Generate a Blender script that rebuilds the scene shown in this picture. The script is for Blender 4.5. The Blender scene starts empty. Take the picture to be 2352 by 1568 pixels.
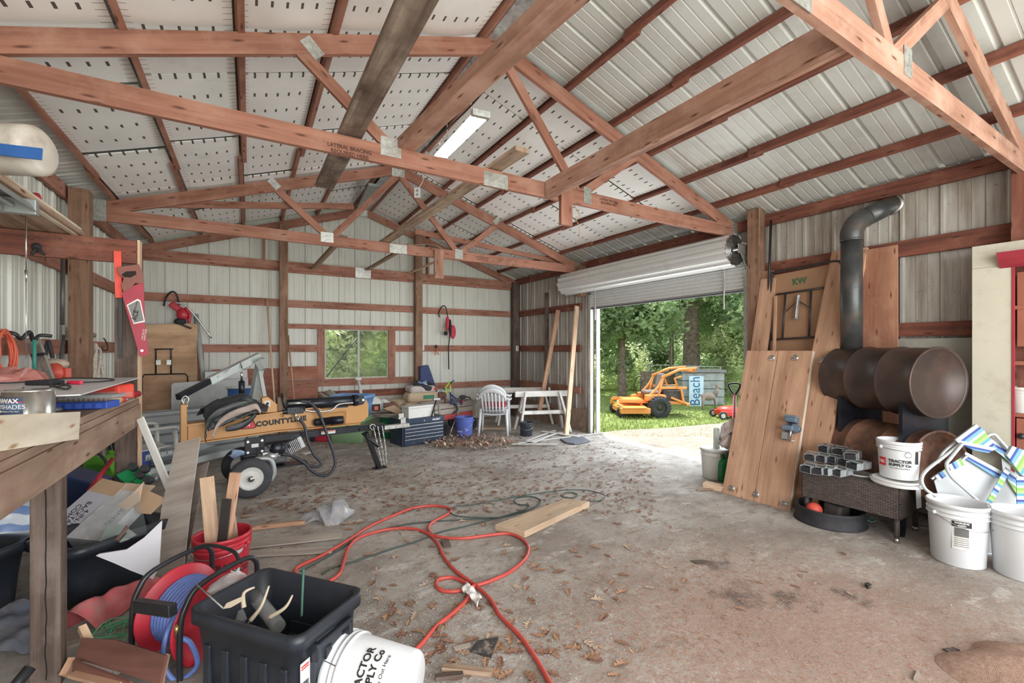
import bpy, math, random
from mathutils import Matrix, Vector, noise
random.seed(7)
SC = bpy.context.scene
COL = SC.collection
PI = math.pi
R = math.radians

# ---------------------------------------------------------------- camera, light, exposure
YAW = R(30.6); FPX = 1020.0; HOR = 801.0; EYE = 1.6
cd = bpy.data.cameras.new('camera'); cam = bpy.data.objects.new('camera', cd); COL.objects.link(cam)
cd.sensor_width = 36; cd.lens = FPX / 2352 * 36; cd.shift_y = (HOR - 784) / 2352
cd.clip_start = 0.05; cd.clip_end = 200
cam.location = (0, 0, EYE); cam.rotation_euler = (PI / 2, 0, -YAW)
SC.camera = cam
SC.view_settings.view_transform = 'Standard'; SC.view_settings.look = 'None'
SC.view_settings.gamma = 1; SC.view_settings.use_curve_mapping = False
SC.view_settings.exposure = 0.80
w = bpy.data.worlds.new('sky'); SC.world = w; w.use_nodes = True
bg = w.node_tree.nodes['Background']; bg.inputs[0].default_value = (0.80, 0.90, 1.0, 1); bg.inputs[1].default_value = 1.25
sd = bpy.data.lights.new('sun', 'SUN'); sd.energy = 4.2; sd.angle = R(1.0); sd.color = (1, .95, .86)
so = bpy.data.objects.new('sun', sd); COL.objects.link(so); so.rotation_euler = Vector((.12, .25, .95)).to_track_quat('Z', 'Y').to_euler()
def area(name, loc, rot, sx, sy, e, col=(1, 1, 1)):
    l = bpy.data.lights.new(name, 'AREA'); l.shape = 'RECTANGLE'; l.size = sx; l.size_y = sy; l.energy = e; l.color = col
    o = bpy.data.objects.new(name, l); COL.objects.link(o); o.location = loc; o.rotation_euler = rot
    return o
# added lamps: roll-up door daylight, and fill from an unseen front end assumed open
area('added_front_fill', (2.0, -2.9, 1.8), (R(94), 0, 0), 6.6, 3.0, 260, (1, .97, .93))
area('door_daylight', (5.75, 5.0, 1.2), (R(90), 0, R(90)), 3.0, 2.2, 45, (.9, .96, 1))

# ---------------------------------------------------------------- kit
def V(*a): return Vector(a)
c_, s_ = math.cos(YAW), math.sin(YAW)
def ray(u, v):
    a = (u - 1176) / FPX; b = (HOR - v) / FPX
    return (a * c_ + s_, -a * s_ + c_, b)
def onZ(u, v, z=0.0):
    r = ray(u, v); t = (z - EYE) / r[2]; return V(r[0] * t, r[1] * t, z)
def onX(u, v, x):
    r = ray(u, v); t = x / r[0]; return V(x, r[1] * t, EYE + r[2] * t)
def onY(u, v, y):
    r = ray(u, v); t = y / r[1]; return V(r[0] * t, y, EYE + r[2] * t)
def onD(u, v, d):
    r = ray(u, v); return V(r[0] * d, r[1] * d, EYE + r[2] * d)
def TR(loc=(0, 0, 0), rot=(0, 0, 0), s=1.0):
    from mathutils import Euler
    return Matrix.Translation(Vector(loc)) @ Euler(rot).to_matrix().to_4x4() @ Matrix.Scale(s, 4)
def frame(p0, p1, up=(0, 0, 1)):
    x = (Vector(p1) - Vector(p0)).normalized(); up = Vector(up)
    if abs(x.dot(up)) > .995: up = V(0, 1, 0) if abs(x.y) < .9 else V(1, 0, 0)
    y = up.cross(x).normalized(); z = x.cross(y)
    m = Matrix((x, y, z)).transposed().to_4x4(); m.translation = (Vector(p0) + Vector(p1)) / 2
    return m
def basis(o, x, y):
    x = Vector(x).normalized(); z = x.cross(Vector(y)).normalized(); y = z.cross(x)
    m = Matrix((x, y, z)).transposed().to_4x4(); m.translation = Vector(o); return m

class MB:
    def __init__(s): s.v = []; s.f = []; s.uv = []; s.sm = []
    def face(s, idx, uvs=None, smooth=False):
        s.f.append(tuple(idx)); s.sm.append(smooth)
        if uvs is None: uvs = [(s.v[i][0] + .3 * s.v[i][2], s.v[i][1] + .7 * s.v[i][2]) for i in idx]
        s.uv.append([tuple(u) for u in uvs])
    def box(s, M, sx, sy, sz):
        if not isinstance(M, Matrix): M = Matrix.Translation(Vector(M))
        b = len(s.v); hx, hy, hz = sx / 2, sy / 2, sz / 2
        P = [(x, y, z) for x in (-hx, hx) for y in (-hy, hy) for z in (-hz, hz)]
        s.v += [M @ Vector(p) for p in P]
        o = random.random() * 9; q = random.random() * 9
        for f in ((0, 1, 3, 2), (4, 6, 7, 5), (0, 4, 5, 1), (2, 3, 7, 6), (0, 2, 6, 4), (1, 5, 7, 3)):
            if f in ((0, 1, 3, 2), (4, 6, 7, 5)): uv = [(P[i][2] * .3 + o, P[i][1] + q + .5) for i in f]
            elif f in ((0, 4, 5, 1), (2, 3, 7, 6)): uv = [(P[i][0] + o, P[i][2] + q + (1.3 if f[0] else 0)) for i in f]
            else: uv = [(P[i][0] + o, P[i][1] + q + .7) for i in f]
            s.face([b + i for i in f], uv)
        return s
    def beam(s, p0, p1, w, h, up=(0, 0, 1)):
        return s.box(frame(p0, p1, up), (Vector(p1) - Vector(p0)).length, w, h)
    def bx(s, x0, x1, y0, y1, z0, z1, M=None):
        m = Matrix.Translation(V((x0 + x1) / 2, (y0 + y1) / 2, (z0 + z1) / 2))
        if M: m = M @ m
        dx, dy, dz = abs(x1 - x0), abs(y1 - y0), abs(z1 - z0)
        if dx >= dy and dx >= dz: return s.box(m, dx, dy, dz)
        if dy >= dz: return s.box(m @ Matrix.Rotation(PI / 2, 4, 'Z'), dy, dx, dz)
        return s.box(m @ Matrix.Rotation(PI / 2, 4, 'Y'), dz, dy, dx)
    def tube(s, pts, r, n=8, closed=False, cap=True, rr=None):
        pts = [Vector(p) for p in pts]; m = len(pts); b = len(s.v)
        T = []
        for i in range(m):
            a = pts[i - 1] if (i or closed) else pts[0]; c = pts[(i + 1) % m] if (i < m - 1 or closed) else pts[-1]
            d = c - a; T.append(d.normalized() if d.length > 1e-9 else V(0, 0, 1))
        up = V(0, 0, 1) if abs(T[0].z) < .9 else V(1, 0, 0)
        nx = T[0].cross(up).normalized(); L = 0
        for i in range(m):
            nx = nx - T[i] * nx.dot(T[i]); nx = nx.normalized() if nx.length > 1e-6 else T[i].orthogonal().normalized()
            ny = T[i].cross(nx); ri = rr[i] if rr else r
            for k in range(n):
                a = 2 * PI * k / n; s.v.append(pts[i] + (nx * math.cos(a) + ny * math.sin(a)) * ri)
        seg = m if closed else m - 1
        for i in range(seg):
            l1 = L + (pts[(i + 1) % m] - pts[i]).length
            for k in range(n):
                k2 = (k + 1) % n; i2 = (i + 1) % m
                s.face((b + i * n + k, b + i * n + k2, b + i2 * n + k2, b + i2 * n + k),
                       [(L, k / n), (L, (k + 1) / n), (l1, (k + 1) / n), (l1, k / n)], True)
            L = l1
        if cap and not closed:
            s.face([b + k for k in range(n)][::-1]); s.face([b + (m - 1) * n + k for k in range(n)])
        return s
    def cyl(s, p0, p1, r, n=20, r1=None):
        p0, p1 = Vector(p0), Vector(p1)
        return s.tube([p0, p1], r, n, rr=[r, r if r1 is None else r1])
    def lathe(s, prof, M=None, n=32, sy=1.0, a0=0, a1=2 * PI):
        if M is None: M = Matrix.Identity(4)
        if not isinstance(M, Matrix): M = Matrix.Translation(Vector(M))
        b = len(s.v); full = abs(a1 - a0 - 2 * PI) < 1e-6; nn = n if full else n + 1; m = len(prof)
        for i in range(nn):
            a = a0 + (a1 - a0) * i / n
            for (r, z) in prof: s.v.append(M @ V(r * math.cos(a), r * math.sin(a) * sy, z))
        for i in range(n):
            i2 = (i + 1) % nn
            for j in range(m - 1):
                A = (b + i * m + j, b + i2 * m + j, b + i2 * m + j + 1, b + i * m + j + 1)
                s.face(A, [(i / n * 3, prof[j][1]), ((i + 1) / n * 3, prof[j][1]), ((i + 1) / n * 3, prof[j + 1][1]), (i / n * 3, prof[j + 1][1])], True)
        return s
    def prism(s, poly, d, M=None):
        if M is None: M = Matrix.Identity(4)
        b = len(s.v); n = len(poly)
        for z in (-d / 2, d / 2): s.v += [M @ V(p[0], p[1], z) for p in poly]
        s.face([b + i for i in range(n)][::-1], [(poly[i][0], poly[i][1]) for i in range(n)][::-1])
        s.face([b + n + i for i in range(n)], [(p[0], p[1]) for p in poly])
        for i in range(n):
            j = (i + 1) % n
            s.face((b + i, b + j, b + n + j, b + n + i), [poly[i], poly[j], (poly[j][0] + .02, poly[j][1] + .02), (poly[i][0] + .02, poly[i][1] + .02)])
        return s
    def grid(s, fn, nu, nv, smooth=True, closeu=False):
        b = len(s.v)
        for i in range(nu + 1):
            for j in range(nv + 1): s.v.append(Vector(fn(i / nu, j / nv)))
        for i in range(nu):
            for j in range(nv):
                q = (b + i * (nv + 1) + j, b + (i + 1) * (nv + 1) + j, b + (i + 1) * (nv + 1) + j + 1, b + i * (nv + 1) + j + 1)
                s.face(q, [(i / nu, j / nv), ((i + 1) / nu, j / nv), ((i + 1) / nu, (j + 1) / nv), (i / nu, (j + 1) / nv)], smooth)
        return s
    def ball(s, c, r, n=16, sc=(1, 1, 1), M=None):
        c = Vector(c)
        def fn(u, v):
            a = 2 * PI * u; t = PI * v
            p = V(math.sin(t) * math.cos(a) * sc[0], -math.sin(t) * math.sin(a) * sc[1], math.cos(t) * sc[2]) * r + c
            return M @ p if M else p
        return s.grid(fn, n, n // 2)

WM = {}   # world matrix of every built object
def _tag(o, label=None, cat=None, group=None, kind=None):
    if label: o['label'] = label
    if cat: o['category'] = cat
    if group: o['group'] = group
    if kind: o['kind'] = kind
def thing(name, label, cat, M=(0, 0, 0), group=None):
    if not isinstance(M, Matrix): M = Matrix.Translation(Vector(M))
    o = bpy.data.objects.new(name, None); COL.objects.link(o); o.empty_display_size = .1
    o.matrix_world = M; WM[o.name] = M.copy(); _tag(o, label, cat, group)
    return o
def obj(name, mb, mat, parent=None, M=None, world=False, label=None, cat=None, group=None, kind=None, bevel=0, solid=0, sub=0, smooth=None):
    """link a mesh. parent: part of that thing. M: placement of a single-mesh thing. world=True: mb is in world coordinates"""
    if M is not None and not isinstance(M, Matrix): M = Matrix.Translation(Vector(M))
    W = WM[parent.name] if parent else (M or Matrix.Identity(4))
    vs = mb.v
    if world:
        inv = W.inverted(); vs = [inv @ v for v in vs]
    me = bpy.data.meshes.new(name); me.from_pydata([tuple(v) for v in vs], [], mb.f)
    ul = me.uv_layers.new(name='UVMap')
    fl = [x for u in mb.uv for p in u for x in p]; ul.data.foreach_set('uv', fl)
    me.polygons.foreach_set('use_smooth', mb.sm if smooth is None else [smooth] * len(mb.f))
    me.materials.append(mat); me.update()
    o = bpy.data.objects.new(name, me); COL.objects.link(o)
    if parent: o.parent = parent
    else: o.matrix_world = W
    WM[o.name] = W.copy()
    if solid: m = o.modifiers.new('solid', 'SOLIDIFY'); m.thickness = solid; m.offset = 0
    if sub: m = o.modifiers.new('sub', 'SUBSURF'); m.levels = sub; m.render_levels = sub
    if bevel:
        m = o.modifiers.new('bevel', 'BEVEL'); m.width = bevel; m.segments = 2; m.limit_method = 'ANGLE'; m.angle_limit = R(50)
    _tag(o, label, cat, group, kind)
    return o
def struct(name, mb, mat, parent=None, **k):
    return obj(name, mb, mat, parent, kind=None if parent else 'structure', **k)
def dup(root, M, label=None, group=None, name=None):
    if not isinstance(M, Matrix): M = Matrix.Translation(Vector(M))
    r = root.copy(); COL.objects.link(r); r.matrix_world = M; WM[r.name] = M.copy()
    if label: r['label'] = label
    if group: r['group'] = group
    def rec(a, b):
        for ch in a.children:
            q = ch.copy(); COL.objects.link(q); q.parent = b; WM[q.name] = M.copy(); rec(ch, q)
    rec(root, r)
    return r
def text(name, body, size, M, mat, parent, ext=.0006, align='CENTER', sx=1.0, bold=0.0, spacing=1.0):
    """lettering: baseline frame M is in world coordinates (x along the line, y up the letters, z out of the surface)"""
    cu = bpy.data.curves.new(name, 'FONT'); cu.body = body; cu.size = size; cu.extrude = ext; cu.align_x = align; cu.align_y = 'CENTER'
    cu.offset = bold; cu.space_character = spacing; cu.resolution_u = 3
    t = bpy.data.objects.new('tmp', cu); COL.objects.link(t)
    bpy.context.view_layer.update()
    me = bpy.data.meshes.new_from_object(t.evaluated_get(bpy.context.evaluated_depsgraph_get()))
    bpy.data.objects.remove(t); bpy.data.curves.remove(cu)
    inv = WM[parent.name].inverted()
    for v in me.vertices: v.co = inv @ (M @ V(v.co.x * sx, v.co.y, v.co.z))
    me.materials.clear(); me.materials.append(mat); me.name = name
    o = bpy.data.objects.new(name, me); COL.objects.link(o); o.parent = parent; WM[o.name] = WM[parent.name].copy()
    return o
def spl(pts, n=8, closed=False):
    pts = [Vector(p) for p in pts]; out = []; m = len(pts)
    for i in range(m if closed else m - 1):
        p0 = pts[i - 1] if (i or closed) else pts[0]; p1 = pts[i]; p2 = pts[(i + 1) % m]; p3 = pts[(i + 2) % m] if (i < m - 2 or closed) else pts[-1]
        for k in range(n):
            t = k / n
            out.append(.5 * ((2 * p1) + (p2 - p0) * t + (2 * p0 - 5 * p1 + 4 * p2 - p3) * t * t + (3 * p1 - p0 - 3 * p2 + p3) * t ** 3))
    if not closed: out.append(pts[-1])
    return out

# ---------------------------------------------------------------- materials
MATS = {}
def _new(name):
    m = bpy.data.materials.new(name); m.use_nodes = True; nt = m.node_tree
    return m, nt, nt.nodes['Principled BSDF']
def N(nt, t, **k):
    n = nt.nodes.new(t)
    for a, b in k.items():
        if a.startswith('i_'): n.inputs[a[2:].replace('_', ' ')].default_value = b
        else: setattr(n, a, b)
    return n
def ramp(nt, src, stops):
    r = nt.nodes.new('ShaderNodeValToRGB'); e = r.color_ramp.elements
    while len(e) < len(stops): e.new(.5)
    for i, (p, c) in enumerate(stops):
        e[i].position = p; e[i].color = (*c, 1) if len(c) == 3 else c
    nt.links.new(src, r.inputs[0]); return r
def mix(nt, fac, a, b, mode='MIX'):
    m = nt.nodes.new('ShaderNodeMix'); m.data_type = 'RGBA'; m.blend_type = mode
    for sock, val in ((m.inputs['Factor'], fac), (m.inputs['A'], a), (m.inputs['B'], b)):
        if hasattr(val, 'links'): nt.links.new(val, sock)
        elif isinstance(val, (int, float)): sock.default_value = val
        else: sock.default_value = (*val, 1)
    return m.outputs['Result']
def plain(name, col, rough=.5, metal=0, var=.12, scale=8, spec=.5, bump=0, trans=0, alpha=1, dirt=None, dscale=5, dlo=.5, dhi=.72, emit=0):
    """painted, moulded or metal surface: slight tone variation and optional dirt of its own"""
    if name in MATS: return MATS[name]
    m, nt, p = _new(name); L = nt.links
    tc = N(nt, 'ShaderNodeTexCoord'); nz = N(nt, 'ShaderNodeTexNoise', i_Scale=scale, i_Detail=5.0)
    L.new(tc.outputs['Object'], nz.inputs['Vector'])
    r = ramp(nt, nz.outputs['Fac'], [(.3, [x * (1 - var) for x in col]), (.7, [min(1, x * (1 + var)) for x in col])])
    out = r.outputs[0]
    if dirt:
        n2 = N(nt, 'ShaderNodeTexNoise', i_Scale=dscale, i_Detail=8.0, i_Roughness=.7); L.new(tc.outputs['Object'], n2.inputs['Vector'])
        r2 = ramp(nt, n2.outputs['Fac'], [(dlo, (0, 0, 0)), (dhi, (1, 1, 1))]); out = mix(nt, r2.outputs[0], out, dirt)
    L.new(out, p.inputs['Base Color'])
    p.inputs['Roughness'].default_value = rough; p.inputs['Metallic'].default_value = metal
    p.inputs['Specular IOR Level'].default_value = spec
    p.inputs['Transmission Weight'].default_value = trans; p.inputs['Alpha'].default_value = alpha
    if emit: p.inputs['Emission Color'].default_value = (*col, 1); p.inputs['Emission Strength'].default_value = emit
    if bump:
        b = N(nt, 'ShaderNodeBump', i_Strength=bump, i_Distance=.01); n3 = N(nt, 'ShaderNodeTexNoise', i_Scale=scale * 5, i_Detail=4.0)
        L.new(tc.outputs['Object'], n3.inputs['Vector']); L.new(n3.outputs['Fac'], b.inputs['Height']); L.new(b.outputs[0], p.inputs['Normal'])
    MATS[name] = m; return m
def wood(name, a, b, knot=(.12, .05, .03), rough=.75, gs=22, blotch=None, bl=(.5, .75), kn=.025, lam=1.0, ply=False):
    """timber: grain runs along U (the length of every board)"""
    if name in MATS: return MATS[name]
    m, nt, p = _new(name); L = nt.links
    uv = N(nt, 'ShaderNodeUVMap'); 
    mp = N(nt, 'ShaderNodeMapping'); mp.inputs['Scale'].default_value = (1.1 * lam, gs, 1); L.new(uv.outputs[0], mp.inputs[0])
    n1 = N(nt, 'ShaderNodeTexNoise', i_Scale=1.0, i_Detail=6.0, i_Roughness=.6, i_Distortion=.6); L.new(mp.outputs[0], n1.inputs['Vector'])
    r1 = ramp(nt, n1.outputs['Fac'], [(.32, b), (.62, a)])
    mp2 = N(nt, 'ShaderNodeMapping'); mp2.inputs['Scale'].default_value = (.9, 3.2, 1); L.new(uv.outputs[0], mp2.inputs[0])
    n2 = N(nt, 'ShaderNodeTexNoise', i_Scale=1.6, i_Detail=4.0); L.new(mp2.outputs[0], n2.inputs['Vector'])
    r2 = ramp(nt, n2.outputs['Fac'], [(.35, (.78, .76, .74)), (.65, (1.12, 1.12, 1.12))])
    out = mix(nt, 1.0, r1.outputs[0], r2.outputs[0], 'MULTIPLY')
    if blotch:
        n3 = N(nt, 'ShaderNodeTexNoise', i_Scale=3.0, i_Detail=7.0, i_Roughness=.65); L.new(uv.outputs[0], n3.inputs['Vector'])
        r3 = ramp(nt, n3.outputs['Fac'], [(bl[0], (0, 0, 0)), (bl[1], (1, 1, 1))]); out = mix(nt, r3.outputs[0], out, blotch)
    if kn:
        mp3 = N(nt, 'ShaderNodeMapping'); mp3.inputs['Scale'].default_value = (1.9, 8.5, 1); L.new(uv.outputs[0], mp3.inputs[0])
        vo = N(nt, 'ShaderNodeTexVoronoi', i_Scale=1.0); vo.voronoi_dimensions = '2D'; L.new(mp3.outputs[0], vo.inputs['Vector'])
        r4 = ramp(nt, vo.outputs['Distance'], [(kn, (1, 1, 1)), (kn + .07, (0, 0, 0))]); out = mix(nt, r4.outputs[0], out, knot)
    L.new(out, p.inputs['Base Color']); p.inputs['Roughness'].default_value = rough; p.inputs['Specular IOR Level'].default_value = .25
    bp = N(nt, 'ShaderNodeBump', i_Strength=.25, i_Distance=.004); L.new(n1.outputs['Fac'], bp.inputs['Height']); L.new(bp.outputs[0], p.inputs['Normal'])
    MATS[name] = m; return m
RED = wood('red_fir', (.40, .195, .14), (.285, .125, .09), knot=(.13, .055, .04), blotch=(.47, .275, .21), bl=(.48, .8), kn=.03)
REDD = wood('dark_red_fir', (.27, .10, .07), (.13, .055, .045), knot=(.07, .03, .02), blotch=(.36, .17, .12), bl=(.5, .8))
POST = wood('post_timber', (.33, .20, .135), (.19, .11, .075), blotch=(.40, .25, .18))
OLD = wood('weathered_board', (.36, .285, .235), (.14, .10, .078), gs=14, blotch=(.09, .055, .04), bl=(.42, .7), kn=0)
OLD2 = wood('weathered_tan_board', (.47, .35, .26), (.24, .15, .10), gs=16, blotch=(.18, .12, .08), bl=(.5, .8))
PINE = wood('new_pine', (.72, .53, .38), (.58, .38, .25), knot=(.25, .12, .06), blotch=(.75, .60, .46), bl=(.5, .8), kn=.03)
PINER = wood('orange_pine', (.58, .36, .245), (.46, .265, .175), knot=(.20, .10, .06), blotch=(.42, .27, .19), bl=(.52, .8), kn=.022)
PLY = wood('plywood', (.62, .42, .27), (.50, .30, .18), gs=5, kn=0, blotch=(.42, .22, .13), bl=(.5, .75), lam=.9)
PLYR = wood('red_plywood', (.42, .19, .13), (.27, .10, .07), gs=7, kn=0, blotch=(.48, .27, .19), bl=(.5, .75))
BENCH = wood('bench_timber', (.38, .27, .205), (.25, .17, .125), gs=12, blotch=(.22, .13, .10), bl=(.5, .8), kn=.03)
CREAM = wood('pale_board', (.80, .74, .62), (.68, .60, .48), gs=10, knot=(.40, .25, .15), kn=.03)
DARKW = wood('dark_old_timber', (.15, .11, .092), (.06, .042, .035), gs=26, blotch=(.20, .165, .145), bl=(.48, .72), kn=0)
GREYP = wood('grey_plank', (.43, .38, .34), (.30, .26, .23), gs=16, kn=0)
GREYPD = wood('dark_grey_plank', (.24, .205, .18), (.15, .125, .11), gs=16, kn=0)
WHITEW = wood('white_painted_wood', (.78, .78, .76), (.62, .61, .58), gs=14, blotch=(.36, .32, .28), bl=(.58, .8), kn=0)
GALV = plain('galvanised', (.60, .62, .60), .35, .8, .2, 30)
STEEL = plain('bare_steel', (.55, .55, .55), .3, 1, .15, 12)
BLK = plain('black_paint', (.02, .021, .025), .35, 0, .3, 10)
BLKR = plain('black_rubber', (.025, .025, .03), .7, 0, .3, 14)
WHT = plain('white_plastic', (.70, .72, .745), .35, 0, .04, 3)
WHTD = plain('dusty_white_plastic', (.66, .66, .64), .5, 0, .06, 3, dirt=(.45, .40, .34), dscale=7, dlo=.56, dhi=.8)
INK = plain('black_print', (.02, .02, .02), .6)
INKW = plain('white_print', (.85, .85, .85), .6)
INKR = plain('red_print', (.62, .02, .03), .5)
GLASS = plain('clear_plastic', (.32, .36, .36), .12, 0, .02, 3, alpha=.2)
# ================================================================ the shed
XL, XR, YB, YF = -1.67, 5.65, 9.335, -3.0
XM = (XL + XR) / 2
SL = .3356
def zc(x): return 4.385 - SL * abs(x - XM)       # centre of the top chords
def ztop(x): return zc(x) + .075 + .09          # underside of the steel roof
def wallmat(name, base, streak, low, amt=(.45, .75), lowz=.9):
    m, nt, p = _new(name); L = nt.links
    g = N(nt, 'ShaderNodeNewGeometry'); mp = N(nt, 'ShaderNodeMapping'); mp.inputs['Scale'].default_value = (9, 9, .9); L.new(g.outputs['Position'], mp.inputs[0])
    n = N(nt, 'ShaderNodeTexNoise', i_Scale=1.0, i_Detail=6.0, i_Roughness=.65); L.new(mp.outputs[0], n.inputs['Vector'])
    r = ramp(nt, n.outputs['Fac'], [(amt[0], (0, 0, 0)), (amt[1], (1, 1, 1))]); col = mix(nt, r.outputs[0], base, streak)
    n2 = N(nt, 'ShaderNodeTexNoise', i_Scale=2.2, i_Detail=9.0, i_Roughness=.7); L.new(g.outputs['Position'], n2.inputs['Vector'])
    sp = N(nt, 'ShaderNodeSeparateXYZ'); L.new(g.outputs['Position'], sp.inputs[0])
    mr = N(nt, 'ShaderNodeMapRange'); mr.inputs['From Min'].default_value = lowz; mr.inputs['From Max'].default_value = 0; L.new(sp.outputs['Z'], mr.inputs['Value'])
    mu = N(nt, 'ShaderNodeMath', operation='MULTIPLY'); L.new(mr.outputs[0], mu.inputs[0])
    r2 = ramp(nt, n2.outputs['Fac'], [(.4, (0, 0, 0)), (.65, (1, 1, 1))]); L.new(r2.outputs[0], mu.inputs[1])
    col = mix(nt, mu.outputs[0], col, low)
    n4 = N(nt, 'ShaderNodeTexNoise', i_Scale=38.0, i_Detail=4.0); L.new(g.outputs['Position'], n4.inputs['Vector'])
    r4 = ramp(nt, n4.outputs['Fac'], [(.66, (0, 0, 0)), (.72, (1, 1, 1))]); col = mix(nt, r4.outputs[0], col, streak)
    L.new(col, p.inputs['Base Color']); p.inputs['Roughness'].default_value = .45; p.inputs['Specular IOR Level'].default_value = .4
    MATS[name] = m; return m
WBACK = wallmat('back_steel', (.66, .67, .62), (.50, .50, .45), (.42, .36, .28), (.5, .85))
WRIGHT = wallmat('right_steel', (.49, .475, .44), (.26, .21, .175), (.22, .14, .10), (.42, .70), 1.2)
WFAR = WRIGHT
def rib(t, pitch=.305, major=1):
    """profile depth of ribbed steel at distance t"""
    q = t % pitch
    if q < .012: return q / .012 * .02
    if q < .034: return .02
    if q < .046: return (.046 - q) / .012 * .02
    return .004 if (.118 < q < .132 or .208 < q < .222) else 0
def ribs(a, b, pitch=.305):
    out = []; k = math.floor(a / pitch) * pitch
    while k < b:
        for d in (0, .012, .034, .046, .116, .119, .131, .134, .206, .209, .221, .224):
            if a < k + d < b: out.append(k + d)
        k += pitch
    out = [a] + out + [b]
    return [x for i, x in enumerate(out) if i == 0 or x - out[i - 1] > 1e-4]
def ribwall(axis, pos, a, b, spans, outward):
    """spans(t) -> list of (z0, z1, t-breaks)"""
    mb = MB(); ts = sorted(set(ribs(a, b) + [t for t in spans.breaks if a <= t <= b]))
    for i in range(len(ts) - 1):
        t0, t1 = ts[i], ts[i + 1]
        for (z0, z1f) in spans((t0 + t1) / 2):
            q = []
            for t, z in ((t0, z0), (t1, z0), (t1, z1f(t1) if callable(z1f) else z1f), (t0, z1f(t0) if callable(z1f) else z1f)):
                d = pos + outward * (.02 - rib(t + 1e-5 if t == t0 else t - 1e-5))
                q.append(V(t, d, z) if axis == 'x' else V(d, t, z))
            b0 = len(mb.v); mb.v += q; mb.face((b0, b0 + 1, b0 + 2, b0 + 3), [(p.x + p.y, p.z) for p in q], False)
    return mb
class Sp:
    def __init__(s, f, breaks): s.f = f; s.breaks = breaks
    def __call__(s, t): return s.f(t)
WX0, WX1, WZ0, WZ1 = 1.27, 2.50, 1.03, 1.97
def back_spans(t):
    if WX0 < t < WX1: return [(0, WZ0), (WZ1, ztop)]
    return [(0, ztop)]
wb = struct('wall_back', ribwall('x', YB, XL - .04, XR + .04, Sp(back_spans, (WX0, WX1, XM)), 1), WBACK)
DY0, DY1, DZ = 3.42, 6.50, 2.62
def right_spans(t):
    if DY0 < t < DY1: return [(DZ, ztop(XR))]
    return [(0, ztop(XR))]
wr = struct('wall_right', ribwall('y', XR, YF, YB + .04, Sp(right_spans, (DY0, DY1)), 1), WRIGHT)
wl = struct('wall_left', ribwall('y', XL, YF, YB + .04, Sp(lambda t: [(0, ztop(XL))], ()), -1), WBACK)
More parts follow.
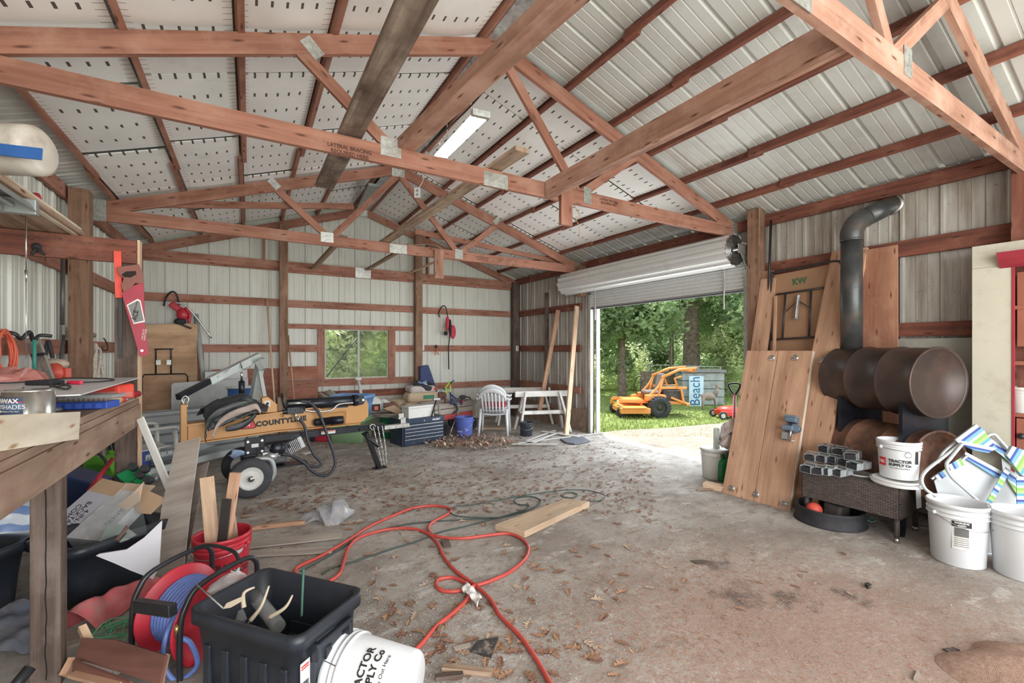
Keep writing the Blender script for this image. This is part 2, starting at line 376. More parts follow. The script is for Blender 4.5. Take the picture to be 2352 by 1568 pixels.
# ground and slab
def floormat():
    m, nt, p = _new('dusty_concrete'); L = nt.links
    g = N(nt, 'ShaderNodeNewGeometry'); P = g.outputs['Position']
    def ns(sc, det=6.0, ro=.6, rot=0, sv=(1, 1, 1), dist=0.0):
        mp = N(nt, 'ShaderNodeMapping'); mp.inputs['Scale'].default_value = sv; mp.inputs['Rotation'].default_value = (0, 0, rot); L.new(P, mp.inputs[0])
        n = N(nt, 'ShaderNodeTexNoise', i_Scale=sc, i_Detail=det, i_Roughness=ro, i_Distortion=dist); L.new(mp.outputs[0], n.inputs['Vector']); return n.outputs['Fac']
    col = ramp(nt, ns(1.1, 8, .62), [(.30, (.25, .22, .195)), (.47, (.39, .355, .32)), (.64, (.53, .50, .465))]).outputs[0]
    # pale scraped patches
    col = mix(nt, ramp(nt, ns(2.6, 7, .7, .5, (1, 2.2, 1)), [(.55, (0, 0, 0)), (.66, (1, 1, 1))]).outputs[0], col, (.60, .58, .55))
    # grey-brown mud film
    col = mix(nt, ramp(nt, ns(4.5, 8, .75, 2.1, (1, 1.6, 1)), [(.50, (0, 0, 0)), (.66, (.9, .9, .9))]).outputs[0], col, (.25, .205, .175))
    sp = N(nt, 'ShaderNodeSeparateXYZ'); L.new(P, sp.inputs[0])
    # sawdust, thick towards the front right of the slab
    d = N(nt, 'ShaderNodeVectorMath', operation='DISTANCE'); L.new(P, d.inputs[0]); d.inputs[1].default_value = (2.6, 1.0, 0)
    mr = N(nt, 'ShaderNodeMapRange'); mr.inputs['From Min'].default_value = 2.6; mr.inputs['From Max'].default_value = .6; mr.inputs['To Min'].default_value = -.14; mr.inputs['To Max'].default_value = .17; L.new(d.outputs['Value'], mr.inputs['Value'])
    add = N(nt, 'ShaderNodeMath', operation='ADD'); L.new(ns(26, 7, .8), add.inputs[0]); L.new(mr.outputs[0], add.inputs[1])
    col = mix(nt, ramp(nt, add.outputs[0], [(.50, (0, 0, 0)), (.66, (.85, .85, .85))]).outputs[0], col, (.42, .29, .235))
    # fine speckle
    col = mix(nt, ramp(nt, ns(70, 4, .7), [(.60, (0, 0, 0)), (.68, (1, 1, 1))]).outputs[0], col, (.20, .13, .10))
    col = mix(nt, ramp(nt, ns(55, 4, .7, 1.0), [(.63, (0, 0, 0)), (.70, (1, 1, 1))]).outputs[0], col, (.62, .60, .57))
    # oily stains
    for (x, y, r_) in ((2.75, 1.73, .34), (3.0, 1.55, .28), (3.02, 2.06, .22), (3.35, 1.35, .2)):
        dd = N(nt, 'ShaderNodeVectorMath', operation='DISTANCE'); L.new(P, dd.inputs[0]); dd.inputs[1].default_value = (x, y, 0)
        m2 = N(nt, 'ShaderNodeMapRange'); m2.inputs['From Min'].default_value = r_; m2.inputs['From Max'].default_value = 0; m2.inputs['To Max'].default_value = .34; L.new(dd.outputs['Value'], m2.inputs['Value'])
        a2 = N(nt, 'ShaderNodeMath', operation='ADD'); L.new(ns(7, 7, .75), a2.inputs[0]); L.new(m2.outputs[0], a2.inputs[1])
        col = mix(nt, ramp(nt, a2.outputs[0], [(.66, (0, 0, 0)), (.84, (.8, .8, .8))]).outputs[0], col, (.13, .10, .09))
    L.new(col, p.inputs['Base Color']); p.inputs['Roughness'].default_value = .85; p.inputs['Specular IOR Level'].default_value = .25
    b = N(nt, 'ShaderNodeBump', i_Strength=.8, i_Distance=.02); L.new(ns(14, 8, .75), b.inputs['Height']); L.new(b.outputs[0], p.inputs['Normal'])
    return m
FLOOR = floormat()
def fz(x, y): return 0.0
mb = MB(); mb.bx(XL - .1, XR + .08, YF, YB + .1, -.12, 0); fl = struct('floor', mb, FLOOR)
# roof steel, purlins and foam panels belong to the ceiling
ROOF = plain('roof_steel', (.60, .615, .60), .38, .0, .05, 2, spec=.5, dirt=(.46, .46, .43), dscale=2.5, dlo=.5, dhi=.8)
mb = MB()
for sgn in (-1, 1):
    xe = XM + sgn * (XR - XM + .25); ts = ribs(YF, YB + .2)
    for i in range(len(ts) - 1):
        b0 = len(mb.v)
        for t, x in ((ts[i], XM), (ts[i + 1], XM), (ts[i + 1], xe), (ts[i], xe)):
            e = 1e-5 if t == ts[i] else -1e-5
            mb.v.append(V(x, t, ztop(x) + rib(t + e) + .004))
        mb.face((b0, b0 + 1, b0 + 2, b0 + 3))
ce = struct('ceiling', mb, ROOF)
PX = [-1.36, -.70, -.08, .53, 1.14, 1.79, 2.17, 2.76, 3.37, 3.94, 4.54, 5.14]
for x in PX:
    mb = MB(); z = zc(x) + .075 + .045; ang = math.atan(SL) * (1 if x > XM else -1)
    y = YB - .05; 
    while y > YF:                                   # lapped lengths
        y2 = max(YF, y - 3.3); off = .02 if int(y * 10) % 2 else -.02
        mb.box(TR((x + off, (y + y2) / 2, z - SL * abs(0)), (0, ang, 0)) @ Matrix.Rotation(PI / 2, 4, 'Z'), y - y2 + .12, .042, .088); y = y2
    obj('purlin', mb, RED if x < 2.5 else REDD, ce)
def foammat():
    """white foam sheets with rows of punched slots (UV in metres: u along the shed, v down the slope)"""
    m, nt, p = _new('foam_sheet'); L = nt.links; uv = N(nt, 'ShaderNodeUVMap'); sp = N(nt, 'ShaderNodeSeparateXYZ'); L.new(uv.outputs[0], sp.inputs[0])
    def mth(op, a, b=None):
        n = N(nt, 'ShaderNodeMath', operation=op)
        for i, x in enumerate((a, b)):
            if x is None: continue
            if hasattr(x, 'links'): L.new(x, n.inputs[i])
            else: n.inputs[i].default_value = x
        return n.outputs[0]
    def slots(U, Vv, pu, pv, wu, wv, ou, ov):
        fu = mth('FRACT', mth('DIVIDE', mth('ADD', U, ou), pu)); fv = mth('FRACT', mth('DIVIDE', mth('ADD', Vv, ov), pv))
        return mth('MULTIPLY', mth('LESS_THAN', fu, wu / pu), mth('LESS_THAN', fv, wv / pv))
    U, Vv = sp.outputs[0], sp.outputs[1]
    s1 = slots(U, Vv, .305, .095, .060, .017, 0, 0)
    inner = mth('MULTIPLY', mth('GREATER_THAN', Vv, .07), mth('LESS_THAN', Vv, .53)); s1 = mth('MULTIPLY', s1, inner)
    edge = mth('LESS_THAN', mth('FRACT', mth('DIVIDE', U, .06)), .12)
    e2 = mth('MULTIPLY', edge, mth('ADD', mth('LESS_THAN', Vv, .055), mth('GREATER_THAN', Vv, .545)))
    g = N(nt, 'ShaderNodeNewGeometry'); nz = N(nt, 'ShaderNodeTexNoise', i_Scale=3.0, i_Detail=6.0); L.new(g.outputs['Position'], nz.inputs['Vector'])
    base = ramp(nt, nz.outputs['Fac'], [(.35, (.86, .86, .84)), (.6, (.92, .915, .90))]).outputs[0]
    n2 = N(nt, 'ShaderNodeTexNoise', i_Scale=1.1, i_Detail=9.0, i_Roughness=.75); L.new(g.outputs['Position'], n2.inputs['Vector'])
    base = mix(nt, ramp(nt, n2.outputs['Fac'], [(.60, (0, 0, 0)), (.74, (.6, .6, .6))]).outputs[0], base, (.58, .54, .50))
    base = mix(nt, mth('MULTIPLY', e2, .75), base, (.30, .25, .22)); base = mix(nt, s1, base, (.10, .085, .08))
    L.new(base, p.inputs['Base Color']); p.inputs['Roughness'].default_value = .6
    return m
FOAM = foammat()
def foam(x0, x1, y0, y1, sag=0.0, lift=0.03):
    mb = MB(); n = 8
    def fn(a, b):
        y = y0 + (y1 - y0) * a; x = x0 + (x1 - x0) * b
        z = ztop(x) - .03 - sag * math.sin(PI * a) * math.sin(PI * b) * 1.0 - lift * (1 - a)
        return V(x, y, z)
    mb.grid(fn, n, 6, False)
    W = abs(x1 - x0) * 1.055
    for i, u in enumerate(mb.uv): mb.uv[i] = [(a * (y1 - y0), b * .6) for a, b in u]
    obj('foam_panel', mb, FOAM, ce, solid=.012)
rnd = random.Random(4)
edges = [(-1.34, -.72), (-.68, -.10), (-.06, .51), (.55, 1.12), (1.16, 1.77)]
for (a, b) in edges:
    y = YB - .08 - rnd.random() * .3
    while y > -2.6:
        y2 = y - 1.22; foam(a, b, y2 + .012, y, rnd.uniform(0, .03), rnd.uniform(0, .03)); y = y2
for (a, b) in [(2.19, 2.74), (2.78, 3.35), (3.39, 3.92), (3.96, 4.52), (4.56, 5.12)]:
    y = YB - .08
    while y > 3.8:
        y2 = max(y - 1.22, 3.63); foam(a, b, y2 + .012, y, rnd.uniform(0, .025), rnd.uniform(0, .025)); y = y2
# girts belong to their wall
def girt(wall, mat, p0, p1, w, h): obj('girt', MB().beam(p0, p1, w, h), mat, wall)
GY = YB - .022
for (x0, x1, z) in ((XL, .47, 3.12), (.62, 3.03, 3.10), (3.2, XR - .15, 3.09), (XL, .47, 2.46), (.62, 3.03, 2.45), (3.2, XR - .15, 2.44), (XL, .47, 1.61), (.62, 1.15, 1.61), (2.62, 3.03, 1.61), (3.2, XR - .15, 1.61),
                    (.62, 3.03, 2.03), (XL, .47, .80), (3.2, XR - .15, .78), (.62, 3.03, .94), (1.15, 3.03, .70)):
    hh = .09 if z == 2.03 else .135
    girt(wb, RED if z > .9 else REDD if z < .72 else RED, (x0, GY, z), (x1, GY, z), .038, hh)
for x in (1.20, 2.57): obj('window_stud', MB().beam((x, GY - .01, .95), (x, GY - .01, 2.0), .14 if x > 2 else .12, .04, (0, 1, 0)), RED, wb)
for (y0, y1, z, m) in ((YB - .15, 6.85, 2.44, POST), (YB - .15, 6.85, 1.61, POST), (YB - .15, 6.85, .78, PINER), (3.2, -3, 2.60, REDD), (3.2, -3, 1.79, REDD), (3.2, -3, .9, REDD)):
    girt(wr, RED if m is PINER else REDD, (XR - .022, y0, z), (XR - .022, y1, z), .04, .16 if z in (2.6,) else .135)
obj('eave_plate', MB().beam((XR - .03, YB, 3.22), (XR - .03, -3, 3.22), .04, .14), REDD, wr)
obj('eave_plate', MB().beam((XL + .03, YB, 3.22), (XL + .03, -3, 3.22), .04, .14), RED, wl)
for z in (2.46, 1.62, .80): girt(wl, RED, (XL + .022, YB, z), (XL + .022, -3, z), .04, .14)
# posts
def post(p, w, d, z1, mat, label, z0=0.0, grp=None):
    mb = MB().beam((0, 0, z0), (0, 0, z1), w, d, (0, 1, 0)); return obj('timber_post', mb, mat, M=p, label=label, cat='post', bevel=.004, group=grp)
post((.545, YB - .11, 0), .14, .14, ztop(.5) - .16, POST, 'brown timber post of the back wall left of the window')
post((3.115, YB - .11, 0), .15, .14, ztop(3.1) - .16, POST, 'brown timber post of the back wall right of the window')
post((XR - .125, YB - .12, 0), .14, .14, 3.2, DARKW, 'dark timber post in the far right corner of the shed')
post((XR - .12, 6.72, 0), .13, .14, 3.2, POST, 'timber post stub above the far end of the roll-up door', 2.62)
post((XR - .12, 3.27, 0), .14, .15, 3.36, POST, 'timber post at the near side of the roll-up door, beside the leaning planks')
post((XL + .15, 6.30, 0), .16, .16, 3.26, POST, 'light brown timber post of the left wall behind the workbench')
post((XL + .12, 9.16, 0), .14, .12, 3.2, POST, 'timber post in the far left corner behind the workbench')
post((XR - .12, 1.0, 0), .14, .14, 3.30, REDD, 'reddish timber post under the right end of the nearest truss')
# trusses
def gusset(parent, x, y, z, wx, wz, rot=0.0, tilt=0):
    mb = MB(); M = TR((x, y, z), (R(90), tilt, 0)); mb.box(M, wx, wz, .003)
    n = max(3, int(wx / .025))
    for i in range(n):                                # rows of pressed teeth
        for j in range(max(3, int(wz / .03))):
            mb.box(M @ TR((-wx / 2 + (i + .5) * wx / n, -wz / 2 + (j + .5) * wz / max(3, int(wz / .03)), .003)), .008, .016, .004)
    obj('gusset_plate', mb, GALV, parent)
GRADE = plain('grade_stamp_ink', (.10, .04, .03), .8)
def truss(Y, label, node=(1.0, 2.99), plates=(), stamp=None, zlow=3.155, mat=None, webs=None, quarter=(.32, 3.72)):
    mat = mat or RED; t = thing('roof_truss', label, 'truss', (XM, Y, 3.0)); W = .04
    def b(nm, a, c, h=.14): obj(nm, MB().beam((a[0], Y, a[1]), (c[0], Y, c[1]), {'bottom_chord': .040, 'top_chord': .0385, 'web': .036}[nm], h), mat, t, world=True)
    b('bottom_chord', (XL + .02, zlow), (XM + .02, zlow), .15); b('bottom_chord', (XM + .02, zlow), (XR - .02, zlow), .15)
    b('top_chord', (XL + .05, zc(XL + .05)), (XM, zc(XM)), .145); b('top_chord', (XM, zc(XM)), (XR - .05, zc(XR - .05)), .145)
    for (a, c) in (webs or [((quarter[0], zc(quarter[0]) - .05), (node[0], zlow + .05)), ((XM, zc(XM) - .08), (node[0] + .04, zlow + .05)), ((XM + .03, zc(XM) - .08), (node[1] - .03, zlow + .05)), ((quarter[1], zc(quarter[1]) - .05), (node[1] + .03, zlow + .05))]):
        b('web', a, c, .09)
    for (x, z, wx, wz, tl) in plates: gusset(t, x, 0 - .024 + 0 * Y, z - 3.0, wx, wz, 0, tl) if False else gusset_w(t, x, Y - .0225, z, wx, wz, tl)
    return t
def gusset_w(t, x, y, z, wx, wz, tl=0):
    mb = MB(); M = Matrix.Translation(V(x, y, z)) @ Matrix.Rotation(tl, 4, 'Y') @ Matrix.Rotation(PI / 2, 4, 'X'); mb.box(M, wx, wz, .003)
    n = max(3, int(wx / .022)); k = max(3, int(wz / .034))
    for i in range(n):
        for j in range(k): mb.box(M @ TR((-wx / 2 + (i + .5) * wx / n, -wz / 2 + (j + .5 + .25 * (i % 2)) * wz / (k + .5), .003)), .007, .017, .004)
    obj('gusset_plate', mb, GALV, t, world=True)
t1 = truss(3.59, 'red timber roof truss in front of the shop light, nearest one spanning the whole view', node=(1.0, 2.93),
           plates=((.98, 3.22, .165, .15, 0), (1.94, 3.14, .25, .13, 0), (.40, 3.82, .09, .15, R(-45)), (3.02, 3.19, .10, .17, 0), (5.57, 3.19, .12, .2, 0), (XM, 4.30, .12, .13, 0)))
t2 = truss(6.85, 'red timber roof truss behind the shop light, just before the gable end', node=(.98, 3.02),
           plates=((.96, 3.20, .17, .14, 0), (1.99, 3.15, .27, .14, 0), (.29, 3.84, .09, .15, R(-45)), (3.01, 3.18, .14, .16, 0), (3.73, 3.84, .09, .14, R(45)), (XL + .13, 3.2, .22, .25, 0), (XM, 4.33, .2, .12, 0), (XR - .1, 3.19, .13, .2, 0)))
t3 = truss(YB - .06, 'red timber gable truss against the back wall', node=(.98, 3.0), plates=((1.98, 3.13, .3, .2, 0), (XM, 4.34, .15, .12, 0)),
           webs=[((XL + 1.9, zc(XL + 1.9) - .05), (XL + 1.9, 3.2)), ((3.35, zc(3.35) - .05), (3.35, 3.2))])
t0 = truss(1.01, 'red timber roof truss overhead at the upper right of the view', node=(1.0, 2.93), zlow=3.12, mat=wood('dusty_red_fir', (.43, .245, .18), (.31, .155, .11), blotch=(.52, .33, .26), bl=(.45, .7)),
           plates=((1.98, 3.10, .2, .12, 0), (3.1, 3.17, .10, .16, 0)))
text('lumber_stamp', 'LATERAL BRACING\nREQUIRED HERE', .042, Matrix.Translation(V(.665, 3.568, 3.115)) @ Matrix.Rotation(PI / 2, 4, 'X'), GRADE, t1, sx=.9, bold=.001)
text('lumber_stamp', 'LATERAL BRACING\nREQUIRED HERE', .034, Matrix.Translation(V(3.32, 3.568, 3.17)) @ Matrix.Rotation(PI / 2, 4, 'X'), GRADE, t1, sx=.9)
text('lumber_stamp', 'LATERAL BRACING\nREQUIRED HERE', .034, Matrix.Translation(V(3.45, 6.828, 3.15)) @ Matrix.Rotation(PI / 2, 4, 'X'), GRADE, t2, sx=.9)
# double header between the two near trusses
h = thing('roof_header_beam', 'doubled dusty red timber beam running overhead from the front truss to the upper right', 'beam', (2.56, 2.3, 3.07))
for dx in (0, .043): obj('plank', MB().beam((2.50 + dx, 1.03, 3.155 + .0 * dx), (2.50 + dx, 3.56, 3.155), .04, .16), MATS['dusty_red_fir'], h, world=True)
def brd(name, label, cat, p0, p1, w, h, mat, up=(0, 0, 1), grp=None, bevel=.003):
    p0, p1 = Vector(p0), Vector(p1); base = p0 if p0.z < p1.z else p1
    return obj(name, MB().beam(p0, p1, w, h, up), mat, M=Matrix.Translation(base), world=True, label=label, cat=cat, group=grp, bevel=bevel)
brd('hanging_block', 'short timber block hanging below the front truss beside the doubled beam', 'wood block', (2.72, 3.545, 2.83), (2.72, 3.545, 3.25), .14, .045, RED, (0, 1, 0))
brd('hanging_block', 'short pale timber block hanging below the truss behind the shop light', 'wood block', (2.64, 6.80, 2.74), (2.64, 6.80, 3.2), .155, .045, MATS['dusty_red_fir'], (0, 1, 0))
brd('loft_board', 'wide weathered grey-brown board lying across the trusses, upper middle of the view', 'board', (.70, .6, 3.265), (.66, 4.9, 3.265), .17, .04, OLD)
brd('loft_board', 'long weathered tan board lying across the trusses right of the shop light', 'board', (1.96, 3.14, 3.262), (1.80, 7.25, 3.262), .14, .04, OLD2)
brd('lateral_brace', 'dusty red timber brace with wires along it, just left of the shop light', 'beam', (1.10, 3.62, 3.27), (1.42, .7, 3.30), .14, .085, MATS['dusty_red_fir'])
def bent(name, label, pts, w, t, mat, cat='board'):
    mb = MB(); p = spl(pts, 6); 
    def fn(a, b):
        i = min(int(a * (len(p) - 1)), len(p) - 2); f = a * (len(p) - 1) - i; q = p[i].lerp(p[i + 1], f); return q + V((b - .5) * w, 0, 0)
    mb.grid(fn, 18, 1); return obj(name, mb, mat, M=Matrix.Translation(min(p, key=lambda q: q.z)), world=True, label=label, cat=cat, solid=t)
bent('roof_slat', 'thin bowed slat left of the loft boards, between the rear truss and the gable', [(1.2, 6.86, 3.26), (1.15, 7.7, 3.22), (1.05, 8.7, 3.12), (1.02, 9.22, 3.12)], .10, .02, OLD2)
bent('roof_slat', 'thin grey slat left of the hanging block, between the rear truss and the gable', [(2.2, 6.86, 3.25), (2.05, 9.22, 3.2)], .10, .02, OLD2)
bent('roof_slat', 'pale narrow slat right of the hanging block, between the rear truss and the gable', [(3.08, 6.86, 3.25), (2.9, 9.2, 3.2)], .07, .02, PINE)
bent('roof_slat', 'arched thin slat sprung up above the bottom chord of the rear truss', [(2.2, 7.2, 3.26), (2.5, 7.4, 3.40), (2.85, 7.6, 3.47), (3.1, 7.8, 3.45)], .09, .015, OLD2)
brd('roof_brace', 'thin red brace rising left to right just behind the rear truss', 'brace', onY(290, 468, 6.98), onY(812, 474, 6.98), .035, .085, RED)
brd('roof_brace', 'thin red brace falling toward the right just behind the rear truss', 'brace', onY(953, 531, 6.98), onY(1294, 603, 6.98), .035, .085, RED)
# ridge closure strip
obj('ridge_flashing', MB().bx(XM - .13, XM + .13, YF, YB, 4.42, 4.428), plain('foil', (.42, .44, .45), .3, .4, .3, 20), ce)
# window
wn = struct('window_1', MB().bx(WX0 - .02, WX1 + .02, YB - .01, YB + .012, WZ0 - .025, WZ0).bx(WX0 - .02, WX1 + .02, YB - .01, YB + .012, WZ1, WZ1 + .025).bx(WX0 - .02, WX0 + .02, YB - .01, YB + .012, WZ0, WZ1).bx(WX1 - .02, WX1 + .02, YB - .01, YB + .012, WZ0, WZ1), plain('aluminium', (.34, .35, .32), .5, .3))
obj('mullion', MB().bx(1.885, 1.925, YB - .012, YB + .012, WZ0, WZ1), MATS['aluminium'], wn)
PANE = plain('window_pane', (.5, .6, .5), .02, 0, .02, 3, alpha=.05)
obj('pane', MB().bx(WX0, 1.89, YB, YB + .004, WZ0, WZ1), PANE, wn); obj('pane', MB().bx(1.92, WX1, YB, YB + .004, WZ0, WZ1), PANE, wn)
obj('security_bar', MB().cyl((1.3, YB + .03, 1.05), (1.88, YB + .03, 1.82), .012, 8), BLK, wn)
# plywood panels on the lower back wall
pl_ = [(-.55, .47, .42, 1.24), (.62, 1.14, 1.02, 1.27), (.62, 1.14, .42, .87)]
for i, (a, b, z0, z1) in enumerate(pl_):
    obj('plywood_panel', MB().bx(a, b, YB - .07, YB - .045, z0, z1), PLYR, wb)
# ================================================================ roll-up door and the yard
DOORM = plain('door_steel', (.74, .75, .75), .32, .3, .04, 2, dirt=(.5, .48, .46), dscale=4, dlo=.55, dhi=.85)
d1 = struct('door_1', MB().bx(XR - .10, XR - .045, 6.47, 6.53, 0, 2.62), GALV)
obj('track', MB().bx(XR - .10, XR - .045, 3.40, 3.45, 0, 2.62), GALV, d1)
mb = MB(); zz = 2.37; n = 16                        # hanging curtain, ribbed
def cur(a, b):
    z = 2.37 + (2.78 - 2.37) * b; return V(XR - .07 + .014 * (1 if int(b * 32) % 4 < 2 else -1), 3.44 + 3.05 * a, z)
obj('curtain', MB().grid(cur, 2, 32, False), DOORM, d1, solid=.006)
mb = MB(); CY0, CY1 = 3.45, 7.02; CX, CZ, CR = XR - .27, 2.87, .205
prof = []
for k in range(49):
    a = 2 * PI * k / 48; r_ = CR + (.012 if k % 4 < 2 else -.008); prof.append((r_ * math.cos(a), r_ * math.sin(a)))
b0 = 0
for y in (CY0, CY1):
    for p_ in prof: mb.v.append(V(CX + p_[0], y, CZ + p_[1]))
for k in range(48): mb.face((k, k + 1, 50 + k, 49 + k))
obj('coil', mb, DOORM, d1)
mb = MB()
for r_ in (.19, .16, .13, .10):                     # ragged spiral ends of the coil
    for y in (CY0 + .01, CY1 - .01):
        mb.tube([V(CX + (r_ + .008 * math.sin(k * 3)) * math.cos(k * PI / 12), y, CZ + (r_ + .008 * math.sin(k * 3)) * math.sin(k * PI / 12)) for k in range(24)], .010, 5, True)
    mb.cyl((CX, CY0 - .05, CZ), (CX, CY1 + .05, CZ), .03, 10)
obj('coil_end', mb, STEEL, d1)
mb = MB()
for y in (CY0 - .05, ): mb.bx(CX - .03, XR - .04, y - .01, y, CZ - .05, CZ + .07).bx(XR - .06, XR - .045, y - .06, y + .04, CZ - .38, CZ + .1).bx(CX - .02, XR - .1, y - .05, y - .04, CZ + .06, CZ + .08)
mb.beam((CX + .02, CY0 - .055, CZ), (XR - .05, CY0 - .055, CZ - .26), .008, .05)
obj('bracket', mb, GALV, d1)
obj('coil_cap', MB().cyl((CX, CY0 + .015, CZ), (CX, CY0 + .02, CZ), .17, 24), plain('dark_steel', (.12, .12, .12), .5, .5), d1)
for y, l in ((3.72, .42), (6.33, .42)):
    mb = MB().tube(spl([V(XR - .12, y, 2.72), V(XR - .11, y - .01, 2.5), V(XR - .1, y + .01, 2.3), V(XR - .11, y, 2.72 - l - .16)], 5), .012, 6); obj('pull_strap', mb, plain('canvas_strap', (.45, .43, .42), .8), d1)
obj('door_trim', MB().bx(XR + .02, XR + .10, 6.43, 6.46, 0, 2.62), plain('lilac_white', (.62, .60, .68), .5), d1)
obj('door_trim', MB().bx(XR - .02, XR + .10, 3.41, 3.43, 0, 2.62), WHT, d1)
obj('bottom_bar', MB().bx(XR - .085, XR - .055, 3.44, 6.49, 2.345, 2.372), plain('dark_bar', (.10, .10, .11), .5), d1)
obj('mud_strip', MB().bx(XR - .05, XR - .03, 6.53, 9.2, 0, .42), plain('mud_stained_board', (.30, .21, .16), .9, 0, .3, 6, dirt=(.14, .09, .07)), wr)
# ground outside
def gmat(name, a, b, c, sc=3, spot=None):
    m, nt, p = _new(name); L = nt.links; g = N(nt, 'ShaderNodeNewGeometry')
    n = N(nt, 'ShaderNodeTexNoise', i_Scale=sc, i_Detail=9.0, i_Roughness=.7); L.new(g.outputs['Position'], n.inputs['Vector'])
    L.new(ramp(nt, n.outputs['Fac'], [(.3, a), (.5, b), (.7, c)]).outputs[0], p.inputs['Base Color']); p.inputs['Roughness'].default_value = .9
    p.inputs['Specular IOR Level'].default_value = .1
    bp = N(nt, 'ShaderNodeBump', i_Strength=.6, i_Distance=.02); L.new(n.outputs['Fac'], bp.inputs['Height']); L.new(bp.outputs[0], p.inputs['Normal']); return m
LAWN = gmat('lawn', (.10, .16, .045), (.21, .27, .09), (.33, .36, .16), 4)
DIRT = gmat('pale_gravel', (.27, .22, .18), (.36, .30, .255), (.44, .385, .335), 6)
mb = MB().box((10, 8, -.20), 90, 90, .1); struct('ground', mb, LAWN)
dp = [(5.6, 6.42), (5.75, 6.45), (6.2, 4.3), (6.5, 2.0), (5.6, 2.0)]
apron = struct('apron', MB().prism(dp, .12, TR((0, 0, -.062))), FLOOR)
gp = [onZ(u, v, -.1) for u, v in ((1372, 1000), (1400, 990), (1450, 986), (1520, 983), (1580, 978), (1640, 973), (1720, 968), (1850, 960))]
gp = [(p.x, p.y) for p in gp] + [(30, -6), (5.8, -6), (5.8, 6.3)]
struct('driveway', MB().prism(gp[::-1], .08, TR((0, 0, -.14))), DIRT)
rg = random.Random(11)
mb = MB()
for i in range(26000):                              # grass blades near the door and under the window
    if i < 22000:
        d = 8.6 + 14 * rg.random() ** 1.5; a = rg.uniform(.10, .62); x, y = d * (a * c_ + s_), d * (-a * s_ + c_)
    else: x, y = rg.uniform(-1, 5.5), rg.uniform(9.5, 12.5)
    if x < 6.3 and y < 9.5: continue
    h_ = rg.uniform(.03, .09); t_ = rg.uniform(0, 6.28); dx, dy = .007 * math.cos(t_), .007 * math.sin(t_); b0 = len(mb.v)
    mb.v += [V(x - dx, y - dy, -.15), V(x + dx, y + dy, -.15), V(x + rg.uniform(-.03, .03), y + rg.uniform(-.03, .03), -.15 + h_)]
    mb.face((b0, b0 + 1, b0 + 2), [(0, 0), (1, 0), (0, 1)])
BLADE = plain('grass_blade', (.28, .36, .11), .8, 0, .35, 1.2, spec=.1)
obj('grass', mb, BLADE, label='sunlit green grass of the yard outside the roll-up door', cat='grass', kind='stuff')
# trees and shrubs
def leafmat(name, col, tr=.5):
    m, nt, p = _new(name); L = nt.links; g = N(nt, 'ShaderNodeNewGeometry')
    n = N(nt, 'ShaderNodeTexNoise', i_Scale=1.3, i_Detail=6.0); L.new(g.outputs['Position'], n.inputs['Vector'])
    r = ramp(nt, n.outputs['Fac'], [(.35, [x * .6 for x in col]), (.65, [min(1, x * 1.5) for x in col])])
    L.new(r.outputs[0], p.inputs['Base Color']); p.inputs['Roughness'].default_value = .3
    t = N(nt, 'ShaderNodeBsdfTranslucent'); L.new(r.outputs[0], t.inputs[0]); mx = N(nt, 'ShaderNodeMixShader'); mx.inputs[0].default_value = tr
    L.new(p.outputs[0], mx.inputs[1]); L.new(t.outputs[0], mx.inputs[2]); L.new(mx.outputs[0], nt.nodes['Material Output'].inputs[0]); MATS[name] = m; return m
LF1 = leafmat('leaf_green', (.33, .43, .23), .6); LF2 = leafmat('leaf_light', (.62, .70, .42), .7); LF3 = leafmat('leaf_deep', (.24, .34, .17))
BARK = plain('bark', (.22, .17, .13), .9, 0, .4, 9, bump=.8)
def foliage(blobs, n, size, rr):
    mb = MB(); wsum = sum(b[3] ** 2 for b in blobs)
    for (cx, cy, cz, r_, fl) in blobs:
        k = int(n * r_ ** 2 / wsum)
        for _ in range(k):
            u = rr.uniform(-1, 1); a = rr.uniform(0, 2 * PI); q = math.sqrt(1 - u * u); rad = r_ * rr.uniform(.55, 1.08) * (1 + .18 * math.sin(a * 3 + cx) * math.cos(u * 5 + cy))
            c = V(cx + rad * q * math.cos(a), cy + rad * q * math.sin(a), cz + rad * u * fl)
            if c.z < -.12: continue
            d = V(rr.uniform(-1, 1), rr.uniform(-1, 1), rr.uniform(-.7, .7)).normalized(); e = d.orthogonal().normalized(); e = Matrix.Rotation(rr.uniform(0, 6.28), 3, d) @ e
            s1 = size * rr.uniform(.6, 1.3); s2 = s1 * .45; b0 = len(mb.v)
            mb.v += [c - d * s1, c + e * s2, c + d * s1, c - e * s2]; mb.face((b0, b0 + 1, b0 + 2, b0 + 3), [(0, 0), (1, 0), (1, 1), (0, 1)])
    return mb
def tree(label, base, th, tr, blobs, n, size, leaf, name='tree', cat='tree', lean=0.0, grp=None, seed=1):
    rr = random.Random(seed); t = thing(name, label, cat, base, grp)
    if th:
        mb = MB(); mb.tube(spl([(0, 0, -.1), (lean * .3, .05, th * .4), (lean, -.05, th)], 6), tr, 12, rr=[tr * (1.25 - .6 * i / 12) for i in range(13)])
        for k in range(5):
            a = rr.uniform(0, 6.28); z = th * rr.uniform(.5, .95); mb.tube(spl([(lean * z / th, 0, z), (math.cos(a) * .7, math.sin(a) * .7, z + .7), (math.cos(a) * 1.6, math.sin(a) * 1.6, z + 1.1)], 4), tr * .3, 7)
        obj('trunk', mb, BARK, t)
    obj('foliage', foliage(blobs, n, size, rr), leaf, t)
    return t
def yd(u, v, d): p = onD(u, v, d); return (p.x, p.y, -.15)
rt = random.Random(3)
tree('large oak with a thick trunk behind the mower', yd(1590, 850, 17), 5.5, .30,
     [(rt.uniform(-3.6, 3.2), rt.uniform(-2.5, 2), rt.uniform(2.9, 6.5), rt.uniform(.8, 1.4), .7) for _ in range(22)], 20000, .13, LF1, seed=2)
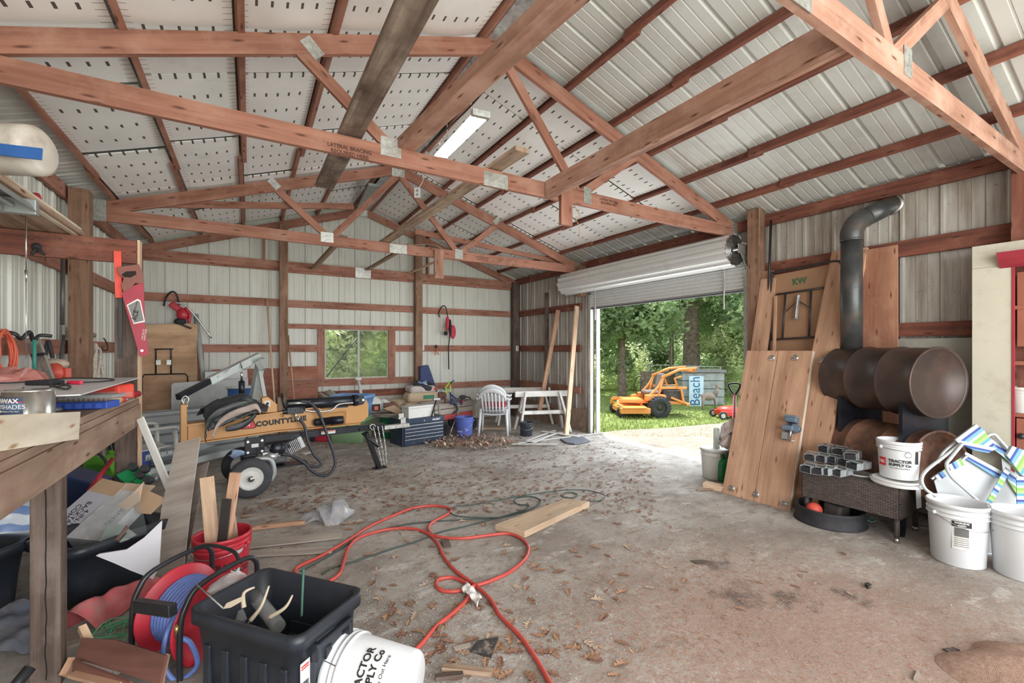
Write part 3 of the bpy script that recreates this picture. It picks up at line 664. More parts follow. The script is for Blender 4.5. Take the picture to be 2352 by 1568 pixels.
tree('leafy tree left of the door view with low branches', yd(1430, 850, 15.5), 4.0, .14,
     [(rt.uniform(-2.2, 1.2), rt.uniform(-1.2, 1.2), rt.uniform(1.2, 5.5), rt.uniform(.7, 1.2), .8) for _ in range(18)], 16000, .11, LF1, seed=3)
tree('slim tree standing behind the wooden boxes', yd(1545, 850, 19), 5.0, .08, [(rt.uniform(-2, 2), rt.uniform(-1, 1), rt.uniform(2.0, 5.5), rt.uniform(.7, 1.1), .8) for _ in range(12)], 9000, .10, LF2, seed=4)
tree('tree with a forked trunk at the right of the door view', yd(1668, 850, 19), 5.0, .20, [(rt.uniform(-2, 2.5), rt.uniform(-1.5, 1.5), rt.uniform(2.2, 6), rt.uniform(.8, 1.3), .8) for _ in range(14)], 12000, .10, LF1, seed=5)
for i, (u, d, h_, lf, lb) in enumerate(((1395, 19, 1.6, LF2, 'pale shrub at the left edge of the door view'), (1470, 22, 2.6, LF3, 'dark shrub behind the mower seat'), (1560, 23, 2.4, LF2, 'light green shrub behind the wooden boxes'), (1650, 21, 2.4, LF1, 'shrub right of the grey box'), (1720, 17, 2.8, LF2, 'light shrub beside the right door track'))):
    tree(lb, yd(u, 850, d), 0, 0, [(rt.uniform(-2, 2), rt.uniform(-.8, .8), rt.uniform(.3, h_), rt.uniform(.6, 1.0), .8) for _ in range(12)], 8000, .09, lf, 'shrub', 'shrub', seed=20 + i)
mb = MB(); rr = random.Random(9)
struct('tree_line', foliage([(6 + 2.0 * i + rr.uniform(-1, 1), 27 - i * .9 + rr.uniform(-1, 1), rr.uniform(1, 7.5), rr.uniform(1.6, 2.6), .9) for i in range(13) for _ in range(4)], 42000, .2, rr), LF3)
tree('bright vine-covered bush pressed against the outside of the window', (1.9, 11.4, -.15), 0, 0, [(rt.uniform(-1.6, 1.8), rt.uniform(-.4, .6), rt.uniform(.6, 3.6), rt.uniform(.45, .7), .9) for _ in range(26)], 13000, .10, LF2, 'shrub', 'shrub', seed=31)
struct('hedge', foliage([(-3 + 1.1 * i + rr.uniform(-.3, .3), 14 + rr.uniform(-.5, .5), rr.uniform(.6, 5), 1.3, .9) for i in range(10) for _ in range(3)], 14000, .13, rr), LF1)
# --- zero-turn mower (local: x forward, z up)
LEFT = V(-c_, s_, 0)
OR = plain('mower_orange', (.90, .36, .10), .4, 0, .06, 3); RUB = plain('tyre', (.045, .047, .055), .8, 0, .2, 12)
def wheel(name, parent, c, r_, w_, hub, axis=(0, 1, 0), tread=0, rim=None):
    A = frame(Vector(c) - Vector(axis), Vector(c) + Vector(axis)) @ Matrix.Rotation(PI / 2, 4, 'Y')
    mb = MB().lathe([(r_ * .58, -w_ / 2), (r_ * .85, -w_ * .52), (r_ * .97, -w_ * .38), (r_, 0), (r_ * .97, w_ * .38), (r_ * .85, w_ * .52), (r_ * .58, w_ / 2)], A, 32)
    if tread:
        for k in range(tread):
            a = 2 * PI * k / tread
            for sd_ in (-1, 1): mb.box(A @ Matrix.Rotation(a + (.06 if sd_ > 0 else 0), 4, 'Z') @ TR((r_ * 1.0, 0, sd_ * w_ * .24), (R(25) * sd_, 0, 0)), .025, .03, w_ * .36)
    t = obj(name, mb, RUB, parent)
    obj('rim', MB().lathe([(.001, -w_ * .3), (r_ * .2, -w_ * .3), (r_ * .25, -w_ * .16), (r_ * .48, -w_ * .22), (r_ * .6, -w_ * .42), (r_ * .6, w_ * .42), (r_ * .48, w_ * .22), (r_ * .25, w_ * .16), (r_ * .2, w_ * .3), (.001, w_ * .3)], A, 28), hub, t)
    return t
pm = onZ(1500, 953, -.15)
M = basis((pm.x, pm.y, -.15), LEFT, V(-LEFT.y, LEFT.x, 0))
mw = thing('riding_mower', 'orange zero-turn riding mower with roll bar standing on the sunny grass', 'mower', M)
for y in (-.48, .48):
    wheel('wheel', mw, (0, y, .27), .27, .25, plain('dark_rim', (.06, .06, .06), .5), tread=22)
    wheel('wheel', mw, (.93, y * .85, .14), .14, .09, MATS['dark_rim'])
mb = MB().bx(.25, 1.0, -.62, .62, .12, .26).bx(.35, .95, -.55, .7, .26, .29).bx(.30, .5, -.1, .1, .29, .36); obj('deck', mb, OR, mw, bevel=.03)
mb = MB()
for y in (-.3, .3): mb.beam((-.75, y, .35), (1.0, y, .42), .06, .08).beam((1.0, y, .42), (1.02, y * 1.3, .30), .06, .06)
mb.bx(.35, .85, -.28, .28, .40, .46); obj('frame', mb, OR, mw, bevel=.01)
mb = MB().bx(-.2, .32, -.45, -.26, .42, .58).bx(-.2, .32, .26, .45, .42, .58); mb.beam((-.1, -.36, .52), (.5, -.36, .46), .16, .1); obj('fender', mb, OR, mw, bevel=.03)
mb = MB().bx(-.7, -.18, -.28, .28, .35, .68).bx(-.62, -.3, -.2, .2, .68, .78); obj('engine', mb, plain('engine_dark', (.08, .08, .08), .5, .4, .4, 20), mw, bevel=.03)
mb = MB().bx(-.82, -.72, -.42, .42, .30, .36); 
for y in (-.36, .36): mb.beam((-.78, y, .33), (-.35, y, .50), .05, .05).beam((-.68, y, .34), (-.6, y, .74), .05, .05)
mb.bx(-.75, -.1, -.38, -.32, .72, .78).bx(-.75, -.1, .32, .38, .72, .78); obj('guard', mb, OR, mw, bevel=.01)
mb = MB()
for y in (-.40, .40): mb.tube(spl([(.30, y, .48), (.02, y, .75), (-.12, y, 1.0), (-.10, y, 1.05)], 5), .032, 8).tube([V(-.10, y, 1.02), V(-.55, y * .95, 1.22), V(-1.0, y * .9, 1.26), V(-.92, y * .9, 1.18)], .035, 8).tube([V(-.12, y, 1.0), V(-.02, y, .6), V(.0, y, .4)], .03, 8)
mb.tube([V(-.92, -.36, 1.18), V(-.92, .36, 1.18)], .035, 8); mb.tube([V(-.5, -.4, .78), V(-.42, -.4, 1.0), V(-.6, -.4, 1.05)], .028, 8).tube([V(-.5, .4, .78), V(-.42, .4, 1.0), V(-.6, .4, 1.05)], .028, 8)
obj('roll_bar', mb, OR, mw)
mb = MB().bx(-.15, .25, -.23, .23, .56, .66); mb.box(TR((-.18, 0, .86), (0, R(-12), 0)), .1, .46, .5); obj('seat', mb, plain('seat_vinyl', (.18, .16, .17), .6), mw, bevel=.05)
for y in (-.3, .3): obj('steering_lever', MB().tube(spl([(.32, y, .5), (.42, y, .72), (.36, y, .95), (.28, y * .6, 1.02)], 5), .014, 7), BLK, mw)
# --- little fence boxes, sign, deer, red mower
GW = plain('grey_box_paint', (.42, .46, .44), .8, 0, .1, 4, dirt=(.22, .2, .17), dscale=4, dlo=.45, dhi=.7); OW = plain('old_fence', (.17, .13, .09), .85, 0, .3, 5)
fb = thing('wooden_box', 'weathered brown plank box behind the orange mower', 'box', basis(tuple(yd(1530, 925, 14.6)), LEFT * -1, V(0, 0, 1)) @ Matrix.Rotation(-PI / 2, 4, 'X'))
mb = MB()
for k in range(5): mb.bx(-.8, .62, -.02, .02, .03 + k * .2, .21 + k * .2)
for x in (-.8, .62): mb.bx(x - .04, x + .04, -.05, .03, 0, 1.0)
obj('plank_side', mb, OW, fb)
gb = thing('storage_box', 'grey panelled box with the blue Beach sign leaning on it', 'box', basis(tuple(yd(1622, 922, 13.8)), LEFT * -1, V(0, 0, 1)) @ Matrix.Rotation(-PI / 2, 4, 'X'))
mb = MB()
for k in range(4): mb.bx(-.75, .55, -.03, .6, .02 + k * .25, .25 + k * .25)
obj('panel', mb, GW, gb); obj('lid', MB().bx(-.8, .6, -.08, .65, 1.02, 1.10), plain('grey_lid', (.25, .25, .24), .7), gb); obj('hood', MB().bx(-.75, -.2, 0, .5, 1.1, 1.22), MATS['grey_lid'], gb)
sg = thing('beach_sign', 'pale blue sign lettered Beach standing on end against the grey box', 'sign', basis(tuple(yd(1599, 924, 13.6)), LEFT * -1, V(0, 0, 1)) @ Matrix.Rotation(-PI / 2, 4, 'X'))
obj('board', MB().bx(-.22, .22, -.02, 0, 0, .92), plain('sign_blue', (.62, .80, .90), .5), sg)
text('lettering', 'Beach', .44, WM[sg.name] @ TR((-.03, -.022, .46), (R(90), 0, 0)) @ Matrix.Rotation(PI / 2, 4, 'Z'), plain('sign_navy', (.03, .15, .30), .5), sg, sx=.85)
dm = plain('deer_tan', (.36, .29, .24), .8, 0, .2, 8)
M = basis(tuple(yd(1628, 926, 12.8)), LEFT * -1, V(0, 0, 1)) @ Matrix.Rotation(-PI / 2, 4, 'X')
mb = MB().ball((0, 0, .38), .12, 16, (1.9, .85, 1)).tube([(.16, 0, .42), (.24, 0, .55), (.25, 0, .62)], .06, 10, rr=[.08, .055, .05]).ball((.27, 0, .65), .055, 12, (1.5, .8, .9))
for x, y in ((-.17, -.06), (-.14, .06), (.15, -.06), (.18, .06)): mb.tube([(x, y, .36), (x * 1.15, y, .18), (x * 1.2, y, 0)], .025, 8, rr=[.045, .022, .016])
mb.ball((.22, .05, .70), .03, 8, (.4, 1, 1.2)).ball((.22, -.05, .70), .03, 8, (.4, 1, 1.2)).ball((-.24, 0, .42), .03, 8, (1, .6, 1.3))
obj('deer_statue', mb, dm, M=M, label='small brown deer statue standing in front of the grey box', cat='statue')
p = onZ(1672, 960, -.15); M = basis((p.x, p.y, -.15), LEFT, V(-LEFT.y, LEFT.x, 0)); rm = thing('push_mower', 'red push mower on the grass at the right edge of the door view', 'mower', M)
mb = MB().bx(-.25, .25, -.25, .25, .08, .2).ball((0, 0, .2), .24, 16, (1.2, .9, .5)); obj('deck', mb, plain('mower_red', (.75, .06, .04), .4), rm, bevel=.02)
for x in (-.25, .25):
    for y in (-.27, .27): wheel('wheel', rm, (x, y, .1), .1, .05, WHT)
obj('handle', MB().tube([(-.3, -.2, .2), (-.9, -.2, .8), (-.9, .2, .8), (-.3, .2, .2)], .012, 8), BLK, rm)
mb = MB(); p0 = onD(1490, 838, 16); p1 = onD(1655, 842, 16); mb.cyl((p0.x, p0.y, p0.z), (p1.x, p1.y, p1.z), .02, 8); mb.cyl((p1.x, p1.y, -.15), p1, .03, 8).cyl((p0.x, p0.y, -.15), p0, .03, 8)
obj('fence_rail', mb, plain('pale_rail', (.6, .6, .55), .7), M=Matrix.Translation(V(p0.x, p0.y, -.15)), world=True, label='thin pale rail fence behind the oak trunk and boxes', cat='fence')
p = onD(1541, 800, 15.6); obj('fence_pole', MB().cyl((0, 0, -.02), (0, 0, 2.2), .05, 8), BARK, M=V(p.x, p.y, -.15), label='pale slim pole standing behind the mower roll bar', cat='pole')
# ================================================================ shared makers
def onP(u, v, P0, nrm):
    r = Vector(ray(u, v)); n = Vector(nrm); e = V(0, 0, EYE); t = (Vector(P0) - e).dot(n) / r.dot(n); return e + r * t
def at(u, v, z=0.0, yaw=0.0): return Matrix.Translation(onZ(u, v, z)) @ Matrix.Rotation(-YAW + R(yaw), 4, 'Z')
def atd(u, v, d, yaw=0.0): return Matrix.Translation(onD(u, v, d)) @ Matrix.Rotation(-YAW + R(yaw), 4, 'Z')
def rrect(L, W, r_, n=5):
    out = []
    for cx, cy, a0 in ((L / 2 - r_, W / 2 - r_, 0), (-L / 2 + r_, W / 2 - r_, 90), (-L / 2 + r_, -W / 2 + r_, 180), (L / 2 - r_, -W / 2 + r_, 270)):
        for k in range(n + 1): a = R(a0 + 90 * k / n); out.append((cx + r_ * math.cos(a), cy + r_ * math.sin(a)))
    return out
def loft(mb, rings, smooth=True, capb=True, capt=False):
    b = len(mb.v); n = len(rings[0])
    for rg_ in rings: mb.v += [Vector(p) for p in rg_]
    for i in range(len(rings) - 1):
        for k in range(n):
            k2 = (k + 1) % n; mb.face((b + i * n + k, b + i * n + k2, b + (i + 1) * n + k2, b + (i + 1) * n + k), [(k / n * 2, mb.v[b + i * n][2]), ((k + 1) / n * 2, mb.v[b + i * n][2]), ((k + 1) / n * 2, mb.v[b + (i + 1) * n][2]), (k / n * 2, mb.v[b + (i + 1) * n][2])], smooth)
    if capb: mb.face([b + k for k in range(n)][::-1])
    if capt: mb.face([b + (len(rings) - 1) * n + k for k in range(n)])
    return mb
def tote_mesh(L, W, H, tap=.86, rim=.025, r_=.06, floor=.012):
    mb = MB(); q = lambda s, z, g=0: [(x, y, z) for x, y in rrect(L * s + g, W * s + g, r_ * s)]
    rings = [q(tap, 0), q(tap + (1 - tap) * .5, H * .5), q(1, H - .06), q(1, H - .06, rim * 2), q(1, H, rim * 2), q(1, H, rim), q(1, H - .005, -.012), q(tap + (1 - tap) * .5, H * .5, -.02), q(tap, floor, -.02)]
    loft(mb, rings, True, True, True); return mb
def bucket(label, M, mat, r_=.15, h=.37, group=None, handle=True, rimbands=2, name='bucket', hang=1, inside=None):
    t = thing(name, label, 'bucket', M, group); rb = r_ * .87
    pr = [(.001, 0), (rb - .008, 0), (rb, .008), (rb + (r_ - rb) * .75, h * .76)]
    for k in range(rimbands):
        z = h * (.78 + .07 * k * 1.0); pr += [(r_ * .985, z), (r_ * 1.035, z + .002), (r_ * 1.035, z + .008), (r_ * .985, z + .010)]
    pr += [(r_ * .99, h - .03), (r_ * 1.04, h - .03), (r_ * 1.045, h - .004), (r_ * 1.02, h), (r_ * .975, h), (r_ * .965, h - .02), (rb - .006, .01), (.001, .009)]
    obj('body', MB().lathe(pr, None, 40), mat, t)
    if handle:
        mb = MB(); pts = []
        for k in range(17):
            a = PI * k / 16; pts.append(V(math.cos(a) * r_ * 1.06, -math.sin(a) * r_ * 1.10 * (1 if hang else .2), h * .82 - math.sin(a) * h * .33 * hang))
        obj('handle', mb.tube(pts, .0025, 5), STEEL, t)
        obj('handle_ear', MB().ball((r_ * 1.04, 0, h * .82), .016, 8), mat, t); obj('handle_ear', MB().ball((-r_ * 1.04, 0, h * .82), .016, 8), mat, t)
    return t
def curved_label(parent, name, items, r_, z0, z1, a0, a1, mat, off=.0012):
    mb = MB(); n = 10
    mb.grid(lambda a, b: V(math.cos(a0 + (a1 - a0) * a) * (r_ + off), math.sin(a0 + (a1 - a0) * a) * (r_ + off), z0 + (z1 - z0) * b), n, 1)
    return obj(name, mb, mat, parent)
def wraptext(name, body, size, mat, parent, r_, ang, z, sx=1.0, rot=False, bold=0, off=.002):
    """lettering bent round an upright pail of radius r_, centred at angle ang, height z (local)"""
    I = Matrix.Identity(4); old = WM[parent.name]; WM[parent.name] = I
    o = text(name, body, size, I, mat, parent, .0004, sx=sx, bold=bold); WM[parent.name] = old; WM[o.name] = old
    for v in o.data.vertices:
        x, y = v.co.x, v.co.y; rr_ = r_(z + y) if callable(r_) else r_
        a = ang + x / rr_; rad = rr_ + off + v.co.z; v.co = V(math.cos(a) * rad, math.sin(a) * rad, z + y)
    return o
def trace(name, px, d, t, mat, dv=0.0, du=0.0, v0=None, u0=None, parent=None, **k):
    """a rigid flat thing: outline on a plane at depth d (depth changes by dv per pixel down, du per pixel right), thickness t"""
    u0 = u0 if u0 is not None else px[0][0]; v0 = v0 if v0 is not None else px[0][1]
    a, b, c = onD(u0, v0, d), onD(u0 + 60, v0, d + 60 * du), onD(u0, v0 + 60, d + 60 * dv)
    n = (b - a).cross(c - a).normalized(); P = [onP(u, v, a, n) for u, v in px]
    if n.dot(V(s_, c_, 0)) < 0: n = -n
    mb = MB(); m = len(P); mb.v = P + [p + n * t for p in P]
    ex = (P[1] - P[0]).normalized(); ey = n.cross(ex)
    L2 = lambda p: ((p - P[0]).dot(ex), (p - P[0]).dot(ey))
    mb.face(list(range(m)), [L2(p) for p in P]); mb.face([m + i for i in range(m)][::-1], [L2(p) for p in P][::-1])
    for i in range(m):
        j = (i + 1) % m; mb.face((i, j, m + j, m + i), [L2(P[i]), L2(P[j]), (L2(P[j])[0], L2(P[j])[1] + t), (L2(P[i])[0], L2(P[i])[1] + t)])
    if parent is None: k.setdefault('M', Matrix.Translation(min(P, key=lambda q: q.z)))
    return obj(name, mb, mat, parent, world=True, **k)
def facing(u, v, d, yaw=0, pitch=0, roll=0):
    """frame x right, y up, z towards the viewer, turned by yaw about the vertical"""
    return Matrix.Translation(onD(u, v, d)) @ Matrix.Rotation(-YAW + R(yaw), 4, 'Z') @ Matrix.Rotation(R(90 - pitch), 4, 'X') @ Matrix.Rotation(R(roll), 4, 'Z')
def cloth(mb, fn, nu=24, nv=24): return mb.grid(fn, nu, nv, True)
def single(name, label, cat, mb, mat, base=None, world=True, **k):
    z0 = min(mb.v, key=lambda q: q.z) if base is None else Vector(base)
    return obj(name, mb, mat, M=Matrix.Translation(z0), world=world, label=label, cat=cat, **k)
REDP = plain('red_plastic', (.48, .025, .045), .38, 0, .08, 4); BLUEP = plain('blue_plastic', (.10, .14, .46), .4, 0, .1, 4)
BLKP = plain('black_tote_plastic', (.020, .025, .035), .42, 0, .25, 5, dirt=(.13, .12, .11), dscale=8, dlo=.62, dhi=.85)
GREYM = plain('grey_steel', (.34, .36, .36), .45, .5, .1, 6); SILV = plain('silver_paint', (.52, .55, .56), .35, .5, .08, 6)
CARD = plain('cardboard', (.50, .34, .22), .8, 0, .08, 5); CARDL = plain('pale_cardboard', (.62, .47, .35), .8, 0, .08, 5)
CABLE = plain('black_cable', (.03, .03, .032), .5)
# ================================================================ workbench end of the shed
BX, BY, BZ = -.76, 4.58, 1.24
wbn = thing('workbench', 'long brown timber workbench along the left wall', 'workbench', (-1.2, 3.0, 0))
for i in range(4):
    x0 = XL + .05 + i * .215; obj('worktop_plank', MB().bx(x0, min(x0 + .212, BX), 1.3, BY - .01, BZ - .038, BZ), BENCH, wbn, world=True)
obj('edge_board', MB().bx(BX - .04, BX + .002, 1.3, BY - .005, BZ - .078, BZ - .04), BENCH, wbn, world=True)
obj('apron', MB().bx(BX - .03, BX + .01, 1.3, BY, 1.0, BZ - .08), BENCH, wbn, world=True)
obj('leg', MB().bx(BX - .115, BX - .01, 2.90, 2.99, 0, 1.0), DARKW, wbn, world=True, bevel=.004)
obj('leg', MB().bx(XL + .08, XL + .17, 2.90, 2.99, 0, BZ - .04), DARKW, wbn, world=True)
obj('back_leg', MB().bx(XL + .08, XL + .17, 4.3, 4.4, 0, BZ - .04), DARKW, wbn, world=True)
mb = MB(); zz = [(2.9865, .0)]                      # the long drying split in the front leg
mb.tube([V(BX - .06 + .006 * noise.noise(V(k * .35, 0, 0)), 2.8995, 0.05 + k * .03) for k in range(31)], .0025, 4); obj('crack', mb, plain('crack_dark', (.015, .012, .01), 1), wbn, world=True)
obj('end_post', MB().bx(BX - .15, BX - .012, BY, BY + .085, 0, 2.28), DARKW, wbn, world=True, bevel=.003)
obj('end_trim', MB().bx(BX - .010, BX + .004, BY - .002, BY + .087, 0, 2.47), PINE, wbn, world=True)
a, b = V(BX + .032, 3.12 - .83, 1.29), V(BX + .032, 3.12 - .83, 1.29)
lb = [onX(-40, 955, BX + .03), onX(185, 945, BX + .03), onX(181, 1008, BX + .03), onX(-40, 1042, BX + .03)]
mb = MB(); mb.v = lb + [p - V(.018, 0, 0) for p in lb]; mb.face((0, 1, 2, 3), [(p.y, p.z) for p in lb]); mb.face((7, 6, 5, 4), [(p.y, p.z) for p in lb])
for i in range(4): j = (i + 1) % 4; mb.face((i, 4 + i, 4 + j, j), [(lb[i].y, lb[i].z), (lb[i].y, lb[i].z + .02), (lb[j].y, lb[j].z + .02), (lb[j].y, lb[j].z)])
obj('lip_board', mb, CREAM, wbn, world=True, label='pale new board nailed along the front edge')
ov = thing('overhead_shelf', 'rough board shelf over the workbench on a dark red header beam', 'shelf', (-1.2, 4.5, 2.28))
obj('header_beam', MB().beam((XL + .03, BY - .022, 2.365), (BX - .012, BY - .022, 2.365), .04, .18), REDD, ov, world=True, bevel=.003)
for i in range(3):
    obj('shelf_board', MB().bx(XL + .06 + i * .175, XL + .06 + i * .175 + .17, 1.6, BY + .05, 2.46, 2.495), OLD2, ov, world=True)
obj('shelf_edge', MB().bx(-1.145, -1.115, 1.6, BY + .06, 2.455, 2.53), CREAM, ov, world=True)
for x, z in ((-1.35, 2.39), (-1.2, 2.41), (-1.04, 2.40), (-.90, 2.41), (-.82, 2.33)):
    obj('nail', MB().cyl((x, BY - .04, z), (x + .004, BY - .085, z + .008), .003, 6), STEEL, ov, world=True)
lf = thing('strip_light', 'grey fluorescent fixture hanging beneath the overhead shelf, its pull chain dangling', 'light', (-1.17, 3.1, 2.36))
mb = MB(); y0, y1 = 2.0, 3.50; prf = [(-.15, 2.36), (-.13, 2.40), (-.05, 2.435), (.05, 2.435), (.13, 2.40), (.15, 2.36)]
for i in range(5):
    b0 = len(mb.v); mb.v += [V(-1.17 + prf[i][0], y0, prf[i][1]), V(-1.17 + prf[i + 1][0], y0, prf[i + 1][1]), V(-1.17 + prf[i + 1][0], y1, prf[i + 1][1]), V(-1.17 + prf[i][0], y1, prf[i][1])]; mb.face((b0, b0 + 1, b0 + 2, b0 + 3))
obj('reflector', mb, GREYM, lf, world=True, solid=.003)
for dx in (-.055, .055): obj('tube', MB().cyl((-1.17 + dx, 2.05, 2.385), (-1.17 + dx, 3.46, 2.385), .014, 12), plain('dull_glass_tube', (.6, .62, .6), .2), lf, world=True)
obj('end_cap', MB().bx(-1.32, -1.02, 3.47, 3.52, 2.345, 2.43).bx(-1.20, -1.14, 3.38, 3.44, 2.34, 2.375), GREYM, lf, world=True, bevel=.005)
p = onD(60, 492, 2.62); obj('pull_chain', MB().tube([V(p.x, p.y, p.z), V(p.x, p.y, p.z - .33)], .0035, 6).cyl((p.x, p.y, p.z - .33), (p.x, p.y, p.z - .40), .008, 8, .003).cyl((p.x, p.y, p.z - .39), (p.x, p.y, p.z - .85), .002, 6), STEEL, lf, world=True)
# things on the overhead shelf
M = facing(92, 352, 2.55) @ Matrix.Rotation(R(-88), 4, 'Y')
mb = MB().lathe([(.001, 0), (.095, 0), (.122, .02), (.125, .05), (.122, .6), (.001, .6)], Matrix.Translation(onD(98, 347, 2.28)) @ Matrix.Rotation(-YAW + R(8), 4, 'Z') @ Matrix.Rotation(R(-91), 4, 'Y'), 28)
roll = single('plastic_sheet_roll', 'roll of cloudy plastic sheet on the overhead shelf, strapped with blue tape', 'roll', mb, plain('cloudy_plastic', (.60, .56, .50), .3, 0, .1, 6, dirt=(.42, .36, .30), dscale=6), base=(-1.3, 3.1, 2.53))
mb = MB(); A = facing(0, 350, 2.40, 0)
obj('blue_tape', MB().bx(-.35, .10, -.028, .028, -.004, .004, Matrix.Translation(onD(42, 348, 2.14)) @ Matrix.Rotation(-YAW + R(8), 4, 'Z') @ Matrix.Rotation(R(90), 4, 'X') @ Matrix.Rotation(R(-4), 4, 'Z')), plain('blue_tape', (.03, .12, .38), .6), roll, world=True)
M = atd(50, 440, 3.3); jr = thing('glass_jar', 'glass jar with a red lid lying on the overhead shelf', 'jar', Matrix.Translation(V(-1.26, 4.0, 2.55)))
obj('glass', MB().lathe([(.001, -.09), (.045, -.09), (.05, -.07), (.05, .06), (.04, .08), (.001, .08)], TR((0, 0, 0), (0, R(80), R(30))), 18), GLASS, jr)
obj('lid', MB().lathe([(.001, .075), (.044, .075), (.044, .1), (.001, .1)], TR((0, 0, 0), (0, R(80), R(30))), 18), REDP, jr)
# hanging from the header beam
sc_ = thing('spring_clamp', 'black plastic spring clamp gripping the header beam', 'clamp', Matrix.Translation(onY(85, 575, BY - .06)))
obj('jaw', MB().ball(onY(84, 568, BY - .07), .028, 12, (1, .7, 1.2)), BLKR, sc_, world=True)
for uu in (72, 102): obj('arm', MB().tube([onY(84, 570, BY - .08), onY(uu, 585, BY - .09)], .012, 8, rr=[.014, .008]), BLKR, sc_, world=True)
sw = thing('hand_saw', 'hand saw in a red sleeve hanging from the end of the header beam', 'saw', Matrix.Translation(onY(300, 690, BY - .09)))
sd_ = (BY - .09) * 1.0
def trY(name, px, y, t, mat, parent, **k):
    P = [onY(u, v, y) for u, v in px]; m = len(P); mb = MB(); mb.v = P + [p + V(0, t, 0) for p in P]
    mb.face(list(range(m)), [(p.x, p.z) for p in P]); mb.face([m + i for i in range(m)][::-1], [(p.x, p.z) for p in P][::-1])
    for i in range(m): j = (i + 1) % m; mb.face((i, m + i, m + j, j), [(P[i].x, P[i].z), (P[i].x, P[i].z + t), (P[j].x, P[j].z + t), (P[j].x, P[j].z)])
    return obj(name, mb, mat, parent, world=True, **k)
SLV = plain('red_sleeve', (.40, .02, .05), .35, 0, .15, 6, dirt=(.55, .35, .33), dscale=14, dlo=.66, dhi=.78)
trY('sleeve', [(279, 672), (306, 656), (330, 648), (332, 740), (343, 815), (321, 819)], BY - .10, .014, SLV, sw)
trY('handle', [(268, 614), (280, 611), (318, 606), (322, 618), (327, 622), (329, 652), (310, 650), (298, 664), (283, 672), (278, 655), (283, 640), (272, 628)], BY - .105, .022, plain('saw_handle', (.26, .09, .07), .5), sw, bevel=.004)
trY('grip_hole', [(279, 630), (290, 623), (312, 622), (313, 630), (300, 637), (283, 636)], BY - .107, .002, plain('hole_dark', (.03, .02, .015), .9), sw)
trY('label_frame', [(291, 700), (316, 686), (323, 690), (333, 739), (307, 744)], BY - .104, .003, INKW, sw)
trY('label_plate', [(294, 701), (316, 690), (321, 693), (330, 736), (308, 741)], BY - .107, .003, plain('plate_grey', (.22, .21, .21), .5), sw)
Mt = lambda u, v, y, rot: Matrix.Translation(onY(u, v, y)) @ Matrix.Rotation(PI / 2, 4, 'X') @ Matrix.Rotation(R(rot), 4, 'Z')
text('lettering', 'ACE', .042, Mt(311, 724, BY - .1095, 80), INK, sw, bold=.001)
text('lettering', 'HAND SAW', .016, Mt(312, 704, BY - .1095, 78), INK, sw)
text('lettering', 'THIS SIDE UP\nBLADE COVER', .014, Mt(331, 768, BY - .103, 82), INKW, sw)
obj('hang_hole', MB().cyl(onY(326, 805, BY - .102), onY(326, 805, BY - .085), .009, 10), STEEL, sw, world=True)
single('marking_flag', 'red plastic flagging strip hanging beside the saw handle', 'strap', MB().prism([(0, 0), (.045, 0), (.05, -.36), (.01, -.36)], .006, Matrix.Translation(onY(261, 576, BY - .06)) @ Matrix.Rotation(PI / 2, 4, 'X')), plain('flag_red', (.85, .09, .06), .5))
single('level', 'black steel bar hanging behind the saw on the dark post', 'bar', MB().beam(onY(277, 612, BY - .02), onY(277, 822, BY - .02), .02, .014, (0, 1, 0)), BLK)
# left wall: cords, trimmers, ropes
def coil(c, nrm, rx, rz, n, r_, rr, turns_jit=.02, steps=28, sag=0.0):
    nrm = Vector(nrm).normalized(); ax = nrm.cross(V(0, 0, 1)).normalized() if abs(nrm.z) < .9 else V(1, 0, 0); ay = ax.cross(nrm) if abs(nrm.z) < .9 else V(0, 1, 0); pts = []
    if abs(nrm.z) < .9: ay = V(0, 0, 1)
    ph = 0; jx = jz = 0
    for t in range(n):
        sx_, sz_ = rx * rr.uniform(1 - turns_jit * 5, 1), rz * rr.uniform(1 - turns_jit * 4, 1); o = rr.uniform(-1, 1) * r_ * 2
        for k in range(steps):
            a = 2 * PI * k / steps; pts.append(Vector(c) + ax * sx_ * math.cos(a) + ay * (sz_ * math.sin(a) - sag) + nrm * (o + r_ * 1.2 * math.sin(a * 2 + t)))
    return MB().tube(spl(pts[::2], 3), r_, 6)
rc = random.Random(5)
CORDO = plain('orange_cord', (.78, .16, .09), .5)
p = onX(18, 815, XL + .14); single('extension_cord', 'orange extension cord coiled and hung on the left wall', 'cord', coil((XL + .12, p.y, p.z), (1, 0, 0), .16, .19, 11, .007, rc, .05), CORDO)
p = onX(225, 835, XL + .12); mb = coil((XL + .10, p.y, p.z - .1), (1, 0, 0), .21, .34, 8, .016, rc, .06); single('rope', 'hank of pale braided rope hanging on the wall right of the timber post', 'rope', mb, plain('braided_rope', (.68, .61, .53), .85, 0, .3, 60))
tr_ = thing('string_trimmer', 'string trimmer with a white engine cover hanging left of the timber post', 'trimmer', Matrix.Translation(onX(150, 800, XL + .2)))
obj('shaft', MB().cyl(onX(145, 545, XL + .15), onX(143, 745, XL + .2), .016, 10).cyl(onX(146, 770, XL + .2), onX(136, 860, XL + .22), .014, 10), plain('trimmer_shaft', (.12, .11, .11), .4, .5), tr_, world=True)
obj('housing', MB().ball(onD(146, 748, 5.05), .07, 14, (.7, .8, 1.3)), BLKR, tr_, world=True)
obj('cover', MB().ball(onD(150, 745, 5.0), .075, 16, (1.0, .7, .62), None), WHTD, tr_, world=True)
obj('side_grip', MB().ball(onD(128, 755, 4.98), .05, 12, (.35, .5, 1.1)), REDP, tr_, world=True)
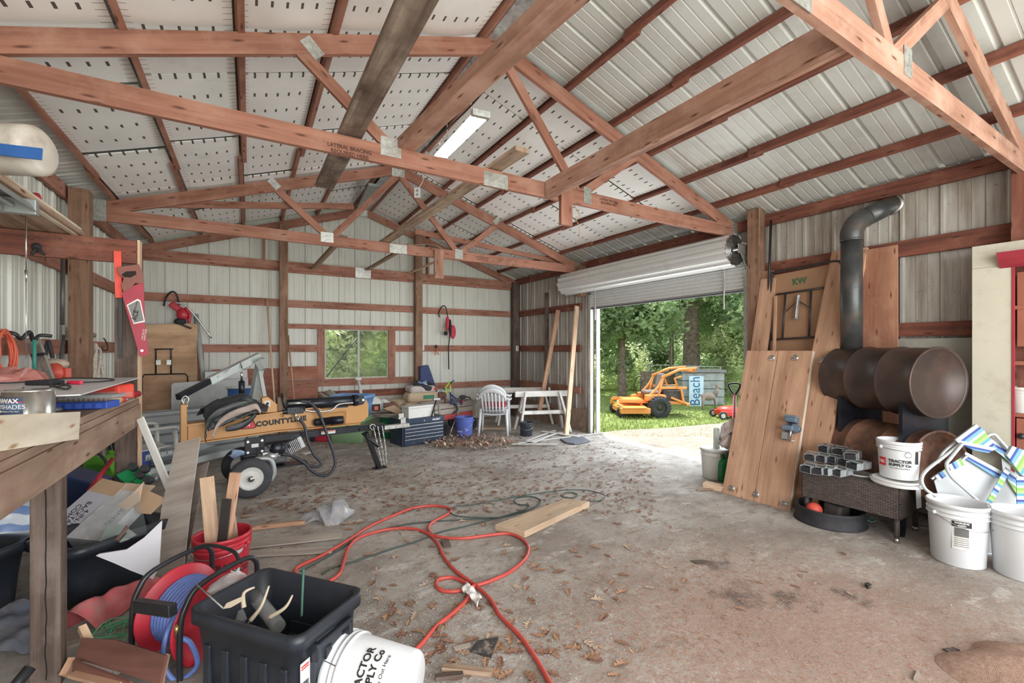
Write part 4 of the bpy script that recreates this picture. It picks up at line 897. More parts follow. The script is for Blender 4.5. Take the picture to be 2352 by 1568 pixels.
# chainsaw on the bench back, ladder jack, hooks
def hook(name, label, pts, r_, mat=None, cat='hook'): return single(name, label, cat, MB().tube(spl(pts, 6), r_, 7), mat or BLK)
hook('wall_rack', 'bent black tube rack projecting over the bench in front of the orange cord', [onD(-30, 758, 3.3), onD(30, 765, 3.35), onD(48, 778, 3.4), onD(68, 762, 3.45), onD(76, 782, 3.5), onD(92, 770, 3.55), onD(120, 772, 3.6)], .014)
hook('utility_hook', 'double grey wire hook screwed to the left girt', [onD(150, 768, 4.9), onD(130, 766, 4.9), onD(124, 776, 4.9), onD(132, 784, 4.9), onD(150, 782, 4.9)], .010, GREYM)
hook('utility_hook', 'black zigzag wire hook above the rope', [onD(238, 776, 5.6), onD(246, 790, 5.6), onD(247, 803, 5.6), onD(236, 803, 5.6), onD(235, 796, 5.6)], .007)
aj = thing('bicycle_stand', 'folding aluminium stand with two slanted legs behind the white panel', 'stand', Matrix.Translation(onD(95, 868, 3.5)))
for (a, b) in (((66, 782), (100, 872)), ((85, 782), (118, 872))): obj('leg', MB().beam(onD(*a, 3.55), onD(*b, 3.45), .045, .02, V(s_, c_, 0)), GALV, aj, world=True)
obj('crossbar', MB().beam(onD(74, 816, 3.48), onD(104, 812, 3.48), .02, .02), BLKR, aj, world=True); obj('green_post', MB().cyl(onD(79, 780, 3.42), onD(79, 872, 3.42), .012, 8), plain('teal_post', (.04, .28, .22), .5), aj, world=True)
ms = thing('chainsaw', 'old red pull-start engine saw with a dusty beige top on the bench', 'chainsaw', Matrix.Translation(onD(130, 868, 3.6)))
obj('engine_cover', MB().ball(onD(124, 836, 3.62), .085, 18, (1.1, .8, .55)), plain('dusty_beige', (.45, .36, .28), .7, 0, .3, 8), ms, world=True)
obj('starter', MB().lathe([(.001, .05), (.03, .05), (.035, .035), (.075, .03), (.08, 0), (.001, 0)], facing(127, 856, 3.58), 28), plain('saw_red', (.60, .09, .06), .45), ms, world=True)
obj('starter_badge', MB().lathe([(.001, .058), (.028, .058), (.028, .05)], facing(127, 856, 3.58), 20), BLKR, ms, world=True); obj('fin_guard', MB().box(facing(150, 856, 3.6), .06, .08, .05), MATS['saw_red'], ms, world=True, bevel=.008)
obj('handle', MB().tube(spl([onD(102, 826, 3.6), onD(110, 784, 3.6), onD(116, 800, 3.6), onD(121, 822, 3.6)], 5), .014, 8), BLKR, ms, world=True)
pr = thing('caulk_gun', 'orange and grey tool with a blue handle hanging behind the post', 'tool', Matrix.Translation(onX(205, 765, XL + .12)))
obj('body', MB().cyl(onX(182, 765, XL + .13), onX(214, 770, XL + .13), .07, 14, .03), GREYM, pr, world=True); obj('band', MB().cyl(onX(190, 766, XL + .13), onX(194, 767, XL + .13), .075, 14), CORDO, pr, world=True)
obj('grip', MB().cyl(onX(193, 785, XL + .10), onX(198, 868, XL + .10), .022, 10), plain('handle_blue', (.05, .15, .42), .5), pr, world=True)
brd('lath', 'narrow white lath leaning against the wall below the blue handle', 'board', onX(186, 795, XL + .06), onX(212, 905, XL + .20), .04, .012, WHITEW)
# on the bench: white panel over odds and ends
pp = [onZ(322, 868, 1.372), onZ(185, 908, 1.372), onZ(112, 911, 1.372), onZ(60, 904, 1.372), onZ(-60, 904, 1.372), onZ(-40, 876, 1.372), onZ(60, 872, 1.372)]
mb = MB(); mb.v = pp + [p_ + V(0, 0, .006) for p_ in pp]; mb.face(range(6, -1, -1)); mb.face(range(7, 14))
for i in range(7): mb.face((i, (i + 1) % 7, 7 + (i + 1) % 7, 7 + i))
single('white_sheet', 'thin white panel lying across the clutter on the workbench', 'panel', mb, plain('panel_white', (.72, .73, .76), .35, 0, .04, 4))
can = thing('paint_can', 'metal can of dark wood stain near the left edge of the view', 'paint can', Matrix.Translation(V(*onZ(67, 985, BZ).xy, BZ)) @ Matrix.Rotation(-YAW, 4, 'Z'))
obj('can', MB().lathe([(.001, 0), (.083, 0), (.086, .004), (.084, .008), (.084, .168), (.087, .172), (.087, .178), (.080, .178), (.078, .172), (.001, .172)], None, 40), plain('can_steel', (.62, .63, .62), .22, .9, .1, 6, dirt=(.10, .22, .22), dscale=9, dlo=.6), can)
curved_label(can, 'paper_label', None, .0845, .035, .150, R(-160), R(-55), plain('label_navy', (.05, .08, .14), .5), .0006)
curved_label(can, 'label_band', None, .0845, .095, .128, R(-160), R(-55), plain('label_blue', (.10, .16, .26), .5), .0012)
wraptext('lettering', 'MINWAX', .026, INKW, can, .0845, R(-102), .134, bold=.0008); wraptext('lettering', 'POLYSHADES', .026, INKW, can, .0845, R(-100), .108, sx=.95); wraptext('lettering', 'Stain & Polyurethane in One Step', .008, INKW, can, .0845, R(-100), .090)
obj('label_stripe', MB().grid(lambda a, b: V(math.cos(R(-160 + 105 * a)) * .0862, math.sin(R(-160 + 105 * a)) * .0862, .129 + .003 * b), 10, 1), INKR, can)
single('stir_stick', 'thin bare metal rod leaning on the paint can', 'rod', MB().cyl(onD(33, 948, 2.1), onD(54, 888, 2.14), .004, 8), STEEL)
og = thing('bit_organizer', 'blue parts organizer with a clear lid on the bench', 'organizer', at(196, 938, BZ, 14))
obj('base', MB().bx(-.14, .14, -.06, .07, .002, .045), plain('organizer_blue', (.03, .08, .42), .4), og, bevel=.004)
obj('clear_lid', MB().bx(-.14, .14, -.06, .07, .047, .085), GLASS, og)
mb = MB()
for k in range(11): mb.cyl((-.125 + k * .025, -.04, .047), (-.125 + k * .025, -.04, .08), .008, 8)
obj('bits', mb, plain('bit_tubes', (.25, .20, .18), .4, .3), og)
mb = MB()
for k in range(5): mb.bx(-.10 + k * .05 - .015, -.10 + k * .05 + .015, -.063, -.06, .008, .035)
obj('latch_row', mb, plain('organizer_blue_light', (.06, .13, .55), .4), og)
cc = thing('tool_case', 'clear topped socket case stacked on the blue organizer', 'case', at(214, 915, BZ + .088, 10)); obj('case', MB().bx(-.13, .13, -.05, .1, 0, .028), GLASS, cc); obj('sockets', MB().bx(-.11, .11, -.03, .08, .006, .02), GREYM, cc)
single('tool_box', 'bright red plastic case under the far corner of the white panel', 'case', MB().bx(-.11, .09, -.05, .12, 0, .115, at(250, 921, BZ, 8)), plain('case_red', (.80, .08, .05), .35), bevel=.02)
single('pry_bar', 'red bar lying across the far end of the workbench', 'bar', MB().cyl(onZ(258, 912, BZ + .03), onZ(318, 904, BZ + .03), .022, 12), REDP)
sdv = thing('screwdriver', 'yellow and red handled screwdriver on the bench beside the organizer', 'screwdriver', Matrix.Translation(onZ(270, 922, BZ)))
obj('handle', MB().cyl(onZ(252, 922, BZ + .022), onZ(276, 918, BZ + .022), .021, 12, .019), plain('handle_yellow', (.70, .55, .22), .5), sdv, world=True); obj('collar', MB().cyl(onZ(276, 918, BZ + .022), onZ(285, 917, BZ + .022), .019, 12), REDP, sdv, world=True)
obj('shank', MB().cyl(onZ(285, 917, BZ + .018), onZ(305, 914, BZ + .012), .006, 8), STEEL, sdv, world=True)
single('valve_cap', 'round metal pipe cap standing on the bench beside the paint can', 'fitting', MB().lathe([(.001, 0), (.045, 0), (.05, .01), (.045, .022), (.012, .026), (.011, .05), (.014, .052), (.013, .062), (.001, .062)], at(117, 945, BZ), 24), GREYM)
single('clamp_lamp', 'crushed shiny foil lamp shade at the left edge of the bench', 'lamp', MB().lathe([(.03, .10), (.045, .08), (.075, .03), (.085, 0), (.08, .002), (.04, .075), (.028, .09)], at(5, 952, BZ), 20), plain('foil_shiny', (.6, .6, .58), .2, 1, .2, 30))
bg_ = MB(); rb_ = random.Random(2)
bg_.ball(onD(22, 868, 3.1) + V(0, 0, -.02), .16, 24, (1.25, .8, .55))
for i, v_ in enumerate(bg_.v): bg_.v[i] = v_ + Vector((noise.noise(v_ * 14), noise.noise(v_ * 14 + V(5, 0, 0)), noise.noise(v_ * 14 + V(0, 7, 0)))) * .05
single('plastic_bag', 'crumpled pink-brown plastic bag behind the white panel', 'bag', bg_, plain('bag_pink', (.50, .20, .17), .4, 0, .3, 8), smooth=False)
bc = thing('battery_charger', 'black charger with coiled leads lying on the white panel', 'charger', at(105, 884, 1.378))
obj('case', MB().bx(-.09, .07, -.04, .05, 0, .03), BLKR, bc, bevel=.008)
obj('lead', MB().tube(spl([onZ(120, 884, 1.386), onZ(150, 893, 1.386), onZ(160, 886, 1.386), onZ(125, 880, 1.386), onZ(118, 892, 1.386), onZ(160, 880, 1.386), onZ(230, 876, 1.386), onZ(262, 872, 1.386), onZ(240, 869, 1.386), onZ(170, 868, 1.386), onZ(110, 872, 1.386), onZ(40, 878, 1.386), onZ(-20, 880, 1.386)], 6), .005, 6), CABLE, bc, world=True)
obj('clip', MB().box(TR(onZ(172, 878, 1.392), (0, 0, R(-35))), .09, .02, .022), plain('clip_red', (.75, .03, .08), .4), bc, world=True, bevel=.004)
# ================================================================ under and in front of the bench
def tub(label, u0, v0, u1, v1, H, W, mat, zr=None):
    a, b = onZ(u0, v0, H), onZ(u1, v1, H); x = (b - a).normalized(); y = V(-x.y, x.x, 0); L = (b - a).length
    c = (a + b) / 2 + y * W / 2; M = basis((c.x, c.y, 0), x, y); t = thing('storage_tub', label, 'tub', M)
    obj('body', tote_mesh(L, W, H, .80, .03, .09), mat, t); return t, L, W
t_, L_, W_ = tub('large black tub under the bench, filled with boxes and junk', 168, 1262, 392, 1186, .415, .46, BLKP)
tub('black tub under the bench at the left edge of the view', -70, 1286, 74, 1232, .415, .36, BLKP)
bb = MB().ball(onD(34, 1198, 3.0), .22, 28, (1.2, .8, .85))
for i, v_ in enumerate(bb.v): bb.v[i] = v_ + Vector((noise.noise(v_ * 6), noise.noise(v_ * 6 + V(5, 0, 0)), noise.noise(v_ * 6 + V(0, 7, 0)))) * .08
def stripebag():
    m, nt, p = _new('blue_printed_bag'); L = nt.links; g = N(nt, 'ShaderNodeNewGeometry'); wv = N(nt, 'ShaderNodeTexWave', i_Scale=3.2, i_Distortion=2.0); mp = N(nt, 'ShaderNodeMapping'); mp.inputs['Rotation'].default_value = (0, R(80), .3); L.new(g.outputs['Position'], mp.inputs[0]); L.new(mp.outputs[0], wv.inputs[0])
    L.new(ramp(nt, wv.outputs['Fac'], [(.62, (.62, .68, .76)), (.72, (.20, .30, .55))]).outputs[0], p.inputs['Base Color']); p.inputs['Roughness'].default_value = .35; return m
single('plastic_sack', 'pale sack with blue printed stripes in the left tub', 'sack', bb, stripebag())
def longbox(label, ua, va, da, ub, vb, db, w_, t, mat, name='cardboard_box', cat='box'):
    a, b = onD(ua, va, da), onD(ub, vb, db); M = frame(a, b, -V(s_, c_, 0) + V(0, 0, .4)); M2 = M @ TR((-(b - a).length / 2, 0, 0)); T_ = thing(name, label, cat, M2)
    obj('carton', MB().bx(0, (b - a).length, -w_ / 2, w_ / 2, -t, 0), mat, T_); return T_, (b - a).length
SIL = plain('silver_carton', (.70, .71, .73), .3, .15, .15, 14); LILC = plain('lilac_carton', (.50, .50, .55), .45, 0, .06, 5)
bx1, l1 = longbox('long carton lettered 4-IN-1 BACKYARD COMBO sticking out of the tub', 128, 1225, 2.95, 262, 1105, 3.3, .20, .09, LILC)
obj('flap', MB().bx(l1 - .11, l1 + .002, -.10, .10, -.001, .0015), CARD, bx1)
for i, s in enumerate(('4-IN-1', 'BACKYARD', 'COMBO')): text('lettering', s, .046, WM[bx1.name] @ TR((l1 - .30, -.035 + i * .040 - .0, .001)) @ Matrix.Rotation(PI, 4, 'Z') @ Matrix.Rotation(0, 4, 'Z'), INK, bx1, align='CENTER')
bx2, l2 = longbox('shiny silver carton beside the backyard game carton', 190, 1238, 2.9, 305, 1128, 3.25, .23, .10, SIL)
text('lettering', 'SERVICE CO', .05, WM[bx2.name] @ TR((.25, -.06, .001)), plain('faint_print', (.30, .30, .31), .5), bx2)
obj('flap', MB().bx(l2, l2 + .07, -.115, .115, -.004, 0), CARDL, bx2)
trace('cardboard_flap', [(300, 1150), (330, 1105), (332, 1122), (382, 1145), (345, 1180), (318, 1178)], 3.15, .006, CARD, dv=-.002, label='torn open brown cardboard box in the back of the tub', cat='box')
trace('cardboard_scrap', [(268, 1160), (302, 1135), (328, 1108), (320, 1150), (292, 1172)], 3.0, .006, CARDL, dv=-.001, label='pale torn cardboard strip leaning on the silver carton', cat='cardboard')
gt = thing('toy_wheel_rack', 'green plastic parts with black wheels poking out of the tub', 'plastic parts', Matrix.Translation(onD(300, 1110, 3.45)))
GRN = plain('green_plastic', (.02, .26, .09), .35)
for (a, b) in (((272, 1098), (318, 1075)), ((283, 1108), (330, 1085)), ((312, 1112), (340, 1092))): obj('rail', MB().beam(onD(*a, 3.4), onD(*b, 3.5), .05, .035, V(.2, -.6, .8)), GRN, gt, world=True)
for (a, b) in ((302, 1070), (330, 1074), (337, 1100), (318, 1088)): obj('wheel', MB().cyl(onD(a, b, 3.38), onD(a + 7, b + 5, 3.44), .026, 14), BLKR, gt, world=True)
trace('acrylic_sheet', [(186, 1190), (318, 1128), (338, 1226), (214, 1258)], 2.86, .004, plain('acrylic', (.25, .28, .28), .1, 0, .02, 3, alpha=.14), dv=-.0006, label='clear acrylic pane standing in the large black tub', cat='pane')
trace('plastic_part', [(222, 1252), (250, 1203), (285, 1206), (312, 1226), (290, 1238), (258, 1250)], 2.80, .012, plain('milky_green', (.42, .50, .46), .4), dv=-.002, label='milky green plastic piece lying in the large black tub', cat='plastic part')
single('paint_brush', 'old dark paint brush resting on the rim of the tub', 'brush', MB().tube([onD(268, 1240, 2.7), onD(280, 1226, 2.72), onD(294, 1208, 2.75)], .012, 8, rr=[.016, .010, .012]), plain('brush_brown', (.12, .07, .06), .7))
trace('curved_white_sheet', [(220, 1276), (227, 1272), (290, 1262), (330, 1235), (372, 1195), (366, 1300), (352, 1330), (300, 1310), (262, 1293)], 2.58, .01, plain('panel_lilac', (.62, .62, .67), .35, 0, .04, 4), du=.0008, label='curved white panel leaning against the front of the large black tub', cat='panel')
gm = thing('pressure_washer', 'bright green plastic machine under the bench behind the tub', 'machine', Matrix.Translation(V(*onD(215, 1110, 4.6).xy, 0)))
GRL = plain('lime_plastic', (.12, .42, .03), .4, 0, .08, 4)
mb = MB(); px = [(188, 1102), (200, 1062), (208, 1052), (240, 1058), (250, 1085), (238, 1098), (216, 1104)]
trace('housing', px, 4.4, .22, GRL, parent=gm, bevel=.03)
obj('grille', MB().bx(-.1, .1, -.03, .03, -.004, .004, facing(222, 1075, 4.38)), plain('lime_dark', (.06, .25, .02), .5), gm, world=True); obj('hose', MB().tube(spl([onD(205, 1050, 4.3), onD(225, 1042, 4.3), onD(243, 1060, 4.3), onD(244, 1080, 4.3)], 6), .012, 8), CABLE, gm, world=True)
obj('foot', MB().bx(-.18, .18, -.12, .12, -.01 - onD(215, 1104, 4.6).z, 0, atd(215, 1104, 4.55)), BLKR, gm, world=True)
for i, (a, b, m_) in enumerate((((224, 1002), (252, 1098), GALV), ((240, 1002), (262, 1085), GREYM), ((256, 1000), (276, 1090), BLK), ((248, 1000), (258, 1070), BLK), ((268, 1000), (280, 1075), GREYM))):
    single('tent_pole', ['bright aluminium pole leaning under the bench by the green machine', 'second aluminium pole under the bench end', 'black pole nearest the dark bench post', 'black pole between the aluminium poles under the bench', 'thin grey pole against the dark bench post'][i], 'pole', MB().cyl(onD(*a, 4.9), onD(*b, 4.6), .014, 8), m_)
single('red_pole', 'short red plastic tube sticking up beside the green machine', 'tube', MB().cyl(onD(204, 1128, 3.30), onD(258, 1054, 3.6), .016, 10), REDP)
single('blue_bin', 'dark blue bin behind the bench front leg', 'bin', MB().bx(-.2, .2, -.15, .15, -.28, .12, atd(168, 1115, 3.9, 20) @ Matrix.Rotation(R(25), 4, 'Y')), plain('navy_plastic', (.02, .04, .12), .4), bevel=.02)
brd('white_strip', 'white painted strip of wood leaning at the end of the workbench', 'board', onD(322, 960, 3.42), onD(415, 1185, 3.3), .015, .055, WHITEW, V(.8, -.5, .2))
trace('flooring_plank', [(404, 1018), (459, 1003), (437, 1160), (418, 1330), (344, 1352), (372, 1160)], 3.30, .012, GREYP, dv=-.0012, label='wide grey wood-look flooring plank leaning at the bench end', cat='plank')
trace('flooring_plank', [(448, 1075), (479, 1060), (450, 1180), (425, 1300), (400, 1335), (425, 1180)], 3.42, .012, GREYPD, dv=-.0012, label='narrow dark flooring plank leaning behind the wide grey one', cat='plank')
# red pail of offcuts
rbk = bucket('red pail filled with wood offcuts, beside the leaning planks', at(511, 1349, 0), REDP, .165, .37, hang=.3)
wraptext('lettering', 'TRACTOR\nSUPPLY CO', .05, INK, rbk, lambda z: .15 + .03 * z, R(-38), .17, bold=.001)
curved_label(rbk, 'paper_label', None, .1515, .125, .215, R(-62), R(-14), WHTD, .0008); obj('badge', MB().lathe([(.001, .002), (.028, .002), (.028, 0)], Matrix.Rotation(R(-22), 4, 'Z') @ TR((.158, 0, .285), (0, R(88), 0)), 20), WHTD, rbk)
def stick(label, a, b, da, db, w_, t, mat, up=None): return brd('wood_offcut', label, 'offcut', onD(*a, da), onD(*b, db), w_, t, mat, up or V(s_, c_, 0), bevel=.001)
stick('pale pine offcut standing at the left of the red pail', (475, 1095), (492, 1300), 2.98, 2.92, .075, .035, PINE)
stick('white edged offcut leaning right out of the red pail', (541, 1085), (510, 1290), 3.05, 2.98, .06, .035, PINER)
stick('dark laminate offcut in front of the white edged one', (521, 1145), (505, 1290), 2.9, 2.9, .06, .012, plain('dark_laminate', (.04, .035, .035), .4))
stick('short brown offcut at the back of the red pail', (530, 1180), (545, 1290), 3.05, 3.0, .05, .02, OLD2)
# hose reel
ax = Matrix.Translation(onD(452, 1404, 2.40)) @ Matrix.Rotation(-YAW + R(-22), 4, 'Z')
hr = thing('hose_reel', 'red hose reel in a black tube frame wound with blue air hose', 'hose reel', ax)
Cx = Matrix.Rotation(PI / 2, 4, 'Y')
obj('flange', MB().lathe([(.05, -.125), (.16, -.125), (.185, -.145), (.215, -.15), (.22, -.145), (.215, -.14), (.185, -.135), (.16, -.115), (.05, -.115)], Cx, 48), REDP, hr)
obj('flange', MB().lathe([(.05, .125), (.16, .125), (.185, .145), (.215, .15), (.22, .145), (.215, .14), (.185, .135), (.16, .115), (.05, .115)], Cx, 48), REDP, hr)
obj('drum', MB().lathe([(.09, -.12), (.09, .12)], Cx, 24), BLK, hr)
mb = MB(); pts = []
for L_ in range(3):
    for k in range(24 * 9):
        a = 2 * PI * k / 24; x = (-.108 + .024 * k / 24) * (1 if L_ % 2 == 0 else -1); rad = .115 + .022 * L_; pts.append(V(x, math.cos(a) * rad, math.sin(a) * rad))
HB = plain('blue_hose', (.13, .20, .50), .4, 0, .1, 20); mb.tube(pts, .0115, 7)
obj('hose', mb, HB, hr)
obj('hose_end', MB().tube(spl([V(.05, -.12, .08), V(.09, -.2, .02), V(.10, -.22, -.1), V(.16, -.20, -.19), V(.22, -.14, -.14), V(.2, -.16, -.02), V(.17, -.2, .02)], 8), .012, 8).tube(spl([V(-.15, -.2, -.21), V(-.05, -.26, -.215), V(.15, -.28, -.215), V(.3, -.22, -.215)], 6), .012, 8), HB, hr)
obj('fitting', MB().cyl((.17, -.2, .02), (.19, -.215, .09), .011, 6), plain('brass', (.50, .36, .16), .35, .9), hr)
for x in (-.19, .19):
    q = [V(x, -.20, -.24), V(x, -.20, .06), V(x, -.17, .17), V(x, -.10, .235), V(x, .12, .26), V(x, .2, .22), V(x, .21, .1), V(x, .21, -.24)]
    obj('frame_tube', MB().tube(spl(q, 5), .0135, 8), BLK, hr)
obj('axle', MB().cyl((-.2, 0, 0), (.2, 0, 0), .015, 10), BLK, hr); obj('top_tube', MB().tube(spl([V(-.19, .1, .262), V(-.1, .13, .29), V(.1, .13, .29), V(.19, .1, .262)], 4), .01, 8), BLK, hr)
obj('bottom_channel', MB().bx(-.22, .22, -.24, -.19, -.243, -.22).bx(-.22, .22, .18, .23, -.243, -.22), BLK, hr)
p = onD(355, 1395, 2.12); obj('crossbar', MB().box(basis(p, onD(415, 1402, 2.06) - onD(295, 1385, 2.2), V(0, 0, 1)), .27, .055, .04), BLK, hr, world=True, bevel=.004)
# big black tote in the foreground
M = basis((.118, 2.31, 0), (.634, -.773, 0), (.773, .634, 0)); bt = thing('storage_tote', 'large open black tote in the foreground full of plastic scraps', 'tote', M)
obj('body', tote_mesh(.60, .375, .45, .86, .018, .05), BLKP, bt)
mb = MB()
for k in range(5): x = -.22 + k * .11; mb.bx(x - .02, x + .02, -.186, -.165, .02, .30)
for k in range(3): y = -.1 + k * .1; mb.bx(.27, .292, y - .02, y + .02, .02, .30)
obj('rib', mb, BLKP, bt, bevel=.006)
obj('handle', MB().bx(.305, .33, -.10, .10, .35, .375).bx(.285, .33, -.11, -.085, .30, .375).bx(.285, .33, .085, .11, .30, .375), BLKP, bt, bevel=.006)
obj('sticker', MB().bx(.2935, .2945, -.165, -.115, .20, .325), WHTD, bt); obj('sticker_band', MB().bx(.2946, .295, -.16, -.12, .295, .312), INKR, bt)
text('sticker_text', 'Rubbermaid', .010, M @ TR((.2951, -.14, .304), (R(90), 0, R(90))), INKW, bt)
mb = MB()
for k in range(12): mb.bx(.2946, .295, -.158 + k * .003, -.1565 + k * .003 + (.001 if k % 3 else 0), .215, .245)
obj('barcode', mb, INK, bt)
def crumple(c, r_, sc, amp, fr, n=26, seed=0, M=None):
    mb = MB().ball((0, 0, 0), r_, n, sc); o = V(seed * 3.1, seed, 0)
    for i, v_ in enumerate(mb.v):
        q = v_ * fr + o; mb.v[i] = v_ + Vector((noise.noise(q), noise.noise(q + V(9, 0, 0)), noise.noise(q + V(0, 9, 0)))) * amp
        if M: mb.v[i] = M @ mb.v[i]
        mb.v[i] = mb.v[i] + Vector(c)
    return mb
CLR = plain('crinkly_clear_plastic', (.42, .43, .44), .15, 0, .2, 20, alpha=.42)
single('plastic_bag', 'crinkled clear bag heaped in the foreground black tote', 'bag', crumple(onD(528, 1388, 2.22), .10, (1.1, .9, 1.2), .09, 11, seed=1), CLR, smooth=False)
single('plastic_tube', 'clear plastic sleeve lying in the foreground black tote', 'tube', MB().cyl(onD(572, 1350, 2.3), onD(640, 1440, 2.05), .032, 12), CLR)
BONE = plain('bone_plastic', (.50, .42, .32), .6, 0, .15, 8)
for i, (a, b, c) in enumerate((((575, 1425), (600, 1392), (618, 1345)), ((618, 1418), (655, 1395), (672, 1366)), ((560, 1395), (560, 1362), (585, 1348)))):
    single('curved_stick', ['longest curved tan stick in the foreground tote', 'curved tan stick nearest the right side of the tote', 'bent tan stick beside the clear bag in the tote'][i], 'stick', MB().tube(spl([onD(*a, 2.0), onD(*b, 2.02), onD(*c, 2.05)], 5), .009, 7, rr=[.011 - .0007 * k for k in range(11)]), BONE)
trace('saw_blade', [(512, 1398), (520, 1385), (555, 1370), (560, 1378), (530, 1395)], 1.95, .003, BONE, label='short toothed tan strip on the rim of the foreground tote', cat='strip')
single('wire_rod', 'straight bare wire sticking out of the tote over its left rim', 'rod', MB().cyl(onD(450, 1341, 2.1), onD(512, 1396, 1.95), .0035, 6), GALV)
single('green_cord', 'dark green cord hanging down inside the tote from its back rim', 'cord', MB().tube(spl([onD(697, 1306, 2.22), onD(696, 1330, 2.18), onD(694, 1380, 2.12), onD(693, 1415, 2.08)], 5), .006, 6), plain('cord_green', (.06, .16, .12), .6))
obj('inner_tray', MB().bx(-.05, .24, -.12, .12, .20, .215).bx(-.05, .24, -.125, -.115, .20, .27).bx(-.05, .24, .115, .125, .20, .27), BLKP, bt)
# white pail on its side
zd = (V(-c_, s_, 0) * .95 + V(s_, c_, 0) * .30).normalized(); xd = (V(0, 0, 1) * .62 - V(s_, c_, 0) * .78); xd = (xd - zd * xd.dot(zd)).normalized(); yd_ = zd.cross(xd)
M = Matrix((xd, yd_, zd)).transposed().to_4x4(); M.translation = onD(945, 1575, 1.93); M.translation.z = .14
wl_ = bucket('white pail lying on its side on the floor beside the black tote', M, WHT, .15, .37, handle=False)
rr_b = lambda z: .1305 + .0195 * min(1, z / .28)
for s, z, sz in (('TRACTOR', .175, .046), ('SUPPLY Co', .128, .044)): wraptext('lettering', s, sz, INK, wl_, rr_b, R(0), z, sx=.95, bold=.0012)
wraptext('lettering', 'For Life Out Here', .023, INK, wl_, rr_b, R(0), .085)
mb = MB(); mb.tube([V(.0, 0, 0) + V(math.cos(R(-48)) * .1475, math.sin(R(-48)) * .1475, .215) + (V(-math.sin(R(-48)), math.cos(R(-48)), 0) * math.cos(k * PI / 12) + V(0, 0, 1) * math.sin(k * PI / 12)) * .024 for k in range(24)], .0018, 4, True)
obj('badge', mb, INK, wl_)
obj('wire_handle', MB().tube(spl([V(.155, 0, .30), V(.24, .02, .36), V(.2, .06, .46), V(.05, .02, .46), V(-.12, .0, .40), V(-.155, 0, .30)], 6), .002, 5), CABLE, wl_)
# broken drawer, wires and tarp at lower left
DRW = wood('drawer_brown', (.22, .10, .08), (.14, .065, .05), gs=9, kn=0)
dr = thing('broken_drawer', 'broken brown wooden drawer parts lying in the lower left corner', 'drawer', Matrix.Translation(V(-.6, 2.6, 0)))
trace('panel', [(188, 1464), (268, 1470), (380, 1505), (366, 1572), (172, 1512)], 2.18, .014, DRW, du=-.0006, dv=-.0012, parent=dr)
obj('edge', MB().beam(onD(383, 1503, 2.08), onD(366, 1580, 2.0), .02, .035), PINER, dr, world=True)
obj('edge', MB().beam(onD(188, 1440, 2.25), onD(205, 1475, 2.2), .03, .03), PINE, dr, world=True)
obj('edge', MB().beam(onD(150, 1552, 2.1), onD(172, 1512, 2.15), .03, .05), PINER, dr, world=True)
obj('slat', MB().beam(onD(170, 1530, 2.1), onD(300, 1580, 1.98), .012, .06), DRW, dr, world=True); obj('slat', MB().beam(onD(170, 1545, 2.08), onD(275, 1572, 1.98), .05, .015), PINER, dr, world=True)
obj('white_slat', MB().beam(onD(180, 1530, 2.2), onD(420, 1568, 2.2), .08, .012), WHITEW, dr, world=True)
obj('staple', MB().tube([onD(275, 1500, 2.1), onD(258, 1545, 2.06), onD(270, 1548, 2.05), onD(276, 1505, 2.09)], .0015, 4), GALV, dr, world=True)
rw = random.Random(8); pts = []
c0 = onD(275, 1452, 2.5)
for k in range(26):
    q0 = c0 + V(rw.uniform(-.06, .08), rw.uniform(-.05, .05), rw.uniform(-.05, .02)); r0 = rw.uniform(.05, .12); a0 = rw.uniform(0, 6); ex = V(rw.uniform(-1, 1), rw.uniform(-1, 1), rw.uniform(-.3, .3)).normalized(); ey = ex.cross(V(rw.uniform(-.5, .5), rw.uniform(-1, .2), rw.uniform(.2, 1))).normalized()
    pts += [q0 + (ex * math.cos(a0 + j) + ey * math.sin(a0 + j)) * r0 for j in (0, 1.1, 2.2, 3.3, 4.4)]
single('green_wire', 'tangle of thin green wire on the floor beside the hose reel', 'wire', MB().tube(spl(pts, 5), .0028, 4), plain('wire_green', (.10, .42, .22), .45))
tp = MB()
def tf(a, b):
    p_ = onD(155 + 185 * a, 1492 - 92 * a, 2.42 + .45 * a) + V(.75, .2, 0) * (b - .5) * .30; p_.z = max(.012, .16 * math.sin(PI * b) * (1 - .3 * a) + .03 * noise.noise(p_ * 14) + .02); return p_
single('red_tarp', 'faded red tarp bundle lying on the floor under the bench', 'tarp', cloth(tp, tf, 26, 14), plain('tarp_red', (.50, .12, .13), .6, 0, .3, 7, dirt=(.36, .25, .22), dscale=8))
def bf(a, b): 
    p_ = onZ(-60 + 170 * a, 1395 + 110 * b, 0); p_.z = .02 + .05 * abs(noise.noise(p_ * 5)) + .02 * noise.noise(p_ * 15); return p_
single('blue_tarp', 'dusty blue-grey plastic sheet on the floor at the left edge', 'tarp', cloth(MB(), bf, 22, 12), plain('tarp_blue', (.24, .27, .34), .55, 0, .3, 7, dirt=(.30, .25, .21), dscale=4, dlo=.45))
single('pipe', 'black steel pipe end poking in at the bottom left corner', 'pipe', MB().cyl(onD(70, 1532, 1.85), onD(-20, 1640, 1.75), .022, 14), BLK)
